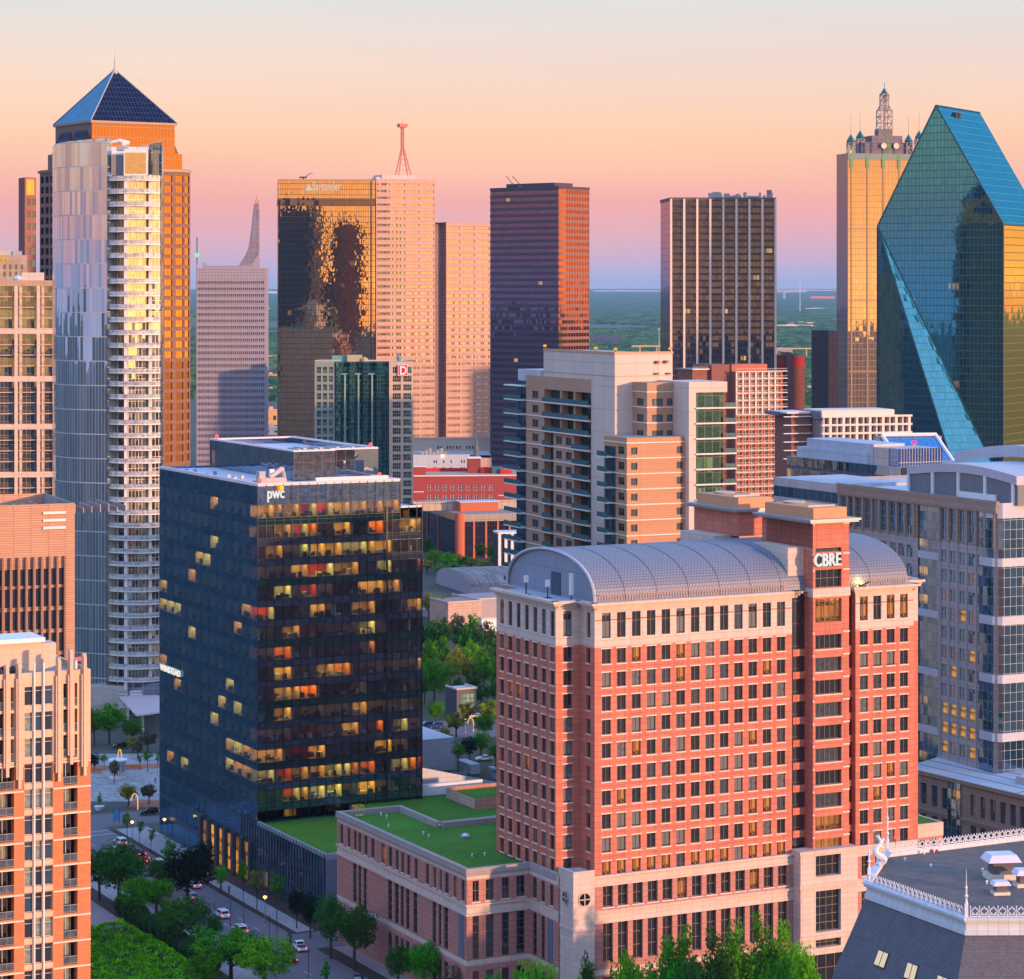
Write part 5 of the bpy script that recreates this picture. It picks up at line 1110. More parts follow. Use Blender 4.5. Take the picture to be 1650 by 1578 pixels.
m = MB(); m.q([(uc0, vc, zc - 1.4), (uc1, vc, zc - 1.4), (uc1, vc + 2.5, zc - 1.4), (uc0, vc + 2.5, zc - 1.4)], 0); m.q([(uc0, vc + 2.5, zc - 1.4), (ue_, vc + 2.5, zc - 1.4), (ue_, vc2, zc - 1.4), (uc0, vc2, zc - 1.4)], 0)
m.box(uc0 - .05, uc0 + .9, vc, vc2, zc - .2, zc + .15, 1); m.box(uc0, uc1, vc - .05, vc + .8, zc - .2, zc + .14, 1); m.box(uc1, ue_, vc + 2.45, vc + 3.3, zc - .2, zc + .14, 1); m.box(uc0, ue_ + .05, vc2 - 1, vc2, zc - .2, zc + .16, 1); m.box(ue_ - .8, ue_ + .05, vc + 3.3, vc2 - 1, zc - .2, zc + .15, 1)
m.build('penthouse_roof', [S_rw, surf('pink_white_coping', (.72, .62, .62), var=.05)], T)
m = MB(); 
for i in range(16): m.box(uc0 + 3 + i * 1.3, uc0 + 3.9 + i * 1.3, vc + 8, vc + 14, zc - 1.35, zc - .3 + (i % 3) * .2, 0)
m.build('cooling_plant', M_mech, T)
m = MB(); m.box(2, 3.4, vt + 4, vt + 6, zt - .45, zt + 2.4, 0); m.box(3.8, 8.5, vt + 5, vt + 6.5, zt - .45, zt + .9, 1); m.tube((5, vt + 6, zt + .8), (8.8, vt + 8, zt + 2.6), .55, 8, 1); m.tube((8.8, vt + 8, zt + 2.6), (9.8, vt + 9, zt - .3), .55, 8, 0); m.box(5.6, 6.6, vt + 7, vt + 7.6, zt - .4, zt + 2.6, 2); m.build('roof_duct', [M_mech, surf('tan_duct', (.5, .42, .38)), M_white], T)
for (u_, v_, z_) in ((1.2, vt + 1.6, zt), (ue - 4, vt + 2, zt + .4), (uc0 + 1, vc2 - 2, zc), (ue_ - 1.2, vc + 4, zc)):
    m = MB(); m.lathe([(0, .2), (.35, .3), (.38, .75), (0, 1.0)], 8, 0); m.tube((0, 0, 0), (0, 0, .3), .12, 6, 1); X, Y = fr.w(u_, v_); o = m.build('beacon_lamp', [M_red, M_dark], loc=(X, Y, z_ + .15)); tag(o, 'red warning lamp on the roof of the dark glass tower', 'beacon', 'red warning lamps on the dark glass tower')
rnd = random.Random(8)
for i in range(12):
    X, Y = fr.w(rnd.uniform(1.8, 7.5), rnd.uniform(vt + 8, ve - 8)); m = MB(); m.box(-.35, .35, -.3, .3, 0, rnd.uniform(.4, .9), 0); o = m.build('roof_vent', M_steel, loc=(X, Y, zt - .48), rot=fr.a); tag(o, 'small grey vent on the pale roof of the dark glass tower', 'roof vent', 'vents on the dark glass tower roof')
# lettering
zl = fr.z(803.5, 1, vt)
text('pwc', 'sign_lettering', 3.3, M_letter, T, (fr.u_at(429.5, vt), vt - .35, zl), (R(90), 0, 0), .12, (.72, 1), bold=.05)
k_ = fr.w(0, vt)[1] / F
m = MB(); O = glow('emblem_orange', (1, .22, .01), 1.2); Yl = glow('emblem_yellow', (1, .55, .02), 1.3); Rd = glow('emblem_red', (1, .03, .01), 1.0)
eu = fr.u_at(446, vt); ez = fr.z(792, 1, vt)
m.box(eu, eu + 1.45, vt - .42, vt - .3, ez + .1, ez + 1.2, 0); m.box(eu + .5, eu + 1.35, vt - .5, vt - .43, ez + .15, ez + 1.05, 1); m.box(eu - .65, eu + .1, vt - .38, vt - .3, ez - .1, ez + .15, 2)
m.build('block_emblem', [O, Yl, Rd], T)
text('WINSTEAD', 'sign_lettering', 2.0, M_letter, T, (-.3, fr.v_at(260), fr.z(1079, 0, fr.v_at(260))), (R(90), 0, -math.pi / 2), .1, (1.35, 1), bold=.03)
# podium: turf roof, blue end wall
m = MB(); m.q([(0.0, 0, z0 - .35), (ex + 12, 0, z0 - .35), (ex + 12, vt, z0 - .35), (0, vt, z0 - .35)], 0); m.build('turf_roof', grass, T)
m = MB(); m.box(0, ex + 12, 0, .5, z0 - .9, z0 + .25, 0); m.box(-.02, .35, .5, vt, z0 - .6, z0 + .25, 0); m.build('podium_coping', surf('blue_grey_coping', (.30, .34, .42)), T)
m = MB(); m.wall((0, 0), (ex + 12, 0), 0, z0 - .9, (), 0); m.wall((ex + 12, 0), (ex + 12, vt), 0, z0, (), 0); m.build('podium_wall', surf('blue_grey_render', (.17, .20, .27), var=.06), T)
m = MB()
for i in range(30): v = 1 + i * 1.55; m.box(-.22, -.02, v, v + .07, 0, z0 + .3, 0)
m.build('podium_fins', surf('steel_fin', (.12, .14, .17)), T)
# lobby piers at street level
m = MB(); GL = glow('lobby_light', (1, .45, .08), 1.1)
for i in range(6):
    v = vt + 4 + i * 5; m.box(-.06, -.03, v, v + 3.4, 0.5, 8.5, 0)
m.build('lobby_window', [glass('lobby_glass', (.25, .10, .03), (.6, .5, .4), refl=.1, pane=(1.2, 2.8), lit=(.9, (1, .42, .07), 1.2), lvl=1, mull=(.08, (.04, .03, .02)))], T)
m = MB()
for i in range(7): v = vt + 2.6 + i * 5; m.box(-.8, -.02, v, v + 1.3, 0, 9.2, 0)
m.build('lobby_pier', surf('slate_pier', (.05, .06, .08)), T)
# ---------------------------------------------------------------- left side towers
# curved glass condominium tower
Yc = 781
fr = Fr(172, Yc, 0); k_ = Yc / F
T = thing('condominium_tower', 'tall curved glass condominium tower with white balconies, its upper windows blazing gold', 'apartment building', fr)
zb = gz(1133, Yc); ztl, ztr, ztm = gz(228, Yc), gz(222, Yc), gz(277, Yc); fh = 20.65 * k_
def pu(px): return (px - 172) * k_
def pv(a): return gx(a[0], Yc + a[1]) - fr.x
G_ml = glass('silver_curtain_wall', (.10, .12, .16), (.80, .90, 1.0), refl=.78, rough=.02, pane=(1.05, fh * 1.94), jit=.022, warp=.006, mull=(.09, (.50, .50, .52), .30), tvar=.35)
G_mw = glass('condo_window', (.10, .12, .13), (1.0, .92, .75), refl=.66, pane=(.95, 3.4), jit=.02, mull=(.10, (.75, .68, .60), .1), tvar=.3, blind=(.3, (.55, .52, .48)))
G_md = glass('condo_dark_window', (.02, .03, .05), (.5, .62, .8), refl=.3, pane=(1.0, 3.4), jit=.02, mull=(.1, (.3, .32, .35), .1), tvar=.4)
S_wt = surf('white_tower_concrete', (.80, .76, .72), var=.04); S_gb = glass('balcony_glass', (.55, .58, .60), (.8, .85, .9), refl=.22, pane=(1.4, 1.2), mull=(.06, (.8, .8, .8)), tvar=.2)
XB = gx(262, Yc + 30) - fr.x
left = [(84.5, 30), (86, 22), (89.5, 15), (95, 10.8), (103, 7.9), (113, 5.8), (127, 3.9), (145, 2.3), (160, 1.1), (172.5, .2)]
m = MB(); s_ = 0
for (a, b) in zip(left[:-1], left[1:]):
    x0, y0, x1, y1 = pv(a), a[1], pv(b), b[1]; l = math.hypot(x1 - x0, y1 - y0); t0 = ztl + (ztr - ztl) * (a[0] - 85) / 87; t1 = ztl + (ztr - ztl) * (b[0] - 85) / 87
    m.q([(x0, y0, zb + 3), (x1, y1, zb + 3), (x1, y1, t1), (x0, y0, t0)], 0, [(s_, zb), (s_ + l, zb), (s_ + l, t1), (s_, t0)]); s_ += l
m.q([(pu(172.5), .2, ztm), (pu(172.5), 9, ztm), (pu(172.5), 9, ztr), (pu(172.5), .2, ztr)], 0)
m.build('curved_glass_skin', [G_ml], T, smooth=True)
nfl = int((ztm - zb) / fh); bal = [(172.5, 1.0), (180, -.6), (192, -2.0), (206, -2.9), (222, -3.2), (236, -2.9), (248, -2.0), (258.5, -.2)]
inn = [(172.5, .6), (187, 3.0), (188, 3.6), (204, 3.6), (205, -2.2), (222, -1.0), (242, .6), (243, -.4), (259, 1.9)]
sty = [G_mw, None, G_md, None, G_mw, G_mw, None, G_mw]
m = MB()
for (a, b), g_ in zip(zip(inn[:-1], inn[1:]), sty):
    m.q([(pu(a[0]), a[1], zb), (pu(b[0]), b[1], zb), (pu(b[0]), b[1], ztm - 1), (pu(a[0]), a[1], ztm - 1)], {G_mw: 0, G_md: 1}.get(g_, 2), [(pu(a[0]), 0), (pu(b[0]), 0), (pu(b[0]), ztm), (pu(a[0]), ztm)] if g_ else None)
XC = gx(263, Yc + 12) - fr.x
m.q([(pu(259), 1.9, zb), (XC, 12, zb), (XC, 12, ztl - 2), (pu(259), 1.4, ztl - 5)], 3, [(0, zb), (9, zb), (9, ztl), (0, ztl)])
m.q([(XC, 12, zb), (XB, 30, zb), (XB, 30, ztl), (XC, 12, ztl)], 2); XL = pv(left[0]); m.q([(XB, 30, zb), (XL, 30, zb), (XL, 30, ztl), (XB, 30, ztl)], 2); pass
m.q([(pu(88), 22, ztm - 1), (pu(172), 1, ztm - 1), (pu(259), 1.9, ztm - 1), (XB, 30, ztm - 1), (XL, 30, ztm - 1)], 4)
m.build('core_wall', [G_mw, G_md, S_wt, glass('edge_glass', (.06, .10, .13), (.7, .85, .95), refl=.5, pane=(1.5, fh), jit=.03, mull=(.15, (.5, .52, .5), .3)), M_roofgrey], T)
for k in range(nfl + 1):
    z = ztm - 3.2 - k * fh + 2.0 - 1.2
    if z < zb - 1: break
    m = MB()
    for (a, b) in zip(bal[:-1], bal[1:]):
        A = [(pu(a[0]), a[1]), (pu(b[0]), b[1]), (pu(b[0]), 3.0), (pu(a[0]), 3.0)]
        m.q([(*A[0], z - .35), (*A[1], z - .35), (*A[1], z), (*A[0], z)], 0); m.q([(*A[0], z), (*A[1], z), (*A[2], z), (*A[3], z)], 0); m.q([(*A[3], z - .35), (*A[2], z - .35), (*A[1], z - .35), (*A[0], z - .35)], 0)
        m.q([(*A[0], z), (*A[1], z), (*A[1], z + 1.15), (*A[0], z + 1.15)], 1)
    m.build('balcony', [S_wt, S_gb], T)
for px_, y_, w_ in ((204.5, -2.3, 1.0), (242.5, -.9, .9), (187.3, 2.6, .4)):
    m = MB(); m.box(pu(px_) - w_ / 2, pu(px_) + w_ / 2, y_, 3.5, zb, ztm - 1, 0); m.build('white_pier', S_wt, T)
m = MB(); z0_, z1_ = ztm - .95, gz(240, Yc); m.box(pu(175), pu(197), 5, 14, z0_, z1_ - 1.5, 0); m.box(pu(197), pu(235), 3, 15, z0_, z1_, 1); m.q([(pu(199), 2.94, z0_ + .5), (pu(233), 2.94, z0_ + .5), (pu(233), 2.94, z1_ - 1), (pu(199), 2.94, z1_ - 1)], 2)
m.build('roof_plant_room', [surf('grey_roof_box', (.28, .28, .32)), S_wt, glass('gold_louvre', (.40, .28, .12), (1, .8, .45), refl=.5, pane=(1.2, 6), mull=(.12, (.5, .35, .2)))], T)
m = MB(); z2_ = gz(231, Yc); m.tube((pu(170), 7, z2_ + .5), (pu(188), 7, z2_ + 1.2), .5, 6, 0); m.tube((pu(186), 7, z2_ + 1.2), (pu(203), 7, z2_ + .4), .6, 6, 0); m.box(pu(192), pu(198), 6, 8.5, z1_, z2_ + .6, 0); m.box(pu(183), pu(200), 5.5, 9, z1_ - .2, z1_ + 1.3, 1); m.build('window_cleaning_crane', [M_white, M_mech], T)
m = MB()
for i in range(12):
    a = 209 + i * 4.4; zt_i = gz(232 - i * .4 - 3 * (i / 11) ** 2, Yc); m.box(pu(a), pu(a) + .16, 13.5 - i * 1.0, 13.8 - i * 1.0, ztm - 1, zt_i, 0)
    if i < 11:
        for z in (ztm + 2, ztm + 5, gz(233, Yc)): m.tube((pu(a), 13.5 - i, z), (pu(a + 4.4), 12.5 - i, z), .12, 4, 0, cap=False)
m.q([(pu(235), 6, ztm - 1), (pu(259.5), 1.9, ztm - 1), (pu(259.5), 1.9, gz(228, Yc)), (pu(235), 6, gz(231, Yc))][::1], 1)
m.build('glass_crown', [S_gb, glass('crown_glass', (.12, .12, .11), (.7, .7, .65), refl=.35, pane=(1.5, 3.2), mull=(.2, (.5, .48, .42)))], T)
for i in range(10):
    pass
# entrance canopy at its foot
X, Y = gnd(214, 1192); m = MB(); zc_ = 5.6
P = [(gx(193, 775) - X, 775 - Y), (gx(220, 742) - X, 742 - Y), (gx(262, 748) - X, 748 - Y), (gx(262, 775) - X, 775 - Y), (gx(243, 782) - X, 782 - Y)]
m.prism(P, zc_, zc_ + .5, 0, 1, bottom=True); o = m.build('entrance_canopy', [M_white, surf('pink_canopy_roof', (.55, .42, .42))], loc=(X, Y, 0)); tag(o, 'white edged flat entrance canopy at the foot of the curved condominium tower', 'canopy')
m = MB()
for p in [(gx(230, 748) - X, 748 - Y), (gx(206, 770) - X, 770 - Y)]: m.box(p[0] - .35, p[0] + .35, p[1] - .3, p[1] + .3, 0, zc_, 0)
m.build('column', M_white, o)
m = MB(); m.box(gx(206, 778) - X, gx(262, 778) - X, 778 - Y, 790 - Y, 0, zc_ + 4, 0); m.build('lobby', glass('grey_lobby_glass', (.05, .06, .08), (.6, .7, .8), refl=.35, pane=(3, 4), mull=(.2, (.3, .3, .3))), o)
m = MB(); m.box(gx(147, 785) - X, gx(208, 785) - X, 779 - Y, 795 - Y, 0, 8.5, 0); m.build('lobby_wall', M_concrete, o)
# cream residential grid
fr = Fr(-80, 862, 8)
T = thing('apartment_tower', 'cream apartment block with a big square lattice of balconies at the left edge', 'apartment building', fr)
L = fr.u_at(88.5); zt = fr.z(455, L); D = 24; fo = (fr.z(525, L) - fr.z(602, L)) / 4; k_ = fr.w(L, 0)[1] / F
S_cr = surf('cream_precast', (.66, .52, .43), joint=(5, 2.5), jw=.05, var=.05); S_cr2 = surf('tan_cornice_brick', (.52, .34, .24), joint=(1.2, .6), jw=.05)
G_cr = [glass('cream_block_window', (.05, .07, .09), (.55, .72, .85), refl=.35, pane=(1.3, 3), jit=.02, mull=(.1, (.5, .38, .25), .1), tvar=.5), G_mw]
bay = (fr.u_at(88) - fr.u_at(24.5)) / 2 * 1.0
bay = fr.u_at(62) - fr.u_at(26)
xs0 = fr.u_at(26) - bay * 6
ops = []; gh = 4 * fo
tops = [fr.z(461, L) - gh * j for j in range(8)]
for j, zt_ in enumerate(tops):
    for i in range(9):
        a = xs0 + bay * i + .55; b = min(xs0 + bay * (i + 1) - .55, L - .1)
        if b - a > 2 and a > 0 and zt_ - gh > 0: ops.append((a, b, zt_ - gh + 1.7, zt_))
m = MB(); m.wall((0, 0), (L, 0), 0, zt - 1.2, ops, 0, 2.2); m.wall((0, 0), (L, 0), zt - 1.2, zt + .6, (), 1); m.wall((0, D), (0, 0), 0, zt); m.wall((L, 0), (L, D), 0, zt); m.wall((L, D), (0, D), 0, zt); m.q([(0, 0, zt), (L, 0, zt), (L, D, zt), (0, D, zt)], 2)
m.build('wall', [S_cr, S_cr2, M_roofgrey], T)
W = Wins(T, fr); 
for a, b, c, d in ops: W.add((0, 0), (L, 0), a, c, b - a, d - c, 2.2, win_mesh(round(b - a, 2), round(d - c, 2), -1, 0, .1, G_cr[0], S_cr, None))
W.flush()
nb_ = 0
ops.sort(key=lambda o: (fr.px(o[0], 0) < -20, -o[3]))
for a, b, c, d in ops:
    if fr.px(b, 0) < -5: continue
    h_ = (d - c) / 4
    m = MB(); m.box(a + .45, a + 1.25, .6, 2.15, c, d, 0); m.build('column', S_cr, T)
    for q_ in range(4):
        z = c + q_ * h_; m = MB(); e = a + (b - a) * .72
        m.box(a + .02, e, .05, 2.1, z - .12 if q_ else z, z + .12, 0); m.box(a + .1, e, .1, .16, z + 1.0, z + 1.1, 1)
        x = a + .15
        while x < e: m.box(x, x + .05, .1, .15, z + .12, z + 1.0, 1); x += .42
        m.box(e, b - .02, .9, 2.15, z - .12 if q_ else z, z + .10, 0)
        m.build('balcony', [surf('peach_slab', (.70, .50, .36)), surf('bronze_rail', (.35, .2, .12))], T)
m = MB(); u_ = fr.u_at(34); m.box(u_, fr.u_at(69), 4, 12, zt, zt + 3.2, 0); m.build('roof_plant_room', S_cr, T)
m = MB(); m.lathe([(0, 2.2), (1.4, 1.6), (1.8, .9), (1.2, 0)], 8, 0, (fr.u_at(28), 5)); o_ = m.build('roof_tent', surf('blue_white_tent', (.5, .6, .7)), T, (0, 0, zt + .3))
# orange-lit office block with fins
fr = Fr(-120, 478, 22)
T = thing('office_block', 'tan brick office block with a blank top and rows of tall dark windows between fins', 'office building', fr)
L = fr.u_at(120.5); zt = fr.z(811, L); D = 26
S_tn = surf('tan_brick', (.55, .31, .21), joint=(3.2, .45), jw=.06, var=.09, streak=.05); S_tp2 = surf('tan_brick_side', (.55, .31, .21), joint=(3.2, .45), jw=.06)
G_tn2 = glass('black_blue_window', (.012, .016, .028), (.5, .6, .8), refl=.35, jit=.02, warp=.06)
pz0 = L - (fr.u_at(120.5) - fr.u_at(105)); pit_ = fr.u_at(105.5) - fr.u_at(93.1); ops = []
zr_ = [(fr.z(941, L), fr.z(914.5, L))] + [(fr.z(975.5 + 36.2 * j, L), fr.z(945.5 + 36.2 * j, L)) for j in range(12)]
for (a, b) in zr_:
    for i in range(16):
        x = fr.u_at(95) - i * pit_
        if x > 1: ops.append((x, x + pit_ * .62, a, b))
m = MB(); m.wall((0, 0), (L, 0), 0, zt, ops, 0, .5); m.wall((L, 0), (L, D), 0, zt, (), 0); m.wall((L, D), (0, D), 0, zt); m.wall((0, D), (0, 0), 0, zt); m.q([(0, 0, zt - 2.2), (L, 0, zt - 2.2), (L, D, zt - 2.2), (0, D, zt - 2.2)], 1)
m.q([(0.3, .3, zt - 2.2), (0.3, .3, zt), (L - .3, .3, zt), (L - .3, .3, zt - 2.2)], 2); m.q([(L - .3, .3, zt - 2.2), (L - .3, .3, zt), (L - .3, D, zt), (L - .3, D, zt - 2.2)], 2); m.q([(0, 0, zt), (L, 0, zt), (L - .3, .3, zt), (.3, .3, zt)], 2); m.q([(L, 0, zt), (L, D, zt), (L - .3, D, zt), (L - .3, .3, zt)], 2)
m.build('wall', [S_tn, M_roofgrey, surf('grey_parapet_back', (.28, .26, .26))], T)
W = Wins(T, fr)
for a, b, c, d in ops: W.add((0, 0), (L, 0), a, c, b - a, d - c, .5, win_mesh(round(b - a, 2), round(d - c, 2), 0, 0, .07, G_tn2, S_fr, None))
W.flush()
for i in range(14):
    x = fr.u_at(105) - i * pit_ - .32; m = MB(); m.box(x, x + .35, -.75, -.01, 0, fr.z(895, L), 0); m.build('fin', surf('brown_fin', (.28, .17, .13)), T)
for j in range(3):
    m = MB(); z = fr.z(825 + j * 12, L); m.box(fr.u_at(69), fr.u_at(105.5), -.35, -.01, z - .25, z + .2, 0); m.build('white_louvre_bar', M_white, T)
m = MB()
for i in range(22): m.box(4 + i * 1.6, 4.15 + i * 1.6, 3, 14, zt - 2.1, zt - 1.2 + (i % 4) * .25, 0)
m.box(3, L - 4, 8, 8.3, zt - 1.2, zt - 1.0, 0); m.build('roof_pipework', M_steel, T)
# near brick residential tower
Yn = 340
fr0 = Fr(146, Yn, 27); L = 26.0
class Fs(Fr):
    def __init__(s): s.a = fr0.a; s.c, s.s = fr0.c, fr0.s; s.x, s.y = fr0.w(-L, 0)
fr = Fs()
T = thing('brick_apartment_tower', 'orange brick apartment tower with a cream finned crown in the left foreground', 'apartment building', fr)
zq = lambda y: fr0.z(y)
S_ob = surf('orange_brick', (.56, .20, .085), joint=(.6, .2), jw=.025, jcol=(.46, .2, .11), var=.12, bump=.1, streak=.05); S_ss = surf('peach_stone', (.68, .46, .34), joint=(2.0, 1.4), jw=.025, jcol=(.5, .33, .24), var=.05, streak=.06)
S_bd = surf('cream_band', (.76, .62, .52), var=.05)
Gb_ = [glass('flat_window', (.02, .028, .045), (.55, .68, .85), refl=.25, jit=.03, warp=.04), glass('flat_window_blue', (.03, .07, .14), (.5, .7, .95), refl=.35, jit=.03), glass('flat_window_curtain', (.30, .36, .34), (.7, .8, .8), refl=.15, jit=.03)]
fh = 41.2 * Yn / F; zbr = zq(1222); zpar = zq(1078); D = 15
rb = random.Random(3)
half = [('b', 0, 1.75), ('o', 1.75, 3.65), ('b', 3.65, 4.95), ('w', 4.95, 8.85), ('b', 8.85, 10.1), ('o', 10.1, 12.0), ('b', 12.0, 13.9), ('o', 13.9, 15.8), ('b', 15.8, 17), ('w', 17, 21), ('b', 21, 22.4), ('o', 22.4, 24.2), ('b', 24.2, 26)]
opsB, opsS, balc, wins = [], [], [], []
nfl = int(zbr / fh)
for k in range(-3, nfl):
    zf_ = zbr - (k + 1) * fh                  # floor level
    for t, a, b in half:
        A, B_ = L - b, L - a; lst = opsS if k < 0 else opsB
        if k < 0 and t == 'o':
            lst.append((A + .02, A + .85, zf_ + .35, zf_ + fh - .05)); lst.append((B_ - .85, B_ - .02, zf_ + .35, zf_ + fh - .05)); balc.append((A + .02, A + .85, zf_ + .35, fh - .4, 1)); balc.append((B_ - .85, B_ - .02, zf_ + .35, fh - .4, 1))
        elif t == 'o': lst.append((A, B_, zf_ + .1, zf_ + fh - .25)); balc.append((A, B_, zf_ + .1, fh - .35, 0))
        elif t == 'w': lst.append((A + .1, B_ - .1, zf_ + .75, zf_ + fh - .12)); wins.append((A + .1, B_ - .1, zf_ + .75, fh - .87))
m = MB(); zbr1 = zq(1211)
m.wall((0, 0), (L, 0), 0, zbr, opsB, 0, 1.5); m.wall((0, 0), (L, 0), zbr, zpar, opsS, 1, 1.5)
m.wall((L, 0), (L, D), 0, zbr, (), 0); m.wall((L, 0), (L, D), zbr, zpar, (), 1); m.wall((L, D), (0, D), 0, zpar, (), 0); m.wall((0, D), (0, 0), 0, zpar, (), 0)
m.q([(0, .5, zpar - 1), (L, .5, zpar - 1), (L, D, zpar - 1), (0, D, zpar - 1)], 2); m.q([(.4, .5, zpar - 1), (.4, .5, zpar), (L - .4, .5, zpar), (L - .4, .5, zpar - 1)], 1); m.q([(0, 0, zpar), (L, 0, zpar), (L - .4, .5, zpar), (.4, .5, zpar)], 1); m.q([(L, 0, zpar), (L, D, zpar), (L - .4, D, zpar), (L - .4, .5, zpar)], 1)
m.build('wall', [S_ob, S_ss, surf('pale_blue_roof', (.42, .45, .52), var=.1)], T)
W = Wins(T, fr)
for a, b, z, h in wins:
    n = 3; w3 = (b - a) / 3
    for i in range(3): W.add((0, 0), (L, 0), a + i * w3 + .03, z, w3 - .06, h, .35, win_mesh(round(w3 - .06, 2), round(h, 2), 0, 0, .06, rb.choice((Gb_[0], Gb_[0], Gb_[1], Gb_[2])), S_bd, None, .35, (.74,)))
for a, b, z, h, st_ in balc:
    if st_ == 0: W.add((0, 0), (L, 0), a + .05, z, (b - a) * .72, h - .25, 1.45, win_mesh(round((b - a) * .72, 2), round(h - .25, 2), 1, 0, .07, rb.choice((Gb_[0], Gb_[0], Gb_[2])), S_bd, None, 1.45))
    else: W.add((0, 0), (L, 0), a + .05, z, (b - a) - .1, h - .5, 1.3, win_mesh(round(b - a - .1, 2), round(h - .5, 2), 0, 0, .06, rb.choice(Gb_), S_bd, None, 1.3))
W.flush()
vis = [t for t in balc if fr.px(t[1], 0) > -8]
M_rail = surf('grey_rail', (.30, .30, .32), rough=.4)
for a, b, z, h, st_ in sorted(vis, key=lambda t: -t[2])[:100]:
    m = MB(); m.box(a, b, .04, .1, z + 1.0, z + 1.07, 0); m.box(a, b, .05, .09, z + .12, z + .17, 0); m.q([(a, .07, z + .15), (b, .07, z + .15), (b, .07, z + 1.0), (a, .07, z + 1.0)], 1)
    x = a
    while x < b + .01: m.box(x, x + .04, .03, .11, z, z + 1.0, 0); x += (b - a) / 2 - .02
    m.build('balcony_rail', [M_rail, glass('rail_glass', (.10, .12, .15), (.6, .65, .7), refl=.25)], T)
for k in range(0, nfl):
    zf_ = zbr - k * fh; m = MB()
    for t, a, b in half:
        if t in ('b', 'o'): m.box(L - b, L - a, -.07 if t == 'b' else -.05, -.005, zf_ - .32, zf_ - .12, 0)
        else: m.box(L - b + .05, L - a - .05, -.06, -.005, zf_ - .1 + .1, zf_ + .72, 1) if k else None
    m.build('string_course', [S_bd, S_ss], T)
for t, a, b in half:
    if t == 'w':
        for f_ in (1 / 3, 2 / 3):
            x = L - b + .1 + (b - a - .2) * f_; m = MB(); m.tube((x, -.22, 0), (x, -.22, zq(1062)), .13, 8, 0); m.build('white_pipe', M_white, T)
for x, tp, bt in ((.9, 1052, 1248), (2.7, 1044, 1228), (4.3, 1057, 1254), (9.5, 1062, 1260), (11.1, 1063, 1240), (13.0, 1064, 1264), (14.8, 1066, 1246), (16.4, 1066, 1264), (21.7, 1070, 1270), (25, 1070, 1270)):
    m = MB(); X_ = L - x; m.box(X_ - .42, X_ + .42, -.45, -.01, zq(bt - 14), zq(1085), 0); m.box(X_ - .2, X_ + .2, -.62, -.46, zq(bt), zq(tp + 4), 0); m.box(X_ - .2, X_ + .2, -.45, .5, zq(1085), zq(tp), 0); m.build('crown_fin', S_ss, T)
m = MB(); pzt = zq(1036); a = L - 19; b = L - 4.3; m.box(a, b, 7.5, 12.5, zpar - 1, pzt - .4, 0); m.box(a - .3, b + .3, 6.6, 12.8, pzt - .4, pzt + .15, 1); m.build('penthouse', [S_ss, M_white], T)
m = MB(); m.box(b + .02, b + 2.2, 8, 11, zpar - 1, pzt - .8, 0); m.build('penthouse_wing', S_ss, T)
for i in range(10):
    x = L - 9.0 - (i % 5) * 1.35; y = 2.0 + (i // 5) * 1.7; m = MB(); m.box(-.5, .5, -.5, .5, .15, 1.35, 0); m.lathe([(.42, 1.36), (.42, 1.5), (0, 1.52)], 10, 1); X, Y = fr.w(x, y); o = m.build('condenser', [surf('blue_black_unit', (.03, .05, .07), rough=.4), M_dark], loc=(X, Y, zpar - 1), rot=fr.a); tag(o, 'dark blue air conditioning condenser on the roof of the brick apartment tower', 'condenser', 'condensers on the brick apartment tower roof')
m = MB(); x = L - 2.6; m.box(x - 1.8, x + 1.6, 1.2, 4.5, zpar - .95, zpar - .8, 0); m.tube((x - 1.7, 1.3, zpar - .75), (x + 1.5, 4.4, zpar - .75), .06, 4, 1); m.tube((x - 1.7, 4.4, zpar - .75), (x + 1.5, 1.3, zpar - .75), .06, 4, 1); m.build('roof_skylight', [surf('lilac_skylight', (.5, .5, .6)), M_dark], T)
for i, (x, y) in enumerate(((L - 1.7, 2.2), (L - 1.25, 2.3))):
    m = MB(); m.tube((0, 0, 0), (0, 0, 2.2), .2, 8, 0); X, Y = fr.w(x, y); o = m.build('flue', M_white, loc=(X, Y, zpar - 1)); tag(o, 'white flue pipe at the right corner of the brick apartment roof', 'flue', 'flues on the brick apartment roof')
m = MB(); m.lathe([(0, 0), (.3, .05), (.3, .4), (0, .5)], 8, 0); X, Y = fr.w(L - 1.1, 1.4); o = m.build('beacon_lamp', M_red, loc=(X, Y, zpar + .95)); tag(o, 'red lamp at the right corner of the brick apartment roof', 'beacon')
m = MB(); m.tube((0, 0, -1.9), (0, 0, 0), .06, 5, 0); m.build('post', M_dark, o)
# ---------------------------------------------------------------- cream and tan apartment tower in the middle
fr = Fr(990.5, 590, 24)
T = thing('apartment_tower', 'cream and tan apartment tower with glass balconies and a blank cream crown in the centre', 'apartment building', fr)
S_c1 = surf('cream_panel', (.62, .51, .45), joint=(5.5, 5.2), jw=.06, jcol=(.45, .33, .27), var=.04); S_t1 = surf('tan_render', (.46, .27, .18), joint=(9, 3.4), jw=.03, var=.05); S_wl = surf('white_string', (.78, .72, .66), var=.04)
G_n1 = glass('small_square_window', (.02, .03, .045), (.5, .65, .8), refl=.3, jit=.03, warp=.04); G_n2 = glass('teal_balcony_glazing', (.015, .05, .06), (.35, .6, .68), refl=.38, pane=(1.3, 3.3), jit=.03, mull=(.1, (.04, .05, .06), .1), tvar=.6); G_n3 = glass('blue_corner_glazing', (.012, .04, .08), (.3, .55, .8), refl=.4, pane=(1.2, 3.3), jit=.03, mull=(.1, (.03, .05, .08), .1), tvar=.6)
G_rl = glass('teal_rail_glass', (.03, .09, .11), (.5, .75, .85), refl=.35)
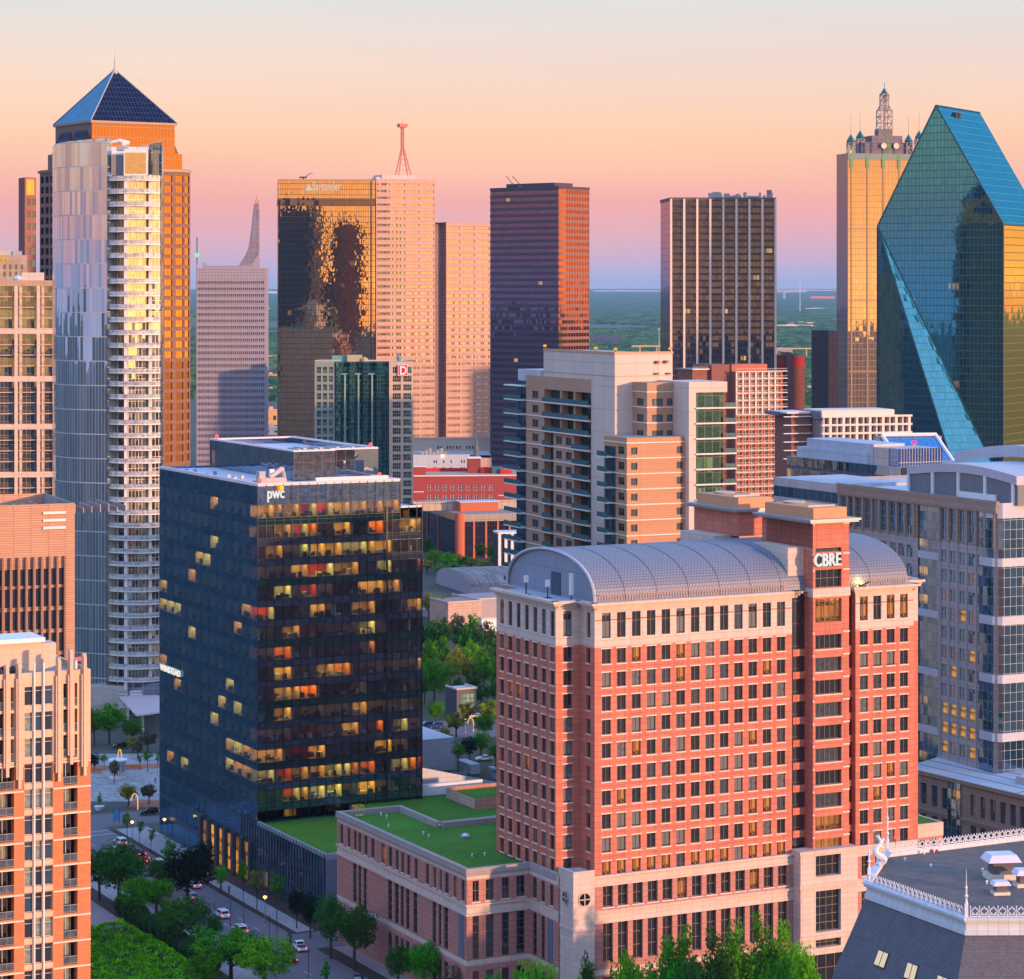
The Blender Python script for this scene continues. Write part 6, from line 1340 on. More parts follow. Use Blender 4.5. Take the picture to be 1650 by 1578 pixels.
fh = 24.55 * 590 / F; z653 = fr.z(654.5, 0, 12); zfl = [z653 - k * fh for k in range(18)]          # balcony slab levels
Lc = fr.u_at(1083.6); vW0 = fr.v_at(952.7); vW1 = fr.v_at(848); ztc = fr.z(571); ztw = fr.z(612, 0, vW0)
W = Wins(T, fr); rc = random.Random(9)
m = MB(); m.wall((0, vW0 + 26), (0, 0), ztw - 3, ztc, (), 0); m.wall((0, vW0), (0, 0), 0, ztw - 3, (), 0); m.wall((0, 0), (Lc, 0), 0, ztc, (), 0); m.wall((Lc, 0), (Lc, vW0 + 26), 0, ztc, (), 0); m.wall((Lc, vW0 + 26), (0, vW0 + 26), 0, ztc); m.q([(0, 0, ztc), (Lc, 0, ztc), (Lc, vW0 + 26, ztc), (0, vW0 + 26, ztc)], 1)
m.build('core_wall', [S_c1, surf('pink_core_roof', (.5, .40, .36))], T)
m = MB(); m.box(-.1, Lc + .1, -.1, -.01, fr.z(607), fr.z(606), 0); m.box(-.1, -.01, -.01, vW0 + 26, fr.z(607), fr.z(606), 0); m.box(-.15, Lc + .15, -.15, .3, ztc, ztc + .5, 0); m.box(-.15, .3, .3, vW0 + 26, ztc, ztc + .5, 0); m.build('crown_line', surf('terracotta_line', (.55, .33, .24)), T)
# left wing facade: u=-.05 plane from v=vW1 (far) to vW0 (near)
vv = lambda px: fr.v_at(px, -.05)
P0, P1 = (-.05, vW1), (-.05, vW0)
s_ = lambda px: vW1 - vv(px)
ops = []; bal = []; sm = []
for k, z in enumerate(zfl):
    a, b = s_(857.6), s_(867.5); ops.append((a, b, z + .55, z + 2.4)); sm.append((a, z + .55, b - a, 1.85))
    if k < 3: ops.append((s_(877), vW1 - vW0 - .05, z + .1, z + fh - .45)); bal.append((s_(877), vW1 - vW0 - .05, z, 3))
    else:
        ops.append((s_(877), s_(891.6), z + .1, z + fh - .45)); bal.append((s_(877), s_(891.6), z, 1)); ops.append((s_(925), vW1 - vW0 - .05, z + .1, z + fh - .45)); bal.append((s_(925), vW1 - vW0 - .05, z, 2))
        for a, b in ((896, 905.3), (911.4, 921.3)): ops.append((s_(a), s_(b), z + .55, z + 2.45)); sm.append((s_(a), z + .55, s_(b) - s_(a), 1.9))
m = MB(); m.wall(P0, P1, 0, ztw, ops, 0, 1.8); m.q([(-.05, vW1, ztw), (-.05, vW0, ztw), (3, vW0, ztw), (3, vW1, ztw)], 0); m.wall((-.05, vW0), (0.0, vW0), 0, ztw)
m.build('left_wing_wall', [S_t1], T)
for a, z, w_, h_ in sm: W.add(P0, P1, a, z, w_, h_, .3, win_mesh(round(w_, 2), round(h_, 2), 1, 0, .1, G_n1, S_fr, None))
for a, b, z, n in bal: W.add(P0, P1, a, z + .1, b - a, fh - .55, 1.8, win_mesh(round(b - a, 2), round(fh - .55, 2), -1, 0, .1, G_n2, S_fr, None))
for a, b, z, n in bal:
    m = MB(); v0, v1 = vW1 - b, vW1 - a; m.box(-.75, -.1, v0, v1, z - .2, z + .08, 0); m.box(-.74, -.70, v0, v1, z + .1, z + 1.15, 1)
    if n == 3:
        for q_ in (.33, .62): m.box(-.02, 1.7, v0 + (v1 - v0) * q_, v0 + (v1 - v0) * q_ + .9, z + .1, z + fh - .46, 2)
    m.build('balcony', [S_wl, G_rl, S_t1], T)
for k, z in enumerate(zfl):
    m = MB(); m.box(-.16, -.055, vW0, vW1, z - .22, z + .02, 0); m.build('string_course', S_wl, T)
# glass corner stack at the far left
vG = fr.v_at(831.5, .5); m = MB(); m.q([(.6, vG, 0), (.6, vW1 + .02, 0), (.6, vW1 + .02, ztw - 1.5), (.6, vG, ztw - 1.5)], 0); m.q([(.6, vW1 + .02, ztw - 1.5), (6, vW1 + .02, ztw - 1.5), (6, vG, ztw - 1.5), (.6, vG, ztw - 1.5)], 0); m.build('corner_glazing', [G_n3], T)
for k, z in enumerate([zfl[0] + fh] + zfl):
    m = MB(); m.box(-1.4, .55, vW1 + .3, vG + 3.2, z - .2, z + .08, 0); m.box(-1.38, -1.33, vW1 + .4, vG + 3.1, z + .1, z + 1.15, 1) if k else None; m.build('corner_balcony', [S_wl, G_rl], T)
m = MB(); m.box(1, 8, vW1 - 6, vG, ztw - 1.5, fr.z(596, 0, vW1), 0); m.build('roof_screen', surf('pale_louvre_screen', (.5, .5, .55), joint=(.8, 6), jw=.1), T)
# front block
uL, vF, vB_ = -3.3, -12.7, -1.3; uR = 12.0; ztf = fr.z(706, uL, vF)
m = MB(); colA = fr.u_at(1016.7, vF), fr.u_at(1027, vF); colB = fr.u_at(1090.3, vF), fr.u_at(1100.5, vF); colL = (vF - 0, 0)
s0 = lambda px: vB_ - fr.v_at(px, uL)
opF, opL = [], []
zfb = [fr.z(738 + 24.9 * k, uL, vF) for k in range(16)]            # string levels on this block
for z in zfb:
    for a, b in (colA, colB): opF.append((a - uL, b - uL, z + .65, z + 2.25))
    opL.append((s0(996), s0(1006), z + .65, z + 2.35))
m.wall((uL, vF), (uR, vF), 0, ztf, opF, 0, .3); m.wall((uL, vB_), (uL, vF), 0, ztf, opL, 0, .3); m.q([(uL, vF, ztf), (uR, vF, ztf), (uR, 0, ztf), (uL, 0, ztf)], 1); m.wall((0, vB_), (uL, vB_), 0, ztf, (), 0)
m.build('front_block_wall', [surf('orange_tan_render', (.52, .28, .165), joint=(30, .5), jw=.03, var=.06), M_roofgrey], T)
for a, b, c, d in opF: W.add((uL, vF), (uR, vF), a, c, b - a, d - c, .3, win_mesh(round(b - a, 2), round(d - c, 2), 1, 0, .1, G_n1, S_fr, None))
for a, b, c, d in opL: W.add((uL, vB_), (uL, vF), a, c, b - a, d - c, .3, win_mesh(round(b - a, 2), round(d - c, 2), 1, 0, .1, G_n1, S_fr, None))
for z in [zfb[0] + fh] + zfb:
    m = MB(); m.box(uL - .15, uR - 1, vF - .15, vF - .01, z - .3, z - .08, 0); m.box(uL - .15, uL - .01, vF, vB_, z - .3, z - .08, 0); m.build('front_string_course', S_wl, T)
a, b = fr.v_at(974.5, uL - .1), fr.v_at(991.4, uL - .1)
m = MB(); m.q([(uL - .08, a, 0), (uL - .08, b, 0), (uL - .08, b, ztf - 2.2), (uL - .08, a, ztf - 2.2)], 0); m.build('bay_glazing', G_n2, T)
for z in zfb: m = MB(); m.box(uL - 2.0, uL - .1, b + .3, a + .2, z - .28, z - .05, 0); m.box(uL - 1.98, uL - 1.92, b + .4, a + .2, z, z + 1.1, 1); m.build('bay_balcony', [S_wl, G_rl], T)
# upper tan block
u2, v2 = 4.5, -7.1; zt2 = fr.z(617, u2, v2); m = MB(); opF, opL = [], []
for k in range(3):
    z = fr.z(641 + 25.7 * k, u2, v2)
    for a, b in ((1050.5, 1068.5), (1074.5, 1084)): opF.append((fr.u_at(a, v2) - u2, min(fr.u_at(b, v2) - u2, 6.4), z - 1.9, z - .25))
    opL.append((-fr.v_at(1026, u2), -fr.v_at(1037, u2), z - 1.95, z - .25))
m.wall((u2, v2), (11.0, v2), ztf - 4, zt2, opF, 0, .3); m.wall((u2, 0), (u2, v2), ztf - 4, zt2, opL, 0, .3); m.q([(u2, v2, zt2), (11, v2, zt2), (11, 0, zt2), (u2, 0, zt2)], 0); m.build('upper_tan_wall', [S_t1], T)
for a, b, c, d in opF: W.add((u2, v2), (11, v2), a, c, b - a, d - c, .3, win_mesh(round(b - a, 2), round(d - c, 2), 1, 0, .1, G_n1, S_fr, None))
for a, b, c, d in opL: W.add((u2, 0), (u2, v2), a, c, b - a, d - c, .3, win_mesh(round(b - a, 2), round(d - c, 2), 1, 0, .1, G_n1, S_fr, None))
for k in range(4): z = fr.z(632 + 25 * k, u2, v2); m = MB(); m.box(u2 - .15, 11, v2 - .15, v2 - .01, z - .1, z + .12, 0); m.box(u2 - .15, u2 - .01, v2, 0, z - .1, z + .12, 0); m.build('upper_string_course', S_wl, T)
# right pier, cap and glass bay
up, vp = 11.02, -14.6; ztp = fr.z(616, up, vp); ug0 = fr.u_at(1121.5, vp); ug1 = fr.u_at(1167, vp); uc = fr.u_at(1171.8, vp); zcp = fr.z(633, up, vp)
m = MB(); m.box(up, ug0, vp, 0, 0, ztp, 0); m.box(ug0, uc, vp, -1, zcp, ztp, 0); m.build('pier_and_cap', S_c1, T)
m = MB(); m.q([(ug0, vp + .5, 0), (ug1, vp + .5, 0), (ug1, vp + .5, zcp), (ug0, vp + .5, zcp)], 0); m.q([(ug1, vp + .5, 0), (ug1, -2, 0), (ug1, -2, zcp), (ug1, vp + .5, zcp)], 0); m.build('glass_bay', glass('green_bay_glass', (.03, .08, .05), (.30, .50, .50), refl=.22, pane=(1.9, fh), jit=.03, lit=(.25, (.8, .9, .35), .35), lvl=1, mull=(.12, (.03, .05, .05), .1), tvar=.5), T)
for k in range(17):
    z = fr.z(658 + 24.7 * k, up, vp); m = MB(); m.box(ug0 - .2, ug1 + 2.9, vp - .5, vp + 2.5, z - .2, z + .1, 0); m.box(ug1, ug1 + 2.8, vp - .48, vp - .43, z + .1, z + 1.1, 1); m.box(ug1 + 2.8, ug1 + 2.86, vp - .45, vp + 2.4, z + .1, z + 1.1, 1); m.box(ug0, ug1 + 2, vp + .2, vp + .42, z + 1.0, z + 1.1, 0) if False else None; m.build('bay_slab', [S_wl, G_rl], T)
W.flush()
for i, (px, py) in enumerate(((1058, 584), (1072, 583.5), (1057, 603.5), (1076, 603.5))):
    m = MB(); u = fr.u_at(px); z = fr.z(py); m.box(-.5, .5, -.7, 0, -.15, .2, 0); m.lathe([(0, -.5), (.35, -.4), (.4, .1), (0, .3)], 8, 1, (0, -.7)) if i < 2 else None; X, Y = fr.w(u, -.02); o = m.build('wall_lamp', [M_dark, surf('brass_lamp', (.4, .2, .1))], loc=(X, Y, z), rot=fr.a); tag(o, 'small dark lamp bracket fixed on the blank cream crown of the apartment tower', 'wall lamp', 'lamp brackets on the cream crown')
for px, py in ((878, 563), (960, 562), (992, 564), (1080, 566)):
    m = MB(); m.tube((0, 0, 0), (0, 0, .5), .15, 6, 0); m.lathe([(0, .4), (.4, .5), (.4, .9), (0, 1.1)], 8, 1); v = 0.5 if px > 990 else fr.v_at(px, .5); u = fr.u_at(px, .5) if px > 990 else .5; X, Y = fr.w(u, v); o = m.build('roof_lamp', [M_dark, glow('amber_roof_lamp', (1, .35, .03), 1.2)], loc=(X, Y, ztc + .4)); tag(o, 'small amber lamp on the roof edge of the cream apartment tower', 'lamp', 'amber lamps on the cream apartment roof')
# ---------------------------------------------------------------- brick school and neighbours left of it
S_sr = surf('crimson_brick', (.40, .07, .065), joint=(1.2, .4), jw=.05, var=.06); S_sc = surf('tan_flat_roof', (.50, .36, .24), var=.1)
fr = Fr(640, 1400, 5); T = thing('brick_school', 'long crimson brick school with paired white framed windows, left of the cream apartment tower', 'school', fr)
uA_, uB_ = fr.u_at(686), fr.u_at(800); uE = fr.u_at(880); zt = fr.z(766, fr.u_at(740)); D = 36; ops = []; k_ = 1400 / F
for r_ in range(4):
    for i in range(9): a = fr.u_at(689.5) + (fr.u_at(789) - fr.u_at(689.5)) * i / 8; z = fr.z(782 + 15.7 * r_, a); [ops.append((a + o_, a + o_ + 1.05, z - 2.8, z)) for o_ in (-.15, 1.25)]
m = MB(); m.wall((0, 0), (uE, 0), 0, zt, ops, 0, .4); m.wall((0, D), (0, 0), 0, zt); m.wall((uE, 0), (uE, D), 0, zt); m.wall((uE, D), (0, D), 0, zt); m.q([(0, 0, zt - .3), (uE, 0, zt - .3), (uE, D, zt - .3), (0, D, zt - .3)], 1)
m.build('wall', [S_sr, S_sc], T); W = Wins(T, fr)
for a, b, c, d in ops: W.add((0, 0), (uE, 0), a, c, b - a, d - c, .35, win_mesh(round(b - a, 2), round(d - c, 2), 0, 1, .16, Gv[2] if int(a) % 2 else Gv[1], M_white, None, .3))
W.flush()
m = MB(); m.box(-.2, uE, -.35, -.01, zt - .5, zt + .1, 0); 
for z in (fr.z(793), fr.z(809)): m.box(0, uA_ - 1, -.2, -.01, z - .2, z + .2, 0); m.box(uB_ + 1, uE, -.2, -.01, z - 2.4, z - 2.0, 0)
m.build('stone_band', S_wl, T)
m = MB(); m.box(8, uA_, .02, 12, zt - .25, fr.z(753), 0); m.box(7.7, uA_ + .3, -.2, 12, fr.z(753), fr.z(751.5), 1); m.build('stair_tower', [S_sr, S_wl], T)
m = MB(); m.box(uA_ + .3, uE, D - 3, D - 2, zt - .3, zt + 1.6, 0); m.build('rear_parapet', surf('scarlet_parapet', (.55, .03, .03)), T)
m = MB(); a, b = fr.u_at(758), fr.u_at(779); m.box(a, b, 20, 26, zt - .3, fr.z(739, a, 20), 0); m.box(a - .4, b + .4, 19.6, 26.4, fr.z(739, a, 20), fr.z(737, a, 20), 1); m.build('lift_house', [surf('dark_crimson_brick', (.27, .05, .05)), S_wl], T)
m = MB(); a = fr.u_at(781); m.box(a, a + 5, 18, 24, zt - .3, fr.z(754, a, 18), 0); m.box(a + 5.2, a + 11, 14, 20, zt - .3, fr.z(753, a, 14), 1); m.box(a + 9.4, a + 15.5, 12, 18, zt - .3, fr.z(756, a, 12), 0); m.build('roof_plant', [surf('scarlet_parapet', (.55, .03, .03)), surf('teal_unit', (.06, .16, .18))], T)
fr = Fr(640, 1520, 4); T = thing('white_block', 'pale blue white windowless block behind the crimson school roof', 'building', fr); b = fr.u_at(757); uE = fr.u_at(792); z = fr.z(733); ops = []
for px in (698.5, 702, 714, 726, 743, 747, 770):
    for py in (742, 753): ops.append((fr.u_at(px), fr.u_at(px) + .7, fr.z(py) - 1.8, fr.z(py)))
m = MB(); m.wall((0, 0), (b, 0), 0, z, [o for o in ops if o[1] < b], 0, .3); m.wall((b, 0), (uE, 0), 0, z - 2, (), 2); m.wall((uE, 0), (uE, 20), 0, z - 2); m.wall((0, 30), (0, 0), 0, z); m.wall((uE, 30), (0, 30), 0, z); m.wall((uE, 20), (uE, 30), 0, z); m.q([(0, 0, z), (uE, 0, z - .5), (uE, 30, z - .5), (0, 30, z)], 1); m.build('wall', [surf('ice_blue_render', (.50, .55, .64), joint=(6, 12), jw=.06, var=.04), M_roofgrey, surf('pink_render', (.6, .38, .34))], T)
W = Wins(T, fr)
for a, b_, c, d in ops[:-2]: W.add((0, 0), (b, 0), a, c, b_ - a, d - c, .3, win_mesh(.7, 1.8, 0, 0, .1, Gv[0], S_fr, None))
W.flush()
m = MB()
for i in range(7): m.box(14 + i * 2.2, 15.6 + i * 2.2, 2, 5, z, z + 1.4 + (i % 3), 0)
m.build('roof_plant', M_mech, T)
u = fr.u_at(713); m = MB(); m.box(-.5, .5, -.4, 0, 0, .6, 0); X, Y = fr.w(u, -.3); o = m.build('floodlight', glow('floodlight_warm', (1, .75, .3), 14), loc=(X, Y, z - 1)); tag(o, 'bright floodlight on the pale block behind the school', 'floodlight')
fr = Fr(650, 1660, 4); T = thing('cream_block', 'cream low block with a strip of small windows below the pink ribbed towers', 'building', fr); uE = fr.u_at(795); z = fr.z(708); ops = [(fr.u_at(p), fr.u_at(p) + .9, fr.z(724), fr.z(719)) for p in (705, 709.5, 720, 724, 729, 735, 740, 751, 756, 761)]
m = MB(); m.wall((0, 0), (uE, 0), 0, z, ops, 0, .3); m.wall((uE, 0), (uE, 20), 0, z); m.wall((0, 20), (0, 0), 0, z); m.wall((uE, 20), (0, 20), 0, z); m.q([(0, 0, z), (uE, 0, z), (uE, 20, z), (0, 20, z)], 1); m.build('wall', [surf('cream_wall', (.66, .52, .44), var=.05), M_roofgrey], T); W = Wins(T, fr)
for a, b_, c, d in ops: W.add((0, 0), (uE, 0), a, c, b_ - a, d - c, .3, win_mesh(.9, round(d - c, 2), 0, 0, .1, Gv[0], S_fr, None))
W.flush()
m = MB(); m.box(0, uE, -.3, .3, z, z + 1.2, 0); m.build('parapet', surf('cream_wall', (.66, .52, .44)), T)
# small church spire
X = gx(767.5, 1480); zb_ = gz(737, 1480); m = MB(); m.lathe([(2.3, 0), (2.3, zb_ - 1), (1.9, zb_), (1.5, zb_ + 3.5), (1.7, zb_ + 3.6), (.9, zb_ + 6.5), (.55, zb_ + 10), (.0, gz(703, 1480))], 8, 0); o = m.build('church_spire', surf('slate_teal_spire', (.13, .17, .18)), loc=(X, 1480, 0)); tag(o, 'slim grey church spire rising behind the crimson school', 'spire')
# dark glass block with brick red columns
fr = Fr(741, 1230, 16); T = thing('dark_glass_block', 'low dark glass block with terracotta columns and a pale concrete top, below the crimson school', 'building', fr)
D = fr.v_at(672); L = fr.u_at(865); zc0, zc1 = fr.z(841), fr.z(829); S_tc = surf('terracotta_column', (.52, .15, .08), var=.05); G_bk = glass('black_block_glass', (.02, .02, .04), (.4, .42, .6), refl=.25, pane=(1.3, 5), mull=(.1, (.03, .03, .05)), tvar=.3)
m = MB(); m.q([(0, 0, 0), (L, 0, 0), (L, 0, zc0), (0, 0, zc0)], 0); m.q([(0, D, 0), (0, 0, 0), (0, 0, zc0), (0, D, zc0)], 0); m.q([(L, 0, 0), (L, D, 0), (L, D, zc0), (L, 0, zc0)], 0); m.q([(L, D, 0), (0, D, 0), (0, D, zc0), (L, D, zc0)], 0); m.build('glass_wall', [G_bk], T)
m = MB(); m.box(-.7, L, -.7, D, zc0, zc1, 0, 1); m.build('concrete_fascia', [surf('ribbed_concrete', (.42, .36, .31), joint=(.9, 6), jw=.15), M_roofgrey], T)
m = MB(); m.tube((0, 0, 0), (0, 0, zc1 + .6), 2.3, 14, 0); m.build('corner_column', S_tc, T)
for px in (763.5, 783, 802, 821, 842): m = MB(); u = fr.u_at(px); m.box(u - .45, u + .45, -.5, -.02, 0, zc0, 0); m.build('column', S_tc, T)
for px in (689.5, 707): m = MB(); v = fr.v_at(px); m.box(-.5, -.02, v - .45, v + .45, 0, zc0, 0); m.build('column', S_tc, T)
m = MB(); a, b = fr.u_at(742, 14), fr.u_at(803, 14); z1_ = fr.z(809, 20, 14); m.box(a, b, 14, 22, zc1, z1_, 0); m.box(a - .4, b + .4, 13.6, 22.4, z1_, z1_ + .5, 1); m.build('plant_house', [S_tc, surf('pale_blue_cap', (.5, .55, .62))], T)
m = MB(); m.box(-18, L, 23, 24, zc1, zc1 + 4.3, 0); m.build('rear_screen', surf('tan_screen', (.5, .42, .35), joint=(3, 8), jw=.2), T)
# white columned box
fr = Fr(803, 1140, 14); T = thing('white_pavilion', 'small white box with open vertical slots at the left foot of the cream apartment tower', 'pavilion', fr); z = fr.z(858); L = 12
m = MB(); m.box(0, L, 0, 10, z - .8, z, 0); m.build('roof', M_white, T)
for i in range(5): m = MB(); m.box(i * 2.8, i * 2.8 + 1.2, 0, .5, 0, z - .8, 0); m.build('column', M_white, T)
m = MB(); m.box(.2, L - .2, 1.0, 9.8, 0, z - .8, 0); m.build('wall', M_dark, T)
# barrel-roofed shed
fr = Fr(757, 1085, 20); T = thing('barrel_roof_shed', 'weathered grey barrel roofed shed beyond the park trees', 'shed', fr); w_ = fr.v_at(703); L = 60; h_ = fr.z(917, 0, w_ / 2) - 3; m = MB(); N = 14; s0_ = 0
ar = [((w_ / 2) * (1 - math.cos(math.pi * i / N)), 3 + h_ * math.sin(math.pi * i / N) ** .9) for i in range(N + 1)]
for a, b in zip(ar[:-1], ar[1:]): l = math.hypot(b[0] - a[0], b[1] - a[1]); m.q([(0, a[0], a[1]), (L, a[0], a[1]), (L, b[0], b[1]), (0, b[0], b[1])], 0, [(0, s0_), (L, s0_), (L, s0_ + l), (0, s0_ + l)]); s0_ += l
m.q([(0, a, z) for a, z in ar] + [(0, w_, 0), (0, 0, 0)], 1); m.q([(0, 0, 0), (L, 0, 0), (L, 0, 3), (0, 0, 3)], 1); m.q([(L, a, z) for a, z in ar][::-1] + [(L, 0, 0), (L, w_, 0)], 1)
m.build('barrel_roof', [surf('rusty_grey_sheet', (.30, .25, .25), var=.4, ns=.12, joint=(.9, 9), jw=.1, off=.5), surf('lilac_gable', (.34, .33, .40), var=.1)], T)
# low roofs by the trees
def lowbox(name, lab, cat, px, Y, a, L, D, z, ms, zb=0, cap=True):
    f = Fr(px, Y, a); T = thing(name, lab, cat, f); m = MB(); m.box(0, L, 0, D, zb, z, 0, 1); m.build('wall', ms, T)
    if cap: m = MB(); m.box(-.2, L + .2, -.2, .3, z, z + .5, 0); m.box(-.2, .3, .3, D, z, z + .5, 0); m.box(L - .3, L + .2, .3, D, z, z + .5, 0); m.build('parapet', M_concrete, T)
    return f, T
lowbox('low_gallery', 'low pink stone gallery with a flat brown roof in front of the barrel roofed shed', 'building', 722, 985, 27, 14, 16, gz(972, 985), [surf('pink_stone', (.55, .38, .33), joint=(2, 1), jw=.06), surf('brown_roof', (.30, .22, .22))])
lowbox('low_gallery', 'lilac flat roofed gallery left of the pink stone one among the park trees', 'building', 690, 1010, 27, 10, 10, gz(985, 1010), [surf('lilac_wall', (.38, .34, .38)), surf('lilac_roof', (.36, .32, .36))])
lowbox('low_gallery', 'grey flat roofed gallery behind the brick tower corner with a white terrace', 'building', 765, 1000, 27, 20, 20, gz(967, 1000), [surf('lilac_wall', (.38, .34, .38)), surf('mauve_roof', (.34, .28, .32))])
lowbox('white_terrace', 'white terrace wall right of the park trees by the brick tower', 'terrace', 776, 930, 27, 14, 3, gz(998, 930), [M_white, M_concrete])
# dark cube kiosk in the park
f, T = lowbox('cube_kiosk', 'dark slate cube kiosk with a lit glass front among the park trees', 'kiosk', 736, 772, 27, 6.4, 7.5, gz(1112, 772), [surf('slate_cube', (.055, .065, .10), rough=.4), surf('pale_kiosk_roof', (.5, .48, .5))])
m = MB(); m.box(1.3, 5.6, -.06, -.01, 1, gz(1116, 772) - .5, 0); m.build('shop_window', glass('kiosk_glass', (.10, .16, .10), (.6, .8, .8), refl=.5, pane=(1.4, 1.4), lit=(.6, (.5, .8, .5), .6), lvl=1, mull=(.08, (.02, .03, .03))), T)
# ---------------------------------------------------------------- white pavilion with roof terrace
f = Fr(688, 618, 27); zA = gz(1197, 618)
T = thing('white_modern_building', 'white angular building with a planted roof terrace between the dark glass and brick towers', 'building', f)
S_wp = surf('blue_white_panel', (.52, .56, .66), joint=(2.6, 1.6), jw=.03, var=.03); Zf = lambda y, Y: gz(y, Y)
zl = Zf(1238, 600); m = MB(); m.box(-14, 9, 4, 24, 0, zA, 0, 1); m.build('upper_volume', [S_wp, surf('lilac_white_roof', (.62, .60, .70), var=.05)], T)
zt0, zt1 = Zf(1236, 585), Zf(1278, 565)
m = MB(); m.box(-14, 24, -16, 3.98, 0, zl - 5.0, 0, 1); m.build('terrace', [S_wp, surf('dark_terrace_turf', (.05, .055, .02), var=.4, ns=.5)], T)
m = MB()
m.q([(-14, -16.3, 0), (16, -16.3, 0), (16, -16.3, zl - 6.2), (-14, -16.3, zl + 1.5)], 0); m.q([(-14, -15.7, zl + 1.5), (16, -15.7, zl - 6.2), (16, -15.7, 0), (-14, -15.7, 0)], 0); m.q([(-14, -16.3, zl + 1.5), (16, -16.3, zl - 6.2), (16, -15.7, zl - 6.2), (-14, -15.7, zl + 1.5)], 0)
m.build('sloping_wall', S_wp, T)
m = MB(); m.q([(1, -16.36, 0), (10, -16.36, 0), (10, -16.36, zl - 8.5), (1, -16.36, zl - 5.2)], 0); m.build('angular_window', glass('black_angular_glass', (.015, .02, .035), (.4, .5, .65), refl=.3, pane=(2, 3), mull=(.08, (.03, .03, .04))), T)
m = MB(); m.box(16.02, 27, -16.6, -15.6, 0, zl - 4.8, 0); m.box(16.02, 17.2, -15.55, 0, 0, zl - 4.2, 0); m.box(9.5, 12, -4, 3.9, zl - 4.9, zl - 2.6, 0); m.build('terrace_parapet', S_wp, T)
def planter_tree_box(X, Y, z):
    m = MB(); m.box(-1.5, 1.5, -1.3, 1.3, 0, 1.5, 0); m.box(-1.3, 1.3, -1.1, 1.1, 1.5, 1.53, 1); return m.build('planter', [surf('pale_blue_planter', (.30, .36, .44)), surf('soil', (.05, .035, .025))], loc=(X, Y, z), rot=f.a)
PLANT = []
for i, (u, v) in enumerate(((5.5, -5.5), (12.8, -10.5), (20, -7.0))):
    X, Y = f.w(u, v); o = planter_tree_box(X, Y, zl - 4.98); tag(o, ['blue grey planter box under the left tree on the roof terrace', 'blue grey planter box at the front of the roof terrace', 'blue grey planter box under the right tree on the roof terrace'][i], 'planter', 'planters on the roof terrace'); PLANT.append((X, Y, zl - 3.5))
# green terrace behind the podium wing with its white beam
f2 = Fr(655, 560, 27); T = thing('turf_terrace', 'lower turf roof behind the podium wing, edged by a white beam', 'terrace', f2); zz2 = gz(1305, 560)
m = MB(); m.box(-8, 22, -14, 12, 0, zz2, 1, 0); m.build('terrace_base', [grass, S_wp], T); m = MB(); m.box(-6, 24, 12.02, 13, 0, zz2 + 2.4, 0); m.build('white_beam', surf('white_beam', (.66, .68, .76)), T)
# ---------------------------------------------------------------- right side
# tan and glass office with curved roof
fr = Fr(1607, 565, 27); T = thing('office_building', 'tan stone and blue glass office building with a curved white penthouse, right edge', 'office building', fr)
zt = fr.z(812); D = fr.v_at(1350); L = 40; fh = 31.0 * 565 / F
S_ts = surf('taupe_stone', (.36, .27, .22), joint=(2.2, 1.1), jw=.05, var=.06, streak=.06); S_lg = surf('light_grey_spandrel', (.40, .38, .40), joint=(2.2, 1.1), jw=.05, var=.05)
G_ro = [glass('blue_grey_office_glass', (.02, .08, .17), (.38, .68, 1.0), refl=.5, pane=(1.2, 2), jit=.05, warp=.03, tvar=.3), glass('silver_office_glass', (.10, .11, .13), (.75, .78, .9), refl=.35, pane=(1.2, 2), jit=.06, warp=.05, tvar=.4), glass('lit_office_glass', (.20, .10, .02), (.6, .6, .6), refl=.12, pane=(1.2, 1.6), lit=(.85, (1, .45, .06), 1.25), lvl=1), glass('pale_blind_glass', (.34, .30, .29), (.7, .7, .8), refl=.3, jit=.03)]
G_rb = glass('blue_bay_glass', (.015, .05, .10), (.42, .72, 1.0), refl=.50, pane=(1.6, fh / 2), jit=.03, warp=.035, mull=(.1, (.20, .26, .32), .1), lit=(.04, (1, .5, .1), .9), lvl=2, tvar=.35)
W = Wins(T, fr); rr2 = random.Random(21)
s_ = lambda px: D - fr.v_at(px)
pr = [(1356, 1365), (1368, 1376), (1379, 1389), (1393, 1404), (1407, 1416), (1419, 1429), (1434, 1444), (1447, 1457), (1461, 1470)]
pl = [(1517, 1527), (1531, 1541), (1546, 1556), (1560.5, 1571), (1575.5, 1586), (1590, 1600.5)]
bayw = (1478.5, 1511.5); ops = []; ztw = fr.z(830, 0, 0)
z1a, z1b = fr.z(881), fr.z(830)
def zrow(k): return fr.z(888 + 31.6 * (k + 1)) , fr.z(888 + 31.6 * (k + 1) - 21)
for a, b in pr + pl:
    ops.append((s_(a), s_(b), z1a, z1b, 'top'))
    k = 0
    while zrow(k)[0] > 3: z0_, z1_ = zrow(k); ops.append((s_(a), s_(b), z0_, z1_, k)); k += 1
bo = (s_(bayw[0]), s_(bayw[1]))
m = MB(); m.wall((0, D), (0, 0), fr.z(885), zt, [o[:4] for o in ops if o[4] == 'top'] + [(bo[0], bo[1], z1a - 1, z1b)], 0, .22)
m.wall((0, D), (0, 0), 0, fr.z(885), [o[:4] for o in ops if o[4] != 'top'] + [(bo[0], bo[1], 0, fr.z(885) - .01)], 1, .22)
m.q([(0, 0, zt - .6), (L, 0, zt - .6), (L, D + 20, zt - .6), (0, D + 20, zt - .6)], 2); m.wall((L, 0), (L, D + 20), 0, zt, (), 0); m.wall((L, D + 20), (0, D + 20), 0, zt, (), 0); m.wall((0, D + 20), (0, D), 0, zt - 1, (), 1)
m.build('wall', [S_ts, S_lg, surf('blue_white_roof', (.50, .55, .62), var=.07, ns=.05)], T)
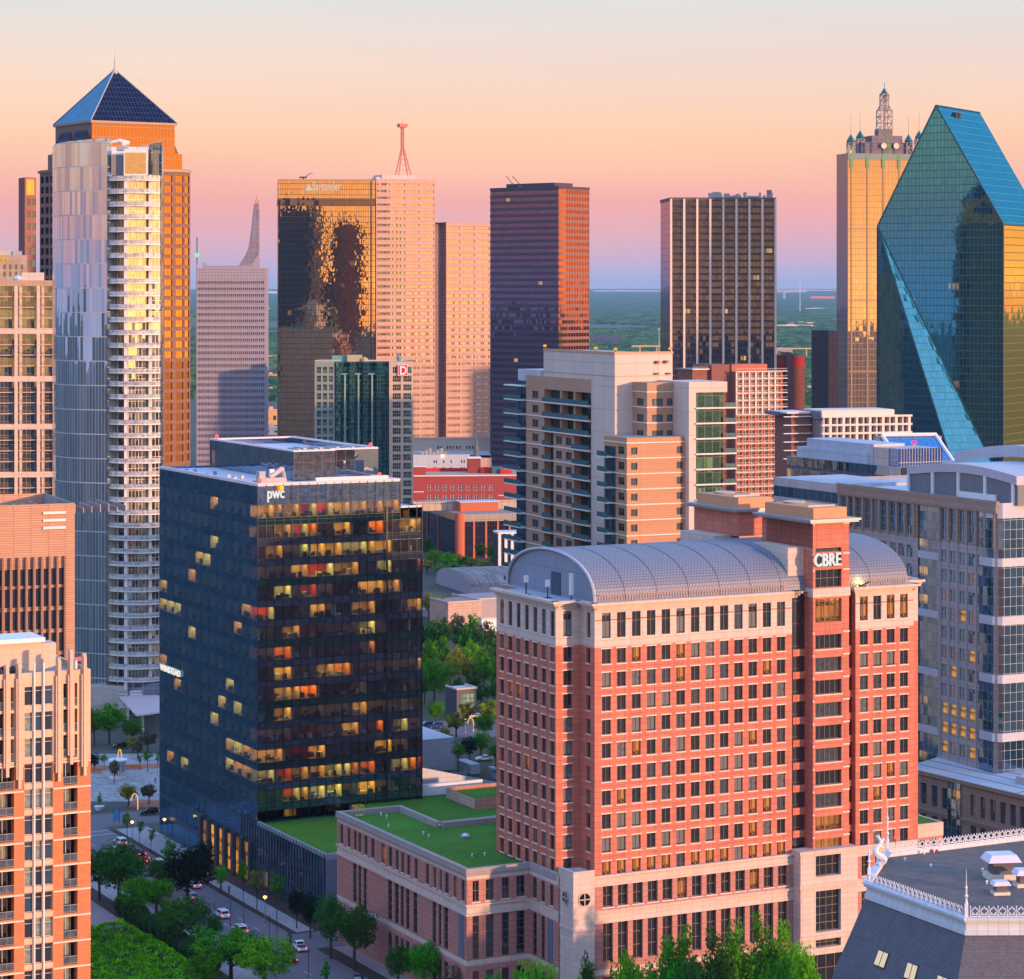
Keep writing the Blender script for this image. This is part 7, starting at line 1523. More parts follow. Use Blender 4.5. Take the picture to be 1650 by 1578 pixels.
for a, b, c, d, k in ops:
    lit = .0 if k == 'top' else {2: .1, 3: 0.2, 4: .3, 6: .15, 7: .2, 8: .85, 9: .7, 10: .4, 11: .5, 12: .4, 13: .4}.get(k, .14); left = a < bo[0]
    gm = G_ro[2] if rr2.random() < lit and not left else rr2.choice((G_ro[0], G_ro[0], G_ro[1], G_ro[3]) if rr2.random() < .5 else (G_ro[0],))
    W.add((0, D), (0, 0), a, c, b - a, d - c, .22, win_mesh(round(b - a, 2), round(d - c, 2), 1, 3 if k == 'top' else 1, .09, gm, surf('pale_green_frame', (.25, .30, .32)), None, .22))
m = MB(); m.q([(.35, D - bo[0], 0), (.35, D - bo[1], 0), (.35, D - bo[1], z1b), (.35, D - bo[0], z1b)], 0); m.build('bay_curtain_wall', G_rb, T)
for k in range(5):
    z = fr.z(890 + 93 * k, 0, D - bo[0]); m = MB(); m.box(.0, .33, D - bo[1] + .05, D - bo[0] - .05, z - 1.1, z + .5, 0); m.build('bay_spandrel', surf('lilac_white_spandrel', (.50, .52, .60)), T)
m = MB()
for a, b in zip([1350.5] + [p[1] for p in pr], [p[0] for p in pr] + [1477]): v0, v1 = fr.v_at(b), fr.v_at(a); mid = (v0 + v1) / 2; m.box(-.35, -.01, mid - .35, mid + .35, fr.z(885), zt - 2.2, 0)
for a, b in zip([1513] + [p[1] for p in pl], [p[0] for p in pl] + [1606]): v0, v1 = fr.v_at(b), fr.v_at(a); mid = (v0 + v1) / 2; m.box(-.35, -.01, mid - .35, mid + .35, fr.z(885), zt - 2.2, 0); m.box(-.2, -.01, mid - .2, mid + .2, 0, fr.z(885), 1)
m.box(-.4, -.01, 0, D, zt - 2.1, zt - .1, 0); m.box(-.5, .3, -.4, D, zt - .09, zt + .5, 0); m.build('pilasters', [S_ts, S_lg], T)
# corner glass drum
m = MB(); c0 = 4.0; P = [(-.25, 6.0), (-.25, 1.2), (1.2, -.3), (L, -.3)]
for a, b in zip(P[:-1], P[1:]): m.q([(*a, 0), (*b, 0), (*b, zt - 3.2), (*a, zt - 3.2)], 0); m.q([(*a, zt - 3.2), (*b, zt - 3.2), (*b, zt + .1), (*a, zt + .1)], 1)
m.build('corner_curtain_wall', [G_rb, surf('lilac_white_spandrel', (.50, .52, .60))], T)
for k in range(5):
    z = fr.z(905 + 94 * k); m = MB()
    for a, b in zip(P[:-1], P[1:]): m.prism([(a[0] - .3, a[1] - .3), (b[0] - .3 * (b[0] < 2), b[1] - .3), (b[0] + .3, b[1] + .3), (a[0] + .3, a[1] + .3)], z - 1.2, z + .6, 0, bottom=True)
    m.build('corner_spandrel', surf('lilac_white_spandrel', (.50, .52, .60)), T)
W.flush()
# curved penthouse
vp0, vp1 = fr.v_at(1647, 4), fr.v_at(1463, 4) + 4; up_, uq_ = 4.5, 26
S_pw = surf('lilac_white_metal', (.46, .46, .53), rough=.4, var=.03, joint=(3, 8), jw=.04); S_lv = surf('grey_louvre', (.20, .22, .26), rough=.5, joint=(2.4, .22), jw=.06)
ve = fr.v_at(1640, up_); vs_ = fr.v_at(1463, up_); N = 16
def ztop(t): return (fr.z(771, up_, ve) * (1 - t) + fr.z(750, up_, vs_) * t) + 1.7 * math.sin(math.pi * min(1, .08 + t * .95))
m = MB(); zb_ = zt - .5
for off, mi in ((0, 0),):
    pts = [(ve + (vs_ - ve) * i / N, ztop(i / N)) for i in range(N + 1)]
    for a, b in zip(pts[:-1], pts[1:]):
        m.q([(up_, b[0], zb_), (up_, a[0], zb_), (up_, a[0], a[1] - 1.9), (up_, b[0], b[1] - 1.9)], 1); m.q([(up_ - .3, b[0], b[1] - 1.9), (up_ - .3, a[0], a[1] - 1.9), (up_ - .3, a[0], a[1]), (up_ - .3, b[0], b[1])], 0); m.q([(up_ - .3, b[0], b[1]), (up_ - .3, a[0], a[1]), (uq_, a[0], a[1]), (uq_, b[0], b[1])], 0); m.q([(up_ - .3, a[0], a[1] - 1.9), (up_ - .3, b[0], b[1] - 1.9), (up_, b[0], b[1] - 1.9), (up_, a[0], a[1] - 1.9)], 0)
    a = pts[0]; m.q([(up_ - .3, ve, a[1] - 1.9), (uq_, ve, a[1] - 1.9), (uq_, ve, a[1]), (up_ - .3, ve, a[1])], 0); m.q([(up_, ve + .02, zb_), (uq_, ve + .02, zb_), (uq_, ve + .02, a[1] - 1.9), (up_, ve + .02, a[1] - 1.9)], 1)
    a = pts[-1]; m.q([(uq_, vs_, zb_), (up_, vs_, zb_), (up_, vs_, a[1]), (uq_, vs_, a[1])], 1)
m.build('curved_penthouse', [S_pw, S_lv], T)
m = MB(); pts = [(ve - 2 + (vs_ + 8 - ve) * i / N, ztop(i / N) + 2.3 + 1.2 * math.sin(math.pi * i / N)) for i in range(N + 1)]
for a, b in zip(pts[:-1], pts[1:]): m.q([(uq_ - 4, b[0], b[1] - 2.6), (uq_ - 4, a[0], a[1] - 2.6), (uq_ - 4, a[0], a[1]), (uq_ - 4, b[0], b[1])], 0); m.q([(uq_ - 4, b[0], b[1]), (uq_ - 4, a[0], a[1]), (uq_ + 12, a[0], a[1]), (uq_ + 12, b[0], b[1])], 0)
m.build('upper_curved_roof', S_pw, T)
for px in (1463.5, 1502.5, 1544, 1587, 1632): m = MB(); v = fr.v_at(px, up_ - .3); m.box(up_ - .5, up_ - .02, v - .35, v + .35, zb_, ztop((v - ve) / (vs_ - ve)) - 1.9, 0); m.build('white_column', M_white, T)
m = MB(); a, b = fr.v_at(1545, up_ - .6), fr.v_at(1603, up_ - .6); m.box(up_ - .6, up_ - .05, b, a, zb_, zb_ + 1.8, 0); m.build('white_upstand', M_white, T)
rnd = random.Random(3)
for i in range(22):
    X, Y = fr.w(rnd.uniform(1.2, 3.8), rnd.uniform(4, D - 2)); m = MB(); m.tube((0, 0, 0), (0, 0, .4), .12, 5, 0); m.lathe([(.25, .4), (.2, .55), (0, .6)], 6, 0); o = m.build('vent_pipe', M_dark, loc=(X, Y, zt - .6)); tag(o, 'small dark vent pipe on the blue white roof of the curved roof office', 'vent pipe', 'vent pipes on the curved roof office')
# dark blue glass office behind it
fr2 = Fr(1450, 690, 27); T = thing('blue_glass_office', 'long dark blue glass office with a pale roof box, left of the curved penthouse', 'office building', fr2)
z2 = fr2.z(754); vD2 = fr2.v_at(1268); G_b2 = glass('deep_blue_strip_glass', (.01, .025, .05), (.35, .55, .85), refl=.42, pane=(2.6, 3.6), jit=.01, mull=(.14, (.10, .17, .28), .3), lit=(.02, (1, .5, .05), 1), sp=(.3, (.015, .04, .09), .2), tvar=.3)
m = MB(); m.q([(0, vD2, 0), (0, 0, 0), (0, 0, z2), (0, vD2, z2)], 0); m.q([(0, 0, 0), (30, 0, 0), (30, 0, z2), (0, 0, z2)], 0); m.q([(0, 0, z2), (30, 0, z2), (30, vD2, z2), (0, vD2, z2)], 1); m.q([(30, vD2, 0), (0, vD2, 0), (0, vD2, z2), (30, vD2, z2)], 0); m.q([(30, 0, 0), (30, vD2, 0), (30, vD2, z2), (30, 0, z2)], 0); m.build('strip_facade', [G_b2, M_roofgrey], T)
a, b = fr2.v_at(1408, 2), fr2.v_at(1300, 2); m = MB(); m.box(2, 12, a, b, z2, fr2.z(716, 2, a), 0); m.box(1.3, 12.5, a + 2, b + 4, z2 + .02, fr2.z(731, 2, a), 0); m.build('roof_box', [surf('pale_blue_metal', (.45, .49, .58), joint=(4, 9), jw=.05)], T)
m = MB(); a = fr2.v_at(1424, 2); m.box(2, 16, a - 3, a + 5, z2, fr2.z(722, 2, a), 0); m.build('peach_roof_box', surf('ribbed_pink_metal', (.62, .48, .44), joint=(.9, 9), jw=.1), T)
m = MB(); a, b = fr2.v_at(1450, 2), fr2.v_at(1432, 2); m.box(2, 16, a + .5, b, z2, fr2.z(724, 2, a), 0); m.build('blue_screen', glass('electric_blue_screen', (.01, .04, .25), (.4, .6, 1), refl=.3, pane=(.9, 8), mull=(.2, (.15, .2, .3))), T)
# sloping blue skylight frame
f3 = Fr(1452, 720, 10); T = thing('sloping_skylight', 'big sloping blue skylight in a white frame in front of the teal tower', 'skylight', f3); Lk = f3.u_at(1536); zb3, zt3 = f3.z(745), f3.z(707)
m = MB(); m.q([(0, 0, zb3), (Lk, 0, zb3), (Lk - 2, 9, zt3), (-2, 9, zt3)], 0); m.build('blue_glass', glass('azure_glass', (.01, .12, .38), (.3, .6, 1.0), refl=.3, pane=(1.7, 4), mull=(.10, (.10, .3, .55), .18)), T)
m = MB()
for a, b in (((0, -.1, zb3), (-2.4, 9.2, zt3 + .3)), ((Lk, -.1, zb3), (Lk - 1.8, 9.2, zt3 + .3)), ((-2.6, 9.2, zt3 + .5), (Lk - 1.6, 9.2, zt3 + .5))): m.tube(a, b, .55, 6, 0)
m.build('frame', M_white, T); m = MB(); m.box(-3, Lk, 9.5, 14, 0, zt3, 0); m.box(-1, Lk, -1, 9.4, 0, zb3 - .3, 0); m.build('base', S_lg, T)
X, Y = f3.w(f3.u_at(1467), -3); m = MB(); m.tube((0, 0, 0), (0, 0, gz(716, Y)), .35, 6, 0); m.lathe([(0, gz(716, Y)), (.8, gz(715, Y)), (.8, gz(711, Y)), (0, gz(710, Y))], 10, 1); o = m.build('aviation_lamp', [surf('peach_post', (.6, .4, .35)), glow('pink_lamp', (1, .05, .25), 1.5)], loc=(X, Y, 0)); tag(o, 'pink red lamp on a post before the sloping blue skylight', 'lamp')
# lower striped wing
f4 = Fr(1352, 618, 27); T = thing('striped_office_wing', 'low office wing with pale and blue glass stripes, left of the tan office', 'office building', f4); z4 = f4.z(781); v4 = f4.v_at(1247)
G_b4 = glass('teal_strip_glass', (.015, .035, .06), (.45, .65, .85), refl=.4, pane=(3.2, 3.9), jit=.01, mull=(.16, (.16, .22, .3), .1), sp=(.36, (.42, .44, .50), .4), tvar=.4)
m = MB(); m.q([(0, v4, 0), (0, 0, 0), (0, 0, z4 - 2), (0, v4, z4 - 2)], 0); m.q([(0, 0, 0), (20, 0, 0), (20, 0, z4 - 2), (0, 0, z4 - 2)], 0); m.box(-.1, 20, -.1, v4, z4 - 2, z4, 1); m.q([(20, v4, 0), (0, v4, 0), (0, v4, z4 - 2), (20, v4, z4 - 2)], 0); m.build('strip_facade', [G_b4, surf('grey_white_fascia', (.46, .48, .54), joint=(3, 4), jw=.05)], T)
# low tan building with a ribbed white roof
fl = Fr(1650, 547, 31.5); T = thing('low_office_wing', 'low tan office wing with a blue white ribbed metal roof behind the mansard', 'office building', fl)
zl_ = fl.z(1284); v0_, v1_ = -32, fl.v_at(1478); S_rr = surf('ribbed_white_roof', (.48, .54, .60), joint=(40, 3.4), jw=.2, jcol=(.16, .18, .24), var=.05)
ops = []; xs = []
for px in (1488, 1505.5, 1522, 1568, 1584, 1600, 1616, 1632, 1648): v = fl.v_at(px); xs.append(v1_ - v)
for i in range(8): xs.append(v1_ - fl.v_at(1648) + 3.4 * (i + 1))
for x in xs: ops += [(x - .95, x + .95, zl_ - 6.8, zl_ - 2.2), (x - .95, x + .95, zl_ - 13, zl_ - 8.8)]
m = MB(); m.wall((0, v1_), (0, v0_), 0, zl_, ops, 0, .5); m.box(-.5, -.01, v0_, v1_, zl_ - .4, zl_ + .35, 0) if True else None; m.box(-.3, -.01, v0_, v1_, zl_ - 8.2, zl_ - 7.6, 0)
m.wall((0, v0_), (60, v0_), 0, zl_)
m.build('wall', [surf('taupe_stone_low', (.33, .25, .21), joint=(1.6, .9), jw=.05, var=.06)], T)
m = MB(); m.q([(-.4, v0_, zl_ + .36), (14, v0_, zl_ + 2.2), (14, v1_ + 4, zl_ + 2.2), (-.4, v1_ + 4, zl_ + .36)], 0, [(v0_, 0), (v0_, 14), (v1_, 14), (v1_, 0)]); m.build('ribbed_roof', [S_rr], T)
W = Wins(T, fl)
for i, (a, b, c, d) in enumerate(ops): W.add((0, v1_), (0, v0_), a, c, b - a, d - c, .5, win_mesh(1.9, round(d - c, 2), 1, 1, .1, G_ro[0], S_fr, None, .5))
W.flush()
a, b = fl.v_at(1549), fl.v_at(1529); m = MB(); m.box(-.3, -.05, a, b, 2, zl_ - .5, 0); m.build('glass_bay', G_rb, T)
m = MB(); m.box(5, 8, 4, 8, zl_ + 1.1, zl_ + 2.6, 0); m.build('roof_vent', S_pw, T)
m = MB(); m.box(2, 14, v1_ + 4, v1_ + 22, 0, zl_ - 1, 0, 1); m.build('turf_terrace', [S_lg, grass], T)
# ---------------------------------------------------------------- mansard roofed building, right foreground
Zr = gz(1478, 300); X0, Y0 = gx(1557, 300), 300.0
def onroof(px, py, z=None): z = Zr if z is None else z; Y = (CAMH - z) * F / (py - HY); return Vector((gx(px, Y), Y, z))
K = Vector((X0, Y0, Zr)); Tp = onroof(1398, 1421); T2 = onroof(1430, 1374); Rr = onroof(1700, 1480); R2 = onroof(1700, 1338)
T = thing('mansard_building', 'slate mansard roofed building with a white ironwork crest in the right foreground', 'building', loc=(X0, Y0, 0))
loc = lambda p: Vector((p[0] - X0, p[1] - Y0, p[2]))
kk, tt_, t2_, rr_, r2_ = map(loc, (K, Tp, T2, Vector((K.x + 40, K.y + .6, Zr)), Vector((T2.x + 62, T2.y + 33, Zr))))
S_sl = surf('slate_tiles', (.125, .125, .16), joint=(.36, .24), jw=.02, jcol=(.05, .05, .07), off=.5, var=.16, ns=.5, rough=.7, bump=.2)
S_wi = surf('white_ironwork', (.66, .70, .76), rough=.5, var=.05); S_wc = surf('white_cornice', (.60, .64, .70), var=.08, joint=(1.2, 3), jw=.03)
poly = [kk, rr_, r2_, t2_, tt_]
m = MB(); m.q([(p.x, p.y, Zr - .5) for p in poly], 0); m.build('flat_roof', surf('brown_gravel_roof', (.15, .12, .11), var=.5, ns=.5, rough=.95), T)
m = MB(); g2 = .5
def off(p, q, d): v = Vector((q.x - p.x, q.y - p.y, 0)).normalized(); n = Vector((v.y, -v.x, 0)); return n * d
def slope(a, b, d0, z0, d1, z1):
    pass
ring_ = [t2_, tt_, kk, rr_]
def offset_ring(d):
    out = []
    for i, p in enumerate(ring_):
        ns = []
        if i > 0: ns.append(off(ring_[i - 1], p, 1))
        if i < len(ring_) - 1: ns.append(off(p, ring_[i + 1], 1))
        n = sum(ns, Vector((0, 0, 0))).normalized(); c = n.dot(ns[0]); out.append(Vector((p.x, p.y, 0)) + n * (d / c))
    return out
lev = [(.15, Zr - 1.9), (.9, Zr - 3.6), (2.0, Zr - 6.3), (3.6, Zr - 10), (5.0, Zr - 14.5), (5.6, Zr - 19)]
rg = [[Vector((p.x, p.y, z)) for p in offset_ring(d)] for d, z in lev]
for r_a, r_b in zip(rg[:-1], rg[1:]):
    for i in range(len(ring_) - 1): m.q([r_b[i], r_b[i + 1], r_a[i + 1], r_a[i]], 0)
m.build('slate_slope', S_sl, T)
m = MB()
for d, za_, zb_2 in ((.35, Zr - 2.0, Zr - 1.5), (.15, Zr - 1.5, Zr - .55), (.45, Zr - .55, Zr - .25), (.6, Zr - .25, Zr)):
    o1 = offset_ring(d); i1 = offset_ring(-.3)
    for i in range(len(ring_) - 1): m.prism([(o1[i].x, o1[i].y), (o1[i + 1].x, o1[i + 1].y), (i1[i + 1].x, i1[i + 1].y), (i1[i].x, i1[i].y)], za_, zb_2, 0, bottom=True)
v = (r2_ - t2_).normalized(); n = Vector((v.y, -v.x, 0))
m.prism([(t2_.x, t2_.y), (t2_.x + n.x * .5, t2_.y + n.y * .5), (r2_.x + n.x * .5, r2_.y + n.y * .5), (r2_.x, r2_.y)][::-1] if False else [(t2_.x + n.x * .5, t2_.y + n.y * .5), (r2_.x + n.x * .5, r2_.y + n.y * .5), (r2_.x, r2_.y), (t2_.x, t2_.y)], Zr - .5, Zr + .05, 0)
m.build('white_cornice', S_wc, T)
def crest(p, q, name, size=.92, maxn=60):
    d = (q - p); L_ = d.length; d.normalize(); n_ = min(maxn, int(L_ / size)); rot = math.atan2(d.y, d.x)
    for i in range(n_):
        m = MB(); r_ = size * .36; c = (size / 2, r_ + .28); N_ = 14
        P = [(c[0] + r_ * math.cos(6.2832 * j / N_), 0, c[1] + r_ * math.sin(6.2832 * j / N_)) for j in range(N_)]
        for j in range(N_): m.tube(P[j], P[(j + 1) % N_], .055, 4, 0, cap=False)
        for j in range(4): a_ = 6.2832 * (j + .5) / 4; m.tube((c[0] + r_ * .95 * math.cos(a_), 0, c[1] + r_ * .95 * math.sin(a_)), (c[0] + r_ * .55 * math.cos(a_), 0, c[1] + r_ * .55 * math.sin(a_)), .05, 4, 0)
        m.tube((0, 0, 0), (0, 0, size * 1.05), .05, 4, 0); m.lathe([(.05, size * 1.0), (.1, size * 1.08), (0, size * 1.25)], 6, 0); m.box(0, size, -.04, .04, .04, .12, 0); m.box(0, size, -.03, .03, .24, .3, 0)
        m.tube((c[0], 0, c[1] + r_), (c[0], 0, c[1] + r_ + .18), .05, 4, 0)
        o = m.build('crest_ring', S_wi, T, (p.x + d.x * size * i, p.y + d.y * size * i, Zr), rot)
inn_ = offset_ring(-.05)
crest(Vector((inn_[1].x, inn_[1].y, 0)), Vector((inn_[2].x, inn_[2].y, 0)), 'a'); crest(Vector((inn_[2].x + .45, inn_[2].y, 0)), Vector((inn_[3].x, inn_[3].y, 0)), 'b', 1.05, 14); crest(Vector((t2_.x + .3, t2_.y, 0)), Vector((r2_.x, r2_.y, 0)), 'c', .92, 40)
def finial(x, y, h):
    m = MB(); m.box(x - .2, x + .2, y - .2, y + .2, Zr, Zr + 1.5, 0); m.lathe([(.25, Zr + 1.5), (.16, Zr + 1.7), (.1, Zr + 2.2), (.26, Zr + 2.4), (.1, Zr + 2.6), (.12, Zr + h * .6), (.18, Zr + h * .62), (.06, Zr + h * .66), (.02, Zr + h)], 8, 0, (x, y)); m.build('finial', S_wi, T)
finial(kk.x, kk.y, 5.4); finial(tt_.x + .2, tt_.y + .2, 5.6); finial(t2_.x, t2_.y, 7.0)
m = MB(); cx_, cy_ = t2_.x * .55 + tt_.x * .45, t2_.y * .55 + tt_.y * .45      # ornate scroll ornament at the corner
r3 = random.Random(2)
for j in range(16):
    a = j / 15; x = cx_ + .7 * math.sin(a * 9) * (1 - a * .7); y = cy_ + .4 * math.cos(a * 7); z = Zr + .2 + 3.0 * a
    m.tube((x, y, z), (cx_ + .7 * math.sin((a + .07) * 9) * (1 - a * .7), cy_ + .4 * math.cos((a + .07) * 7), z + .3), .5 * (1.15 - a), 6, 0)
    m.tube((x, y, z), (x + r3.uniform(-.6, .6), y + r3.uniform(-.3, .3), z + r3.uniform(-.5, .7)), .2, 5, 0, r2=.08)
m.build('corner_scroll', S_wi, T)
def hood(px, py, s, lab):
    P = onroof(px, py, Zr - .5); m = MB(); m.box(-s, s, -s * .75, s * .75, 0, .35 * s, 1); m.box(-s * .7, s * .7, -s * .55, s * .55, .35 * s, 1.15 * s, 2)
    a, b, c, d = [(-s * 1.1, -s * .9), (s * 1.1, -s * .9), (s * 1.1, s * .9), (-s * 1.1, s * .9)]; e = .75
    for p, q_ in ((a, b), (b, c), (c, d), (d, a)): m.q([(*p, 1.15 * s), (*q_, 1.15 * s), (q_[0] * e, q_[1] * e, 1.6 * s), (p[0] * e, p[1] * e, 1.6 * s)], 0)
    m.q([(p[0] * e, p[1] * e, 1.6 * s) for p in (a, b, c, d)], 0); m.q([(*p, 1.15 * s) for p in (d, c, b, a)], 0)
    o = m.build('roof_ventilator', [surf('lilac_hood', (.62, .62, .74), rough=.35), surf('cream_plinth', (.70, .60, .50)), surf('dark_screen', (.14, .12, .13))], loc=P, rot=R(8)); tag(o, lab, 'ventilator')
hood(1613, 1415, 1.9, 'large hooded roof ventilator on the mansard building'); hood(1612, 1441, 1.0, 'small hooded roof ventilator in front of the large one on the mansard roof'); hood(1652, 1428, 1.3, 'hooded roof ventilator cut by the right edge of the photo')
for i, (px, py) in enumerate(((1458, 1388), (1500, 1398), (1489, 1377), (1505, 1374), (1583, 1405), (1590, 1425))):
    P = onroof(px, py, Zr - .5); m = MB(); m.tube((0, 0, 0), (0, 0, .35), .09, 6, 0); m.lathe([(.2, .3), (.16, .42), (0, .5)], 6, 0); o = m.build('roof_vent', M_white, loc=P); tag(o, 'tiny white vent on the brown mansard roof deck', 'roof vent', 'tiny vents on the mansard roof deck')
P = onroof(1443, 1352, Zr + .9); m = MB(); m.lathe([(0, 0), (.22, .08), (.2, .3), (0, .38)], 8, 0); o = m.build('beacon_lamp', M_red, loc=P); tag(o, 'red lamp on the far crest rail of the mansard building', 'beacon'); m = MB(); m.tube((0, 0, -1.2), (0, 0, .05), .05, 5, 0); m.build('post', M_dark, o)
P = onroof(1505, 1372, Zr - .4); m = MB(); m.box(-.5, .5, -.25, .25, 0, .2, 0); o = m.build('red_box', surf('red_paint', (.5, .03, .03)), loc=P); tag(o, 'small red box lying on the mansard roof deck', 'box')
# walls under the slate and roof windows in it
m = MB(); lo_ = rg[-1]
for i in range(len(ring_) - 1): a, b = lo_[i], lo_[i + 1]; m.q([(a.x, a.y, 0), (b.x, b.y, 0), (b.x, b.y, a.z), (a.x, a.y, a.z)], 0)
m.q([(r2_.x, r2_.y, 0), (t2_.x, t2_.y, 0), (t2_.x, t2_.y, Zr), (r2_.x, r2_.y, Zr)], 0); m.q([(rr_.x, rr_.y, 0), (r2_.x, r2_.y, 0), (r2_.x, r2_.y, Zr - 1), (rr_.x, rr_.y, Zr - 1)], 0); m.build('wall', S_stone, T)
def skyl(t, dz):
    i = 1; a0, b0 = rg[2][i], rg[2][i + 1]; a1, b1 = rg[3][i], rg[3][i + 1]
    def P(tt2, s): top = a0.lerp(b0, tt2); bot = a1.lerp(b1, tt2); return top.lerp(bot, s)
    w_ = .9 / (b0 - a0).length; nrm = (b0 - a0).cross(a1 - a0).normalized(); nrm = nrm if nrm.z > 0 else -nrm
    for j in (0, 1):
        t0 = t + j * w_ * 1.15; m = MB(); q4 = [P(t0, dz + .42), P(t0 + w_, dz + .42), P(t0 + w_, dz), P(t0, dz)]
        fr4 = [P(t0 - w_ * .08, dz + .45), P(t0 + w_ * 1.08, dz + .45), P(t0 + w_ * 1.08, dz - .03), P(t0 - w_ * .08, dz - .03)]
        m.q([p + nrm * .12 for p in fr4], 1); m.q([p + nrm * .14 for p in q4], 0)
        for k in range(4): a_, b_ = fr4[k], fr4[(k + 1) % 4]; m.q([a_, b_, b_ + nrm * .12, a_ + nrm * .12], 1)
        m.build('roof_window', [glow('lit_roof_window', (.95, .80, .60), .72), M_dark], T)
skyl(.30, .12); skyl(.57, .14); skyl(.84, .16)
# ---------------------------------------------------------------- ground, streets, plaza
from array import array
SA = R(27); SX, SY = -44.3, 517.0
def sf(a, b): return (SX + a * math.cos(SA) - b * math.sin(SA), SY + a * math.sin(SA) + b * math.cos(SA))
def strip(name, a0, a1, b0, b1, z, mt, kind='structure', h=None, lab=None):
    m = MB(); P = [sf(a0, b0), sf(a1, b0), sf(a1, b1), sf(a0, b1)]
    if h: m.prism(P, 0, h, 0)
    else: m.q([(*p, z) for p in P], 0)
    return tag(m.build(name, mt), kind=kind)
m = MB()
for xs in ((-9000, -2000), (-2000, 2000), (2000, 9000)):
    for ys in ((-3000, 0), (0, 2500), (2500, 44000)): m.q([(xs[0], ys[0], 0), (xs[1], ys[0], 0), (xs[1], ys[1], 0), (xs[0], ys[1], 0)], 0)
tag(m.build('ground', surf('city_ground', (.075, .080, .065), var=.4, ns=.02)), kind='structure')
M_asp = surf('asphalt', (.16, .14, .165), var=.2, ns=.15, streak=.1); M_walk = surf('pale_pavement', (.36, .33, .36), joint=(1.6, 1.6), jw=.04, var=.08); M_mulch = surf('dark_mulch', (.055, .032, .028), var=.4, ns=1.5); M_line = surf('road_paint', (.6, .58, .56), var=.15)
M_pink = surf('pink_paving', (.34, .25, .26), joint=(.8, .8), jw=.04, var=.08)
strip('road', -17, 0, -80, 112, .02, M_asp); strip('cross_street', -90, 60, 112, 127, .024, M_asp)
strip('side_street', 0, 90, -15, -3, .024, M_asp)
strip('sidewalk', 1.3, 5.0, -2, 108, 0, M_walk, h=.14); strip('kerb_bed', 0.0, 1.28, -2, 108, 0, M_mulch, h=.12); strip('planting_bed', 5.02, 8.9, -2, 75, 0, M_mulch, h=.13); strip('forecourt', 5.02, 8.9, 75.02, 108, 0, M_walk, h=.14)
strip('sidewalk', 3, 7.5, -90, -16, 0, M_pink, h=.14); strip('kerb_bed', 0, 2.98, -90, -16, 0, M_mulch, h=.12)
strip('sidewalk', -22.2, -17.2, -60, 108, 0, M_walk, h=.14); strip('planting_bed', -26, -22.22, -60, 108, 0, M_mulch, h=.12); strip('terrace_paving', -60, -26.02, 18, 108, 0, M_pink, h=.16)
for i in range(22): strip('lane_line', -8.6, -8.45, -75 + i * 8.4, -72 + i * 8.4, .028, M_line)
for i in range(9): strip('lane_line', -4.5, -4.38, -15 + i * 9, -12 + i * 9, .028, M_line)
for b in (104, 108): strip('crosswalk_line', -16.5, -.5, b, b + .35, .03, M_line)
for a in (-18.5, -21.5): strip('crosswalk_line', a, a + .35, 113, 126.5, .03, M_line)
P = [gnd(150, 1215), gnd(262, 1215), gnd(262, 1292), gnd(120, 1292)]
m = MB(); m.q([(*p, .05) for p in P[::-1]], 0); tag(m.build('plaza', surf('cobbled_plaza', (.42, .39, .40), var=.35, ns=.35, joint=(1.3, .9), jw=.12, off=.5, jcol=(.16, .17, .16))), kind='structure')
P = [gnd(120, 1244), gnd(262, 1238), gnd(262, 1230), gnd(120, 1236)]
m = MB(); m.q([(*p, .09) for p in P], 0); tag(m.build('brick_path', surf('brick_path', (.42, .16, .11), joint=(.6, .3), jw=.04)), kind='structure')
P = [gnd(205, 1302), gnd(262, 1302), gnd(262, 1290), gnd(215, 1290)]
m = MB(); m.q([(*p, .11) for p in P], 0); tag(m.build('brick_path', surf('brick_path', (.42, .16, .11))), kind='structure')
P = [gnd(660, 1300), gnd(830, 1300), gnd(900, 960), gnd(660, 960)]
m = MB(); m.q([(*p, .03) for p in P], 0); tag(m.build('park_ground', surf('park_soil', (.05, .06, .03), var=.4, ns=.1)), kind='structure')
P = [gnd(600, 1196), gnd(830, 1186), gnd(830, 1158), gnd(600, 1166)]
m = MB(); m.q([(*p, .06) for p in P], 0); tag(m.build('park_street', M_asp), kind='structure')
# ---------------------------------------------------------------- trees
rt = random.Random(77)
def leafmat(name, c, c2):
    m, g = newmat(name); t = g.n('ShaderNodeTexCoord'); oi = g.n('ShaderNodeObjectInfo')
    n1 = g.n('ShaderNodeTexNoise', Vector=t.outputs['Object'], Scale=.55, Detail=3.0); n2 = g.n('ShaderNodeTexWhiteNoise', Vector=g.vm('FLOOR', g.vm('MULTIPLY', t.outputs['Object'], (2.2, 2.2, 2.2))))
    f = g.m('ADD', g.m('MULTIPLY', g.n('ShaderNodeMapRange', i0=n1.outputs[0], i1=.35, i2=.68).outputs[0], .7), g.m('MULTIPLY', n2.outputs[0], .3)); col = g.mix(f, c, c2)
    hs = g.n('ShaderNodeHueSaturation', Hue=g.m('ADD', .485, g.m('MULTIPLY', oi.outputs['Random'], .03)), Value=g.m('ADD', .8, g.m('MULTIPLY', oi.outputs['Random'], .4)), Color=col)
    d = g.n('ShaderNodeBsdfDiffuse', Color=hs); tr = g.n('ShaderNodeBsdfTranslucent', Color=hs); x = g.n('ShaderNodeMixShader', i0=.35); g.put(x.inputs[1], d); g.put(x.inputs[2], tr)
    g.n('ShaderNodeOutputMaterial', Surface=x); return m
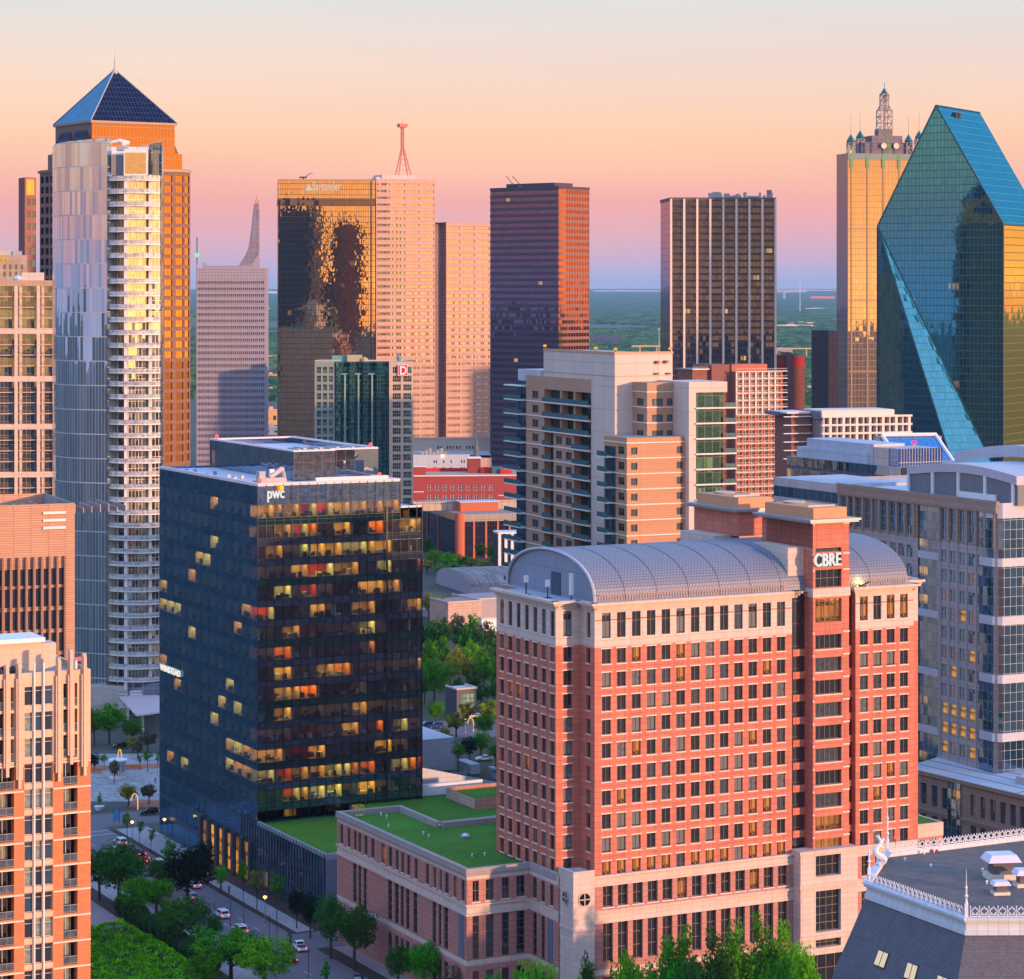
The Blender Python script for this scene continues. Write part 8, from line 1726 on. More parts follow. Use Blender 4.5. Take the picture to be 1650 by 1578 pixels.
LF = {'dark': leafmat('dark_oak_leaves', (.022, .085, .022), (.07, .24, .03)), 'mid': leafmat('green_leaves', (.03, .15, .012), (.12, .42, .02)), 'bright': leafmat('bright_green_leaves', (.06, .24, .01), (.22, .58, .02)),
      'olive': leafmat('olive_leaves', (.11, .16, .02), (.38, .40, .04)), 'bare': leafmat('budding_twigs', (.10, .085, .055), (.22, .20, .13)), 'black': leafmat('very_dark_leaves', (.005, .018, .012), (.015, .04, .025)), 'vine': leafmat('vine_leaves', (.012, .14, .002), (.26, .85, .01))}
M_bark = surf('bark', (.075, .055, .045), var=.3, ns=2.0, bump=.3)
def leaves(m, c, rad, n, size, rnd, flat=1.0):
    for _ in range(n):
        while True:
            d = Vector((rnd.uniform(-1, 1), rnd.uniform(-1, 1), rnd.uniform(-1, 1)))
            if .05 < d.length < 1: break
        d = d.normalized() * (d.length ** .4); p = Vector(c) + Vector((d.x * rad, d.y * rad, d.z * rad * flat))
        nn = (d + Vector((rnd.gauss(0, .5), rnd.gauss(0, .5), rnd.gauss(.35, .5)))).normalized(); a = nn.orthogonal().normalized(); b = nn.cross(a); t = rnd.uniform(0, 6.28); a, b = a * math.cos(t) + b * math.sin(t), b * math.cos(t) - a * math.sin(t); s = size * rnd.uniform(.6, 1.25)
        m.q([p - a * s * .5, p + b * s * .32, p + a * s * .5, p - b * s * .32], 0, [(0, 0), (1, 0), (1, 1), (0, 1)])
def tree_proto(h, r, nc, nl, size, style='round', seed=0, trunk=.36):
    rnd = random.Random(seed); m = MB(); t = MB(); base = h * (.30 if style == 'round' else .12 if style in ('cone', 'willow') else .38)
    cz = (h + base) / 2; hz = (h - base) / 2; cl = []
    for i in range(nc):
        while True:
            d = Vector((rnd.uniform(-1, 1), rnd.uniform(-1, 1), rnd.uniform(-1, 1)))
            if d.length < 1: break
        d = d.normalized() * (.45 + .5 * rnd.random()) if rnd.random() < .8 else d * .5
        z = cz + d.z * hz * .88; k = 1.0
        if style == 'cone': k = max(.12, 1.15 * (1 - (z - base) / (h - base)) ** .8)
        if style == 'sparse': k = .85
        if style == 'willow': k = min(1, max(.55, 1.9 * (1 - (z - base) / (h - base)) ** .6))
        cl.append((d.x * r * .86 * k, d.y * r * .86 * k, z, rnd.uniform(.14, .30) * r * (.85 if style != 'round' else 1) * (k if style == 'cone' else 1)))
    for (x, y, z, q) in cl: leaves(m, (x, y, z), q, nl, size, rnd, 1.5 if style == 'willow' else .8)
    top = h * .62; t.tube((0, 0, -.3), (0, 0, base * .95), trunk, 8, 0, r2=trunk * .72); t.tube((0, 0, base * .95), (.1, .1, top), trunk * .72, 6, 0, r2=trunk * .25)
    for (x, y, z, q) in rnd.sample(cl, min(len(cl), 12)): s = rnd.uniform(base * .8, top * .8); s = min(s, z - .2); t.tube((0, 0, s), (x * .9, y * .9, z), trunk * .3, 5, 0, r2=.03)
    return m, t
PR = {}
def proto(key, *a, **k): m, t = tree_proto(*a, **k); PR[key] = (m.v, m, t, a[0], a[1])
proto('oakA', 10, 5.2, 84, 62, .44, seed=1); proto('oakB', 10, 5.4, 76, 66, .44, seed=2); proto('oakC', 10, 4.6, 60, 64, .44, seed=3); proto('young', 10, 3.6, 30, 42, .42, style='sparse', seed=4, trunk=.16); proto('youngB', 10, 3.2, 24, 40, .42, style='sparse', seed=5, trunk=.15)
proto('cone', 10, 2.7, 40, 50, .42, style='cone', seed=6, trunk=.2); proto('willow', 10, 3.6, 80, 76, .32, style='willow', seed=7, trunk=.3); proto('farA', 10, 5.2, 40, 40, .75, seed=8); proto('farB', 10, 4.8, 34, 40, .8, seed=9)
CM = {}
def tree(x, y, z, h, r, kind, leaf, lab, group=None, nm='tree', pot=True):
    v_, m, t, h0, r0 = PR[kind]
    if (kind, leaf) not in CM: CM[(kind, leaf)] = (m.mesh('crown', [LF[leaf]]), t.mesh('trunk', [M_bark]))
    cm, tm = CM[(kind, leaf)]; o = thing(nm, lab, 'tree', None, group, (x, y, z), rt.uniform(0, 6.28)); sx, sz = r / r0, h / h0
    for nme, me in (('trunk', tm), ('crown', cm)): c = bpy.data.objects.new(nme, me); sc.collection.objects.link(c); c.parent = o; c.scale = (sx, sx, sz)
    return o
# (px, py of the top, distance, crown width px, prototype, leaf, label)
def T_(px, top, Y, wpx, kind, leaf, lab, group=None, dz=0): return tree(gx(px, Y), Y, dz, gz(top, Y) - dz, wpx * Y / F / 2, kind, leaf, lab, group)
DB = lambda py: CAMH * F / (py - HY)
for a in [(192, 1352, DB(1460), 92, 'oakA', 'dark', 'dusky green oak above the far end of the clipped hedge, nearest the brick apartment tower'),
          (160, 1362, DB(1452), 60, 'oakC', 'dark', 'dusky oak touching the right edge of the brick apartment tower'),
          (228, 1408, DB(1485), 84, 'oakB', 'mid', 'bright green street oak just behind the middle of the clipped hedge'),
          (302, 1362, DB(1462), 88, 'oakA', 'black', 'almost black tree on the street in front of the lit lobby'),
          (293, 1440, DB(1532), 94, 'oakA', 'dark', 'spreading oak with a forked bare trunk showing beside the hedge'),
          (252, 1412, DB(1478), 60, 'oakC', 'mid', 'green street oak half hidden between two bigger ones above the hedge'),
          (326, 1488, DB(1545), 44, 'farB', 'mid', 'small round tree right of the forked trunk oak'),
          (372, 1492, DB(1588), 110, 'oakB', 'mid', 'wide green tree at the bottom, left half of the leafy mass by the road'),
          (425, 1506, DB(1600), 110, 'oakA', 'bright', 'wide bright green tree at the bottom, right half of the leafy mass by the road'),
          (330, 1530, DB(1600), 70, 'oakC', 'mid', 'green tree at the bottom edge beside the end of the hedge'),
          (571, 1452, DB(1564), 92, 'oakB', 'dark', 'dark green oak with a bare trunk at the street corner of the podium'),
          (533, 1437, DB(1545), 72, 'oakA', 'dark', 'oak with a thin trunk left of the podium corner oak'),
          (500, 1434, DB(1512), 44, 'oakC', 'black', 'dark tree against the blue end wall of the glass podium'),
          (525, 1535, DB(1592), 30, 'cone', 'mid', 'small cone shaped tree beside the white pickup'),
          (466, 1492, DB(1560), 16, 'young', 'bare', 'thin pale leafless sapling in front of the white pickup'),
          (356, 1392, DB(1440), 26, 'oakC', 'bright', 'small bright green tree by the lit lobby entrance'),
          (392, 1378, DB(1452), 26, 'young', 'mid', 'slim tree before the glass podium, nearest the lobby'),
          (414, 1392, DB(1470), 40, 'youngB', 'olive', 'yellowish slim tree before the glass podium'),
          (446, 1398, DB(1482), 40, 'young', 'mid', 'green slim tree before the middle of the glass podium'),
          (478, 1425, DB(1497), 34, 'oakC', 'black', 'low dark tree at the right of the glass podium trees'),
          (272, 1342, DB(1425), 34, 'young', 'mid', 'street tree left of the lobby piers'),
          (330, 1350, DB(1425), 40, 'oakC', 'black', 'dark tree before the lobby piers'),
          (205, 1304, DB(1352), 24, 'young', 'mid', 'slim tree by the blue banner at the far crossing'),
          (225, 1318, DB(1362), 22, 'youngB', 'mid', 'slim tree second from the blue banner'),
          (243, 1332, DB(1374), 22, 'youngB', 'mid', 'slim tree third from the blue banner'),
          (207, 1262, DB(1300), 40, 'oakC', 'olive', 'round olive green tree in the plaza beside the yellow arch'),
          (160, 1270, DB(1305), 15, 'cone', 'bright', 'small bright green potted tree in a white tub on the plaza'),
          (168, 1212, DB(1240), 20, 'young', 'mid', 'small plaza tree left of the glass kiosk'),
          (238, 1203, DB(1245), 26, 'young', 'mid', 'tall slim plaza tree right of the glass kiosk'),
          (226, 1214, DB(1243), 14, 'youngB', 'mid', 'shorter slim plaza tree right of the glass kiosk'),
          (254, 1205, DB(1248), 16, 'youngB', 'mid', 'slim plaza tree beside the dark glass tower'),
          (184, 1222, DB(1262), 26, 'farB', 'bare', 'leafless plaza tree in front of the glass kiosk'), (240, 1262, DB(1296), 34, 'farB', 'bare', 'leafless plaza tree beside the glowing yellow arch'), (152, 1212, DB(1245), 22, 'oakC', 'black', 'dark plaza tree at the edge of the brick tower'), (222, 1192, DB(1222), 30, 'farB', 'bare', 'leafless tree behind the plaza path'),
          (262, 1378, DB(1440), 50, 'oakC', 'dark', 'dark street tree between the almost black one and the hedge oaks'), (345, 1470, DB(1530), 40, 'oakC', 'dark', 'dark tree at the kerb left of the white hatchback'),
          (176, 1130, DB(1200), 66, 'oakA', 'mid', 'big green tree left of the entrance canopy'),
          (152, 1140, DB(1202), 44, 'oakB', 'mid', 'green tree touching the brick tower below the condominium'),
          (214, 1155, DB(1200), 44, 'oakC', 'mid', 'green tree in front of the entrance canopy'),
          (238, 1176, DB(1212), 40, 'farB', 'bare', 'leafless brown tree right of the entrance canopy tree'),
          (215, 1186, DB(1213), 34, 'farB', 'olive', 'low brownish shrub tree behind the plaza'),
          (683, 1512, 470, 80, 'oakB', 'mid', 'green tree in front of the podium base'), (642, 1520, 474, 62, 'oakA', 'dark', 'dark tree left of the one at the podium base'),
          (735, 1552, 462, 56, 'farB', 'bare', 'brownish leafless tree at the podium foot'), (862, 1538, 420, 110, 'oakA', 'bright', 'broad bright green tree below the corner pylon'), (800, 1560, 430, 60, 'oakC', 'mid', 'low green tree left of the pylon'),
          (948, 1524, 425, 38, 'oakC', 'dark', 'small dark tree right at the foot of the pylon'), (986, 1520, 440, 22, 'cone', 'mid', 'narrow young tree against the tall base windows'), (1015, 1524, 425, 74, 'oakB', 'bright', 'bright green tree right of the pylon'),
          (1075, 1496, 428, 62, 'willow', 'mid', 'leftmost feathery tree before the brick tower base'), (1106, 1480, 430, 62, 'willow', 'mid', 'feathery tree second from the left before the brick tower base'), (1150, 1486, 426, 70, 'willow', 'dark', 'dark feathery tree in the middle of the base row'), (1185, 1470, 430, 64, 'willow', 'mid', 'feathery tree right of the dark one before the tower base'),
          (1222, 1460, 432, 66, 'willow', 'mid', 'tallest feathery tree before the brick tower base'), (1262, 1470, 432, 60, 'willow', 'bright', 'bright feathery tree left of the stone portal'), (1295, 1515, 425, 80, 'oakA', 'bright', 'bright round tree below the stone portal'), (1250, 1530, 415, 90, 'oakB', 'mid', 'round green tree in front of the feathery row'), (1120, 1540, 415, 80, 'oakA', 'dark', 'dark round tree in front of the feathery row')]:
    T_(*a[:3], a[3] * (1.75 if a[4] == 'willow' else 1.2 if a[2] < 580 and a[0] < 480 and a[3] > 40 else 1), *a[4:])
G = 'park trees between the dark glass tower and the brick tower'
for (px, top, Y, w_, k, l) in [(700, 1058, 795, 66, 'oakA', 'mid'), (702, 1126, 758, 36, 'oakC', 'mid'), (735, 1145, 740, 44, 'farB', 'olive'), (780, 1146, 735, 50, 'oakB', 'mid'), (790, 1125, 760, 44, 'farB', 'olive'), (755, 1130, 764, 40, 'farB', 'olive'), (757, 1185, 700, 36, 'oakC', 'black'), (715, 1170, 715, 44, 'farB', 'olive'), (775, 1175, 705, 40, 'oakC', 'mid'),
                           (725, 1058, 830, 44, 'farA', 'olive'), (752, 1058, 835, 44, 'farB', 'olive'), (780, 1060, 825, 40, 'farA', 'mid'), (765, 1075, 810, 36, 'farB', 'dark'), (740, 1090, 805, 36, 'farB', 'dark'), (796, 1058, 820, 30, 'farA', 'mid'), (690, 1030, 850, 40, 'farA', 'mid'), (712, 1022, 860, 44, 'farB', 'mid'), (735, 1040, 850, 36, 'farA', 'olive'),
                           (758, 1030, 862, 44, 'oakB', 'bright'), (780, 1045, 850, 40, 'farA', 'mid'), (797, 1030, 870, 36, 'farB', 'dark'), (690, 1000, 900, 40, 'farB', 'dark'), (712, 994, 905, 44, 'farA', 'dark'), (735, 985, 915, 44, 'farB', 'bare'), (760, 990, 912, 40, 'farA', 'mid'), (782, 998, 905, 40, 'farB', 'bare'), (745, 1008, 890, 44, 'farA', 'dark'), (770, 1012, 885, 44, 'farB', 'dark'), (794, 1012, 890, 36, 'farA', 'dark'),
                           (700, 958, 1010, 36, 'farB', 'olive'), (712, 962, 1000, 40, 'farA', 'olive'), (728, 968, 990, 30, 'farB', 'dark'), (690, 955, 1005, 24, 'farA', 'olive'), (670, 1050, 840, 50, 'farA', 'mid'), (672, 1000, 900, 50, 'farB', 'dark'), (684, 1085, 800, 30, 'farA', 'dark'), (775, 1100, 790, 40, 'farB', 'dark'), (795, 1095, 795, 34, 'farA', 'dark')]:
    T_(px, top, Y, w_, k, l, {'mid': 'fresh green crown', 'dark': 'dark green crown', 'olive': 'yellow olive crown', 'bright': 'bright green crown', 'bare': 'grey brown leafless crown', 'black': 'nearly black crown'}[l] + ' in the park between the dark glass and brick towers', G)
G = 'trees below the dark block with terracotta columns'
for (px, top, Y, w_, k, l) in [(700, 884, 1180, 34, 'oakA', 'bright'), (722, 890, 1175, 36, 'farA', 'bright'), (742, 892, 1180, 30, 'farB', 'mid'), (760, 898, 1178, 34, 'farA', 'olive'), (782, 904, 1172, 34, 'farB', 'olive'), (800, 895, 1182, 34, 'farA', 'mid'), (688, 900, 1165, 30, 'farB', 'olive'), (710, 908, 1160, 34, 'farA', 'mid'), (735, 906, 1165, 30, 'farB', 'mid'), (690, 865, 1215, 30, 'farA', 'dark'), (775, 874, 1210, 26, 'farB', 'dark'), (795, 876, 1205, 28, 'farA', 'dark'), (815, 886, 1195, 32, 'farB', 'dark'), (822, 898, 1180, 30, 'farA', 'dark'), (672, 890, 1190, 30, 'farB', 'mid')]:
    T_(px, top, Y, w_, k, l, {'mid': 'green', 'dark': 'dark green', 'olive': 'yellowish', 'bright': 'bright yellow green'}[l] + ' crown below the dark block with terracotta columns', G)
for i, (x, y, z) in enumerate(PLANT): tree(x, y, z, 7.4, 2.7, 'young', 'mid', ['left planter tree on the white roof terrace', 'front planter tree on the white roof terrace', 'right planter tree on the white roof terrace'][i], 'planter trees on the white roof terrace')
# clipped hedge balls
bb = MB(); rnd = random.Random(31); bb.lathe([(0, .05), (1.0, .3), (1.28, 1.1), (1.2, 1.9), (.8, 2.5), (0, 2.75)], 12, 1)
for _ in range(900):
    z = rnd.uniform(-1, 1); a = rnd.uniform(0, 6.28); s = math.sqrt(1 - z * z); leaves(bb, (1.27 * s * math.cos(a), 1.27 * s * math.sin(a), 1.42 + 1.35 * z), .12, 1, .30, rnd)
bmesh_ = bb.mesh('shrub', [LF['dark'], surf('hedge_core', (.01, .03, .012))])
for i in range(19):
    b = 28 - i * 2.85; x, y = sf(-24.1 + .25 * math.sin(i * 2.1), b + .3 * math.sin(i * 5)); o = bpy.data.objects.new('clipped_shrub', bmesh_); sc.collection.objects.link(o); o.location = (x, y, .1); s = 1.28 + .1 * math.sin(i * 3.3); o.scale = (s, s, s * (1 + .08 * math.cos(i * 1.7))); o.rotation_euler = (0, 0, i)
    tag(o, 'dark clipped round shrub in the hedge row beside the vines', 'shrub', 'clipped shrubs in the hedge row')
# vine cover
m = MB(); rnd = random.Random(41)
def vh(a, b): return .6 + 1.5 * max(0, 1 - abs(a + 28.6) / 2.2) + .7 * math.sin(a * .9 + b * .35) * math.cos(b * .5) + 1.2 * max(0, 1 - math.hypot(a + 33, b - 13) / 6) - (1.6 if math.hypot(a + 38, b - 5) < 3.2 else 0)
for _ in range(16000):
    a = -27.2 - 22 * rnd.random() ** 1.15; b = rnd.uniform(-45, 18)
    if b > 18 - .25 * abs(a + 36): continue
    x, y = sf(a, b); leaves(m, (x, y, max(.3, vh(a, b))), .35, 1, .62, rnd)
tag(m.build('vine_cover', LF['vine']), kind='stuff')
m = MB(); P = [sf(-50, -45), sf(-27, -45), sf(-27, 17), sf(-50, 17)]; m.q([(*p, .2) for p in P], 0); tag(m.build('planting_soil', M_mulch), kind='structure')
# ---------------------------------------------------------------- vehicles
M_tyre = surf('tyre_rubber', (.02, .02, .02)); M_cgl = glass('car_glass', (.01, .012, .016), (.6, .7, .8), refl=.25); M_tail = glow('tail_lamp', (1, .03, .03), 6.0); M_rim = surf('rim_alloy', (.4, .4, .42), rough=.3, metal=.6)
def car_shape(kind):
    b = MB(); g_ = MB(); L = 2.3; w_ = .9
    low = [(-L, .35), (-L, .85), (-L + .15, .98), (.95, 1.0), (2.1, .82), (L, .6), (L, .35)]
    if kind == 'suv': roof = [(-2.2, .98), (-1.95, 1.62), (-1.6, 1.72), (.35, 1.70), (1.15, 1.0)]; gl = [(-2.1, 1.05), (-1.86, 1.55), (.3, 1.58), (1.0, 1.05)]
    elif kind == 'sedan': roof = [(-1.75, .96), (-1.05, 1.38), (-.7, 1.44), (.25, 1.42), (1.15, .98)]; gl = [(-1.6, 1.0), (-1.0, 1.32), (.2, 1.34), (1.0, 1.0)]
    else: roof = [(-.35, .98), (-.3, 1.66), (0, 1.74), (1.0, 1.7), (1.65, 1.0)]; gl = [(-.25, 1.08), (-.2, 1.58), (.95, 1.6), (1.5, 1.05)]
    def ext(m, prof, w0, mi):
        for s in (-1, 1): m.q([(x, s * w0, z) for x, z in (prof if s < 0 else prof[::-1])], mi)
        for p, q in zip(prof, prof[1:] + prof[:1]): m.q([(p[0], w0, p[1]), (q[0], w0, q[1]), (q[0], -w0, q[1]), (p[0], -w0, p[1])], mi)
    ext(b, low, w_, 0); ext(b, roof, w_ * .86, 0)
    for s in (-1, 1): g_.q([(x, s * (w_ * .86 + .012), z) for x, z in (gl if s < 0 else gl[::-1])], 0)
    x0, z0 = roof[0]; x1, z1 = roof[1]; g_.q([(x0 + .06, -.68, z0 + .1), (x0 + .06, .68, z0 + .1), (x1 - .04, .62, z1 - .04), (x1 - .04, -.62, z1 - .04)][::-1], 0); g_.v = [(p[0] - (.03 if abs(p[1]) < .7 and p[0] < -.2 and len(g_.v) else 0), p[1], p[2]) for p in g_.v]
    x0, z0 = roof[-1]; x1, z1 = roof[-2]; g_.q([(x0, -.68, z0 + .03), (x0, .68, z0 + .03), (x1 + .05, .62, z1 - .02), (x1 + .05, -.62, z1 - .02)], 0)
    if kind == 'pickup': b.box(-2.28, -.4, -.80, .80, .99, 1.04, 1)
    return b, g_
CARM = {}
def car(x, y, z, ang, kind, paint, lab, lights=True):
    if kind not in CARM:
        b, g_ = car_shape(kind); wmb = MB(); wmb.tube((0, -.12, 0), (0, .12, 0), .34, 14, 0); rmb = MB(); rmb.tube((0, -.13, 0), (0, .13, 0), .2, 10, 0); lm = MB(); lm.box(-.03, .03, -.16, .16, -.09, .09, 0)
        CARM[kind] = (b, g_.mesh('glazing', [M_cgl]), wmb.mesh('wheel', [M_tyre]), rmb.mesh('rim', [M_rim]), lm.mesh('tail_light', [M_tail]))
    b, gm, wm_, rm_, lm_ = CARM[kind]; o = thing('car' if kind != 'pickup' else 'pickup_truck', lab, 'car' if kind != 'pickup' else 'pickup truck', None, None, (x, y, z), ang)
    b.build('body', [paint, M_dark], o)
    def ch(n, me, loc, par=o): c = bpy.data.objects.new(n, me); sc.collection.objects.link(c); c.parent = par; c.location = loc; return c
    ch('glazing', gm, (0, 0, 0))
    for sx in (-1.4, 1.45):
        for sy in (-.82, .82): ch('rim', rm_, (0, 0, 0), ch('wheel', wm_, (sx, sy, .34)))
    for sy in (-.72, .72): ch('tail_light', lm_, (-2.31, sy, .8))
    return o
pw_, pb_, pr_, pd_, ps_ = [surf(n, c, rough=.25, var=.02) for n, c in (('white_paint', (.75, .76, .8)), ('blue_paint', (.03, .07, .22)), ('red_paint_car', (.45, .02, .02)), ('black_paint', (.02, .02, .025)), ('silver_paint', (.35, .37, .4)))]
AG = SA + math.pi / 2
def carat(px, py, kind, paint, lab, da=0): X, Y = gnd(px, py); return car(X, Y, .03, AG + da, kind, paint, lab)
carat(357, 1478, 'suv', pw_, 'white hatchback with red brake lights driving beside the podium sidewalk'); carat(483, 1531, 'pickup', pw_, 'white pickup truck with a black bed cover at the side street', -.15); carat(386, 1503, 'suv', pw_, 'white car almost hidden behind the leafy mass by the road')
carat(577, 1584, 'sedan', pd_, 'black car with red tail lights at the bottom edge', -.5); carat(236, 1390, 'sedan', pr_, 'red car among the trees at the far end of the road'); carat(190, 1420, 'sedan', pd_, 'dark car hidden under the dusky oaks with red lights showing'); carat(465, 1550, 'sedan', pd_, 'dark car with brake lights behind the thin pale sapling')
for i, (a, b, k, p, l) in enumerate([(-3, 44, 'sedan', pw_, 'white car queueing nearest the almost black street tree'), (-7, 52, 'suv', pd_, 'black car queueing in the second lane by the almost black tree'), (-3, 56, 'sedan', ps_, 'silver car queueing before the lit lobby'), (-3, 67, 'suv', pw_, 'white car queueing past the lobby'), (-7, 68, 'sedan', pr_, 'red car queueing past the lobby'), (-3, 79, 'sedan', pd_, 'black car near the crossing'), (-7, 84, 'suv', ps_, 'silver car near the crossing'), (-3, 92, 'suv', pw_, 'white car waiting at the crosswalk'), (-7, 34, 'sedan', ps_, 'silver car in the outer lane beside the dark oak'), (-12.5, 60, 'suv', pb_, 'blue car coming the other way under the oaks')]):
    x, y = sf(a, b); car(x, y, .03, AG + (math.pi if a < -9 else 0), k, p, l)
for (px, py, k, p, l, d) in [(688, 1172, 'suv', pb_, 'dark blue car parked beside the dark glass tower near the park', 1.3), (702, 1174, 'suv', pb_, 'second dark blue car parked near the park', 1.3), (767, 1158, 'sedan', pw_, 'white car parked by the park arch', 1.3), (689, 903, 'sedan', pb_, 'blue car parked left of the bright trees below the dark block', 1.2), (195, 1206, 'suv', pd_, 'dark car under the trees behind the plaza', 1.4), (240, 1313, 'suv', pd_, 'dark car on the cross street by the dark glass tower', 1.5), (780, 1226, 'sedan', pw_, 'white car beyond the roof terrace', 1.4)]:
    X, Y = gnd(px, py); car(X, Y, .07, AG + d, k, p, l)
# ---------------------------------------------------------------- street furniture
def lamp(px, py, h, lab, lit=True):
    X, Y = gnd(px, py); m = MB(); m.tube((0, 0, 0), (0, 0, h), .09, 6, 0, r2=.06); m.lathe([(.2, 0), (.16, .4), (.1, .5)], 8, 0); o = m.build('street_lamp', M_steel, loc=(X, Y, .13)); tag(o, lab, 'street lamp')
    m = MB(); m.lathe([(.12, h), (.42, h + .35), (.3, h + .55), (0, h + .6)], 8, 0); m.build('lamp_head', M_lampw if lit else M_dark, o); return o
for a in ((427, 1487, 4.6, 'lit amber street lamp on the podium sidewalk'), (213, 1352, 3.4, 'lit amber street lamp beside the slim trees at the far crossing'), (265, 1352, 4.0, 'lit amber street lamp against the dark glass wall'), (750, 1182, 3.5, 'lit lamp in the park near the arch')): lamp(*a)
for px, py in ((393, 1496), (371, 1492), (346, 1497), (434, 1518), (446, 1524), (497, 1574)):
    X, Y = gnd(px, py); m = MB(); m.tube((0, 0, 0), (0, 0, 5.2), .07, 6, 0); m.lathe([(.18, 0), (.1, .3)], 6, 0); o = m.build('pole', M_dark, loc=(X, Y, .02)); tag(o, 'thin dark pole standing beside the road lanes', 'pole', 'thin dark poles beside the road')
def arch(px, py, h, w_, lab, ang=.4):
    X, Y = gnd(px, py); m = MB(); N_ = 14; pts = [(w_ * (1 - math.cos(math.pi * i / N_)) / 2 * (1), 0, h * (math.sin(math.pi * i / N_ * .62 + .0) ** .8) if i else 0) for i in range(N_ + 1)]
    pts = [(0, 0, 0), (0, 0, h * .55)] + [(w_ / 2 - w_ / 2 * math.cos(math.pi * i / 10), 0, h * .55 + h * .45 * math.sin(math.pi * i / 10)) for i in range(1, 10)] + [(w_, 0, h * .6)]
    for p, q in zip(pts[:-1], pts[1:]): m.tube(p, q, .13, 6, 0, cap=False)
    o = m.build('light_arch', glow('yellow_arch_light', (1, .55, .08), 1.0), loc=(X, Y, .06), rot=ang); tag(o, lab, 'arch light'); return o
arch(222, 1305, 3.9, -1.6, 'glowing yellow arch light beside the plaza tree'); arch(196, 1246, 6.2, -1.0, 'small glowing yellow arch light behind the glass kiosk'); arch(763, 1180, 4.0, -1.8, 'glowing yellow arch light among the olive park trees')
X, Y = gnd(190, 1254); m = MB(); m.lathe([(2.2, 0), (2.2, .8)], 20, 0); m.lathe([(2.45, 4.4), (2.45, 4.8), (0, 4.9)], 20, 0); m.lathe([(0, 4.38), (2.45, 4.4)], 20, 0)
o = m.build('glass_kiosk', M_white, loc=(X, Y, .06)); tag(o, 'round glass kiosk with a white roof on the plaza', 'kiosk'); m = MB(); m.lathe([(2.1, .8), (2.1, 4.4)], 20, 0); m.build('glazing', glass('kiosk_round_glass', (.25, .28, .34), (.8, .85, .95), refl=.4, lit=(.5, (1, .6, .2), .8), lvl=1, pane=(1.2, 1.8), mull=(.1, (.7, .7, .72))), o)
X, Y = gnd(160, 1306); m = MB(); m.lathe([(.9, 0), (1.25, .9), (1.25, 1.0), (1.0, 1.0), (0, .95)], 12, 0); o = m.build('plant_tub', M_white, loc=(X, Y, .06)); tag(o, 'white tub holding the small bright tree on the plaza', 'plant tub')
X, Y = gnd(188, 1327); m = MB(); m.box(-.6, .6, -.05, .05, .6, 3.2, 0); m.tube((-.65, 0, 0), (-.65, 0, 3.4), .06, 6, 1); m.tube((.65, 0, 0), (.65, 0, 3.4), .06, 6, 1); o = m.build('banner', [surf('sky_blue_banner', (.05, .30, .65)), M_dark], loc=(X, Y, .1)); tag(o, 'sky blue upright banner at the far crossing', 'banner')
for px, py, l in ((215, 1240, 'orange bench on the brick path right of the kiosk'), (152, 1246, 'orange bench on the brick path at the brick tower')):
    X, Y = gnd(px, py); m = MB(); m.box(-2, 2, -.3, .3, .35, .5, 0); m.box(-2, 2, .25, .35, .5, .95, 0); m.box(-1.8, -1.6, -.25, .25, 0, .35, 0); m.box(1.6, 1.8, -.25, .25, 0, .35, 0); o = m.build('bench', surf('orange_bench', (.6, .2, .03)), loc=(X, Y, .1)); tag(o, l, 'bench')
def fig(px, py, shirt, trousers, lab, ang=0, z=.14):
    me = bpy.data.meshes.new('person'); J = [(0, 0, .95), (0, 0, 1.2), (0, 0, 1.42), (0, 0, 1.52), (0, .01, 1.68), (.1, 0, .9), (.12, .12, .5), (.12, .05, .06), (.12, -.1, .03), (-.1, 0, .9), (-.12, -.16, .5), (-.12, -.3, .08), (-.12, -.42, .06), (.2, 0, 1.38), (.26, -.05, 1.12), (.27, -.14, .88), (-.2, 0, 1.38), (-.26, .06, 1.12), (-.27, .02, .88)]
    E = [(0, 1), (1, 2), (2, 3), (3, 4), (0, 5), (5, 6), (6, 7), (7, 8), (0, 9), (9, 10), (10, 11), (11, 12), (2, 13), (13, 14), (14, 15), (2, 16), (16, 17), (17, 18)]; rad = [.15, .14, .15, .06, .11, .1, .07, .05, .045, .1, .07, .05, .045, .07, .05, .035, .07, .05, .035]
    me.from_pydata(J, E, []); t = bpy.data.objects.new('t', me); sc.collection.objects.link(t); md = t.modifiers.new('s', 'SKIN')
    for i, v in enumerate(me.skin_vertices[0].data): v.radius = (rad[i], rad[i]); v.use_root = i == 0
    t.modifiers.new('u', 'SUBSURF').levels = 1; bpy.context.view_layer.update(); e = bpy.data.meshes.new_from_object(t.evaluated_get(bpy.context.evaluated_depsgraph_get())); bpy.data.objects.remove(t)
    e.materials.clear()
    for mt in (shirt, trousers, surf('skin', (.45, .27, .2)), surf('hair', (.05, .03, .02))): e.materials.append(mt)
    for p in e.polygons: z_ = p.center.z; p.material_index = 1 if z_ < .98 and abs(p.center.x) < .22 else 3 if z_ > 1.7 or (z_ > 1.6 and p.center.y > .02) else 2 if z_ > 1.47 or (abs(p.center.x) > .2 and z_ < 1.1) else 0
    X, Y = gnd(px, py); o = bpy.data.objects.new('person', e); sc.collection.objects.link(o); o.location = (X, Y, z); o.rotation_euler = (0, 0, ang); o.scale = (1.05,) * 3; tag(o, lab, 'person')
fig(369, 1441, surf('bright_blue_shirt', (.03, .25, .65)), surf('black_trousers', (.02, .02, .03)), 'person in a bright blue shirt and black trousers walking on the podium sidewalk', SA)
fig(356, 1436, surf('white_shirt', (.7, .7, .72)), surf('grey_trousers', (.15, .15, .18)), 'person in white walking on the sidewalk near the lobby', SA + 2)
fig(250, 1264, surf('pink_shirt', (.7, .08, .16)), surf('black_trousers', (.02, .02, .03)), 'person in a pink red top walking across the plaza', 1, .1)
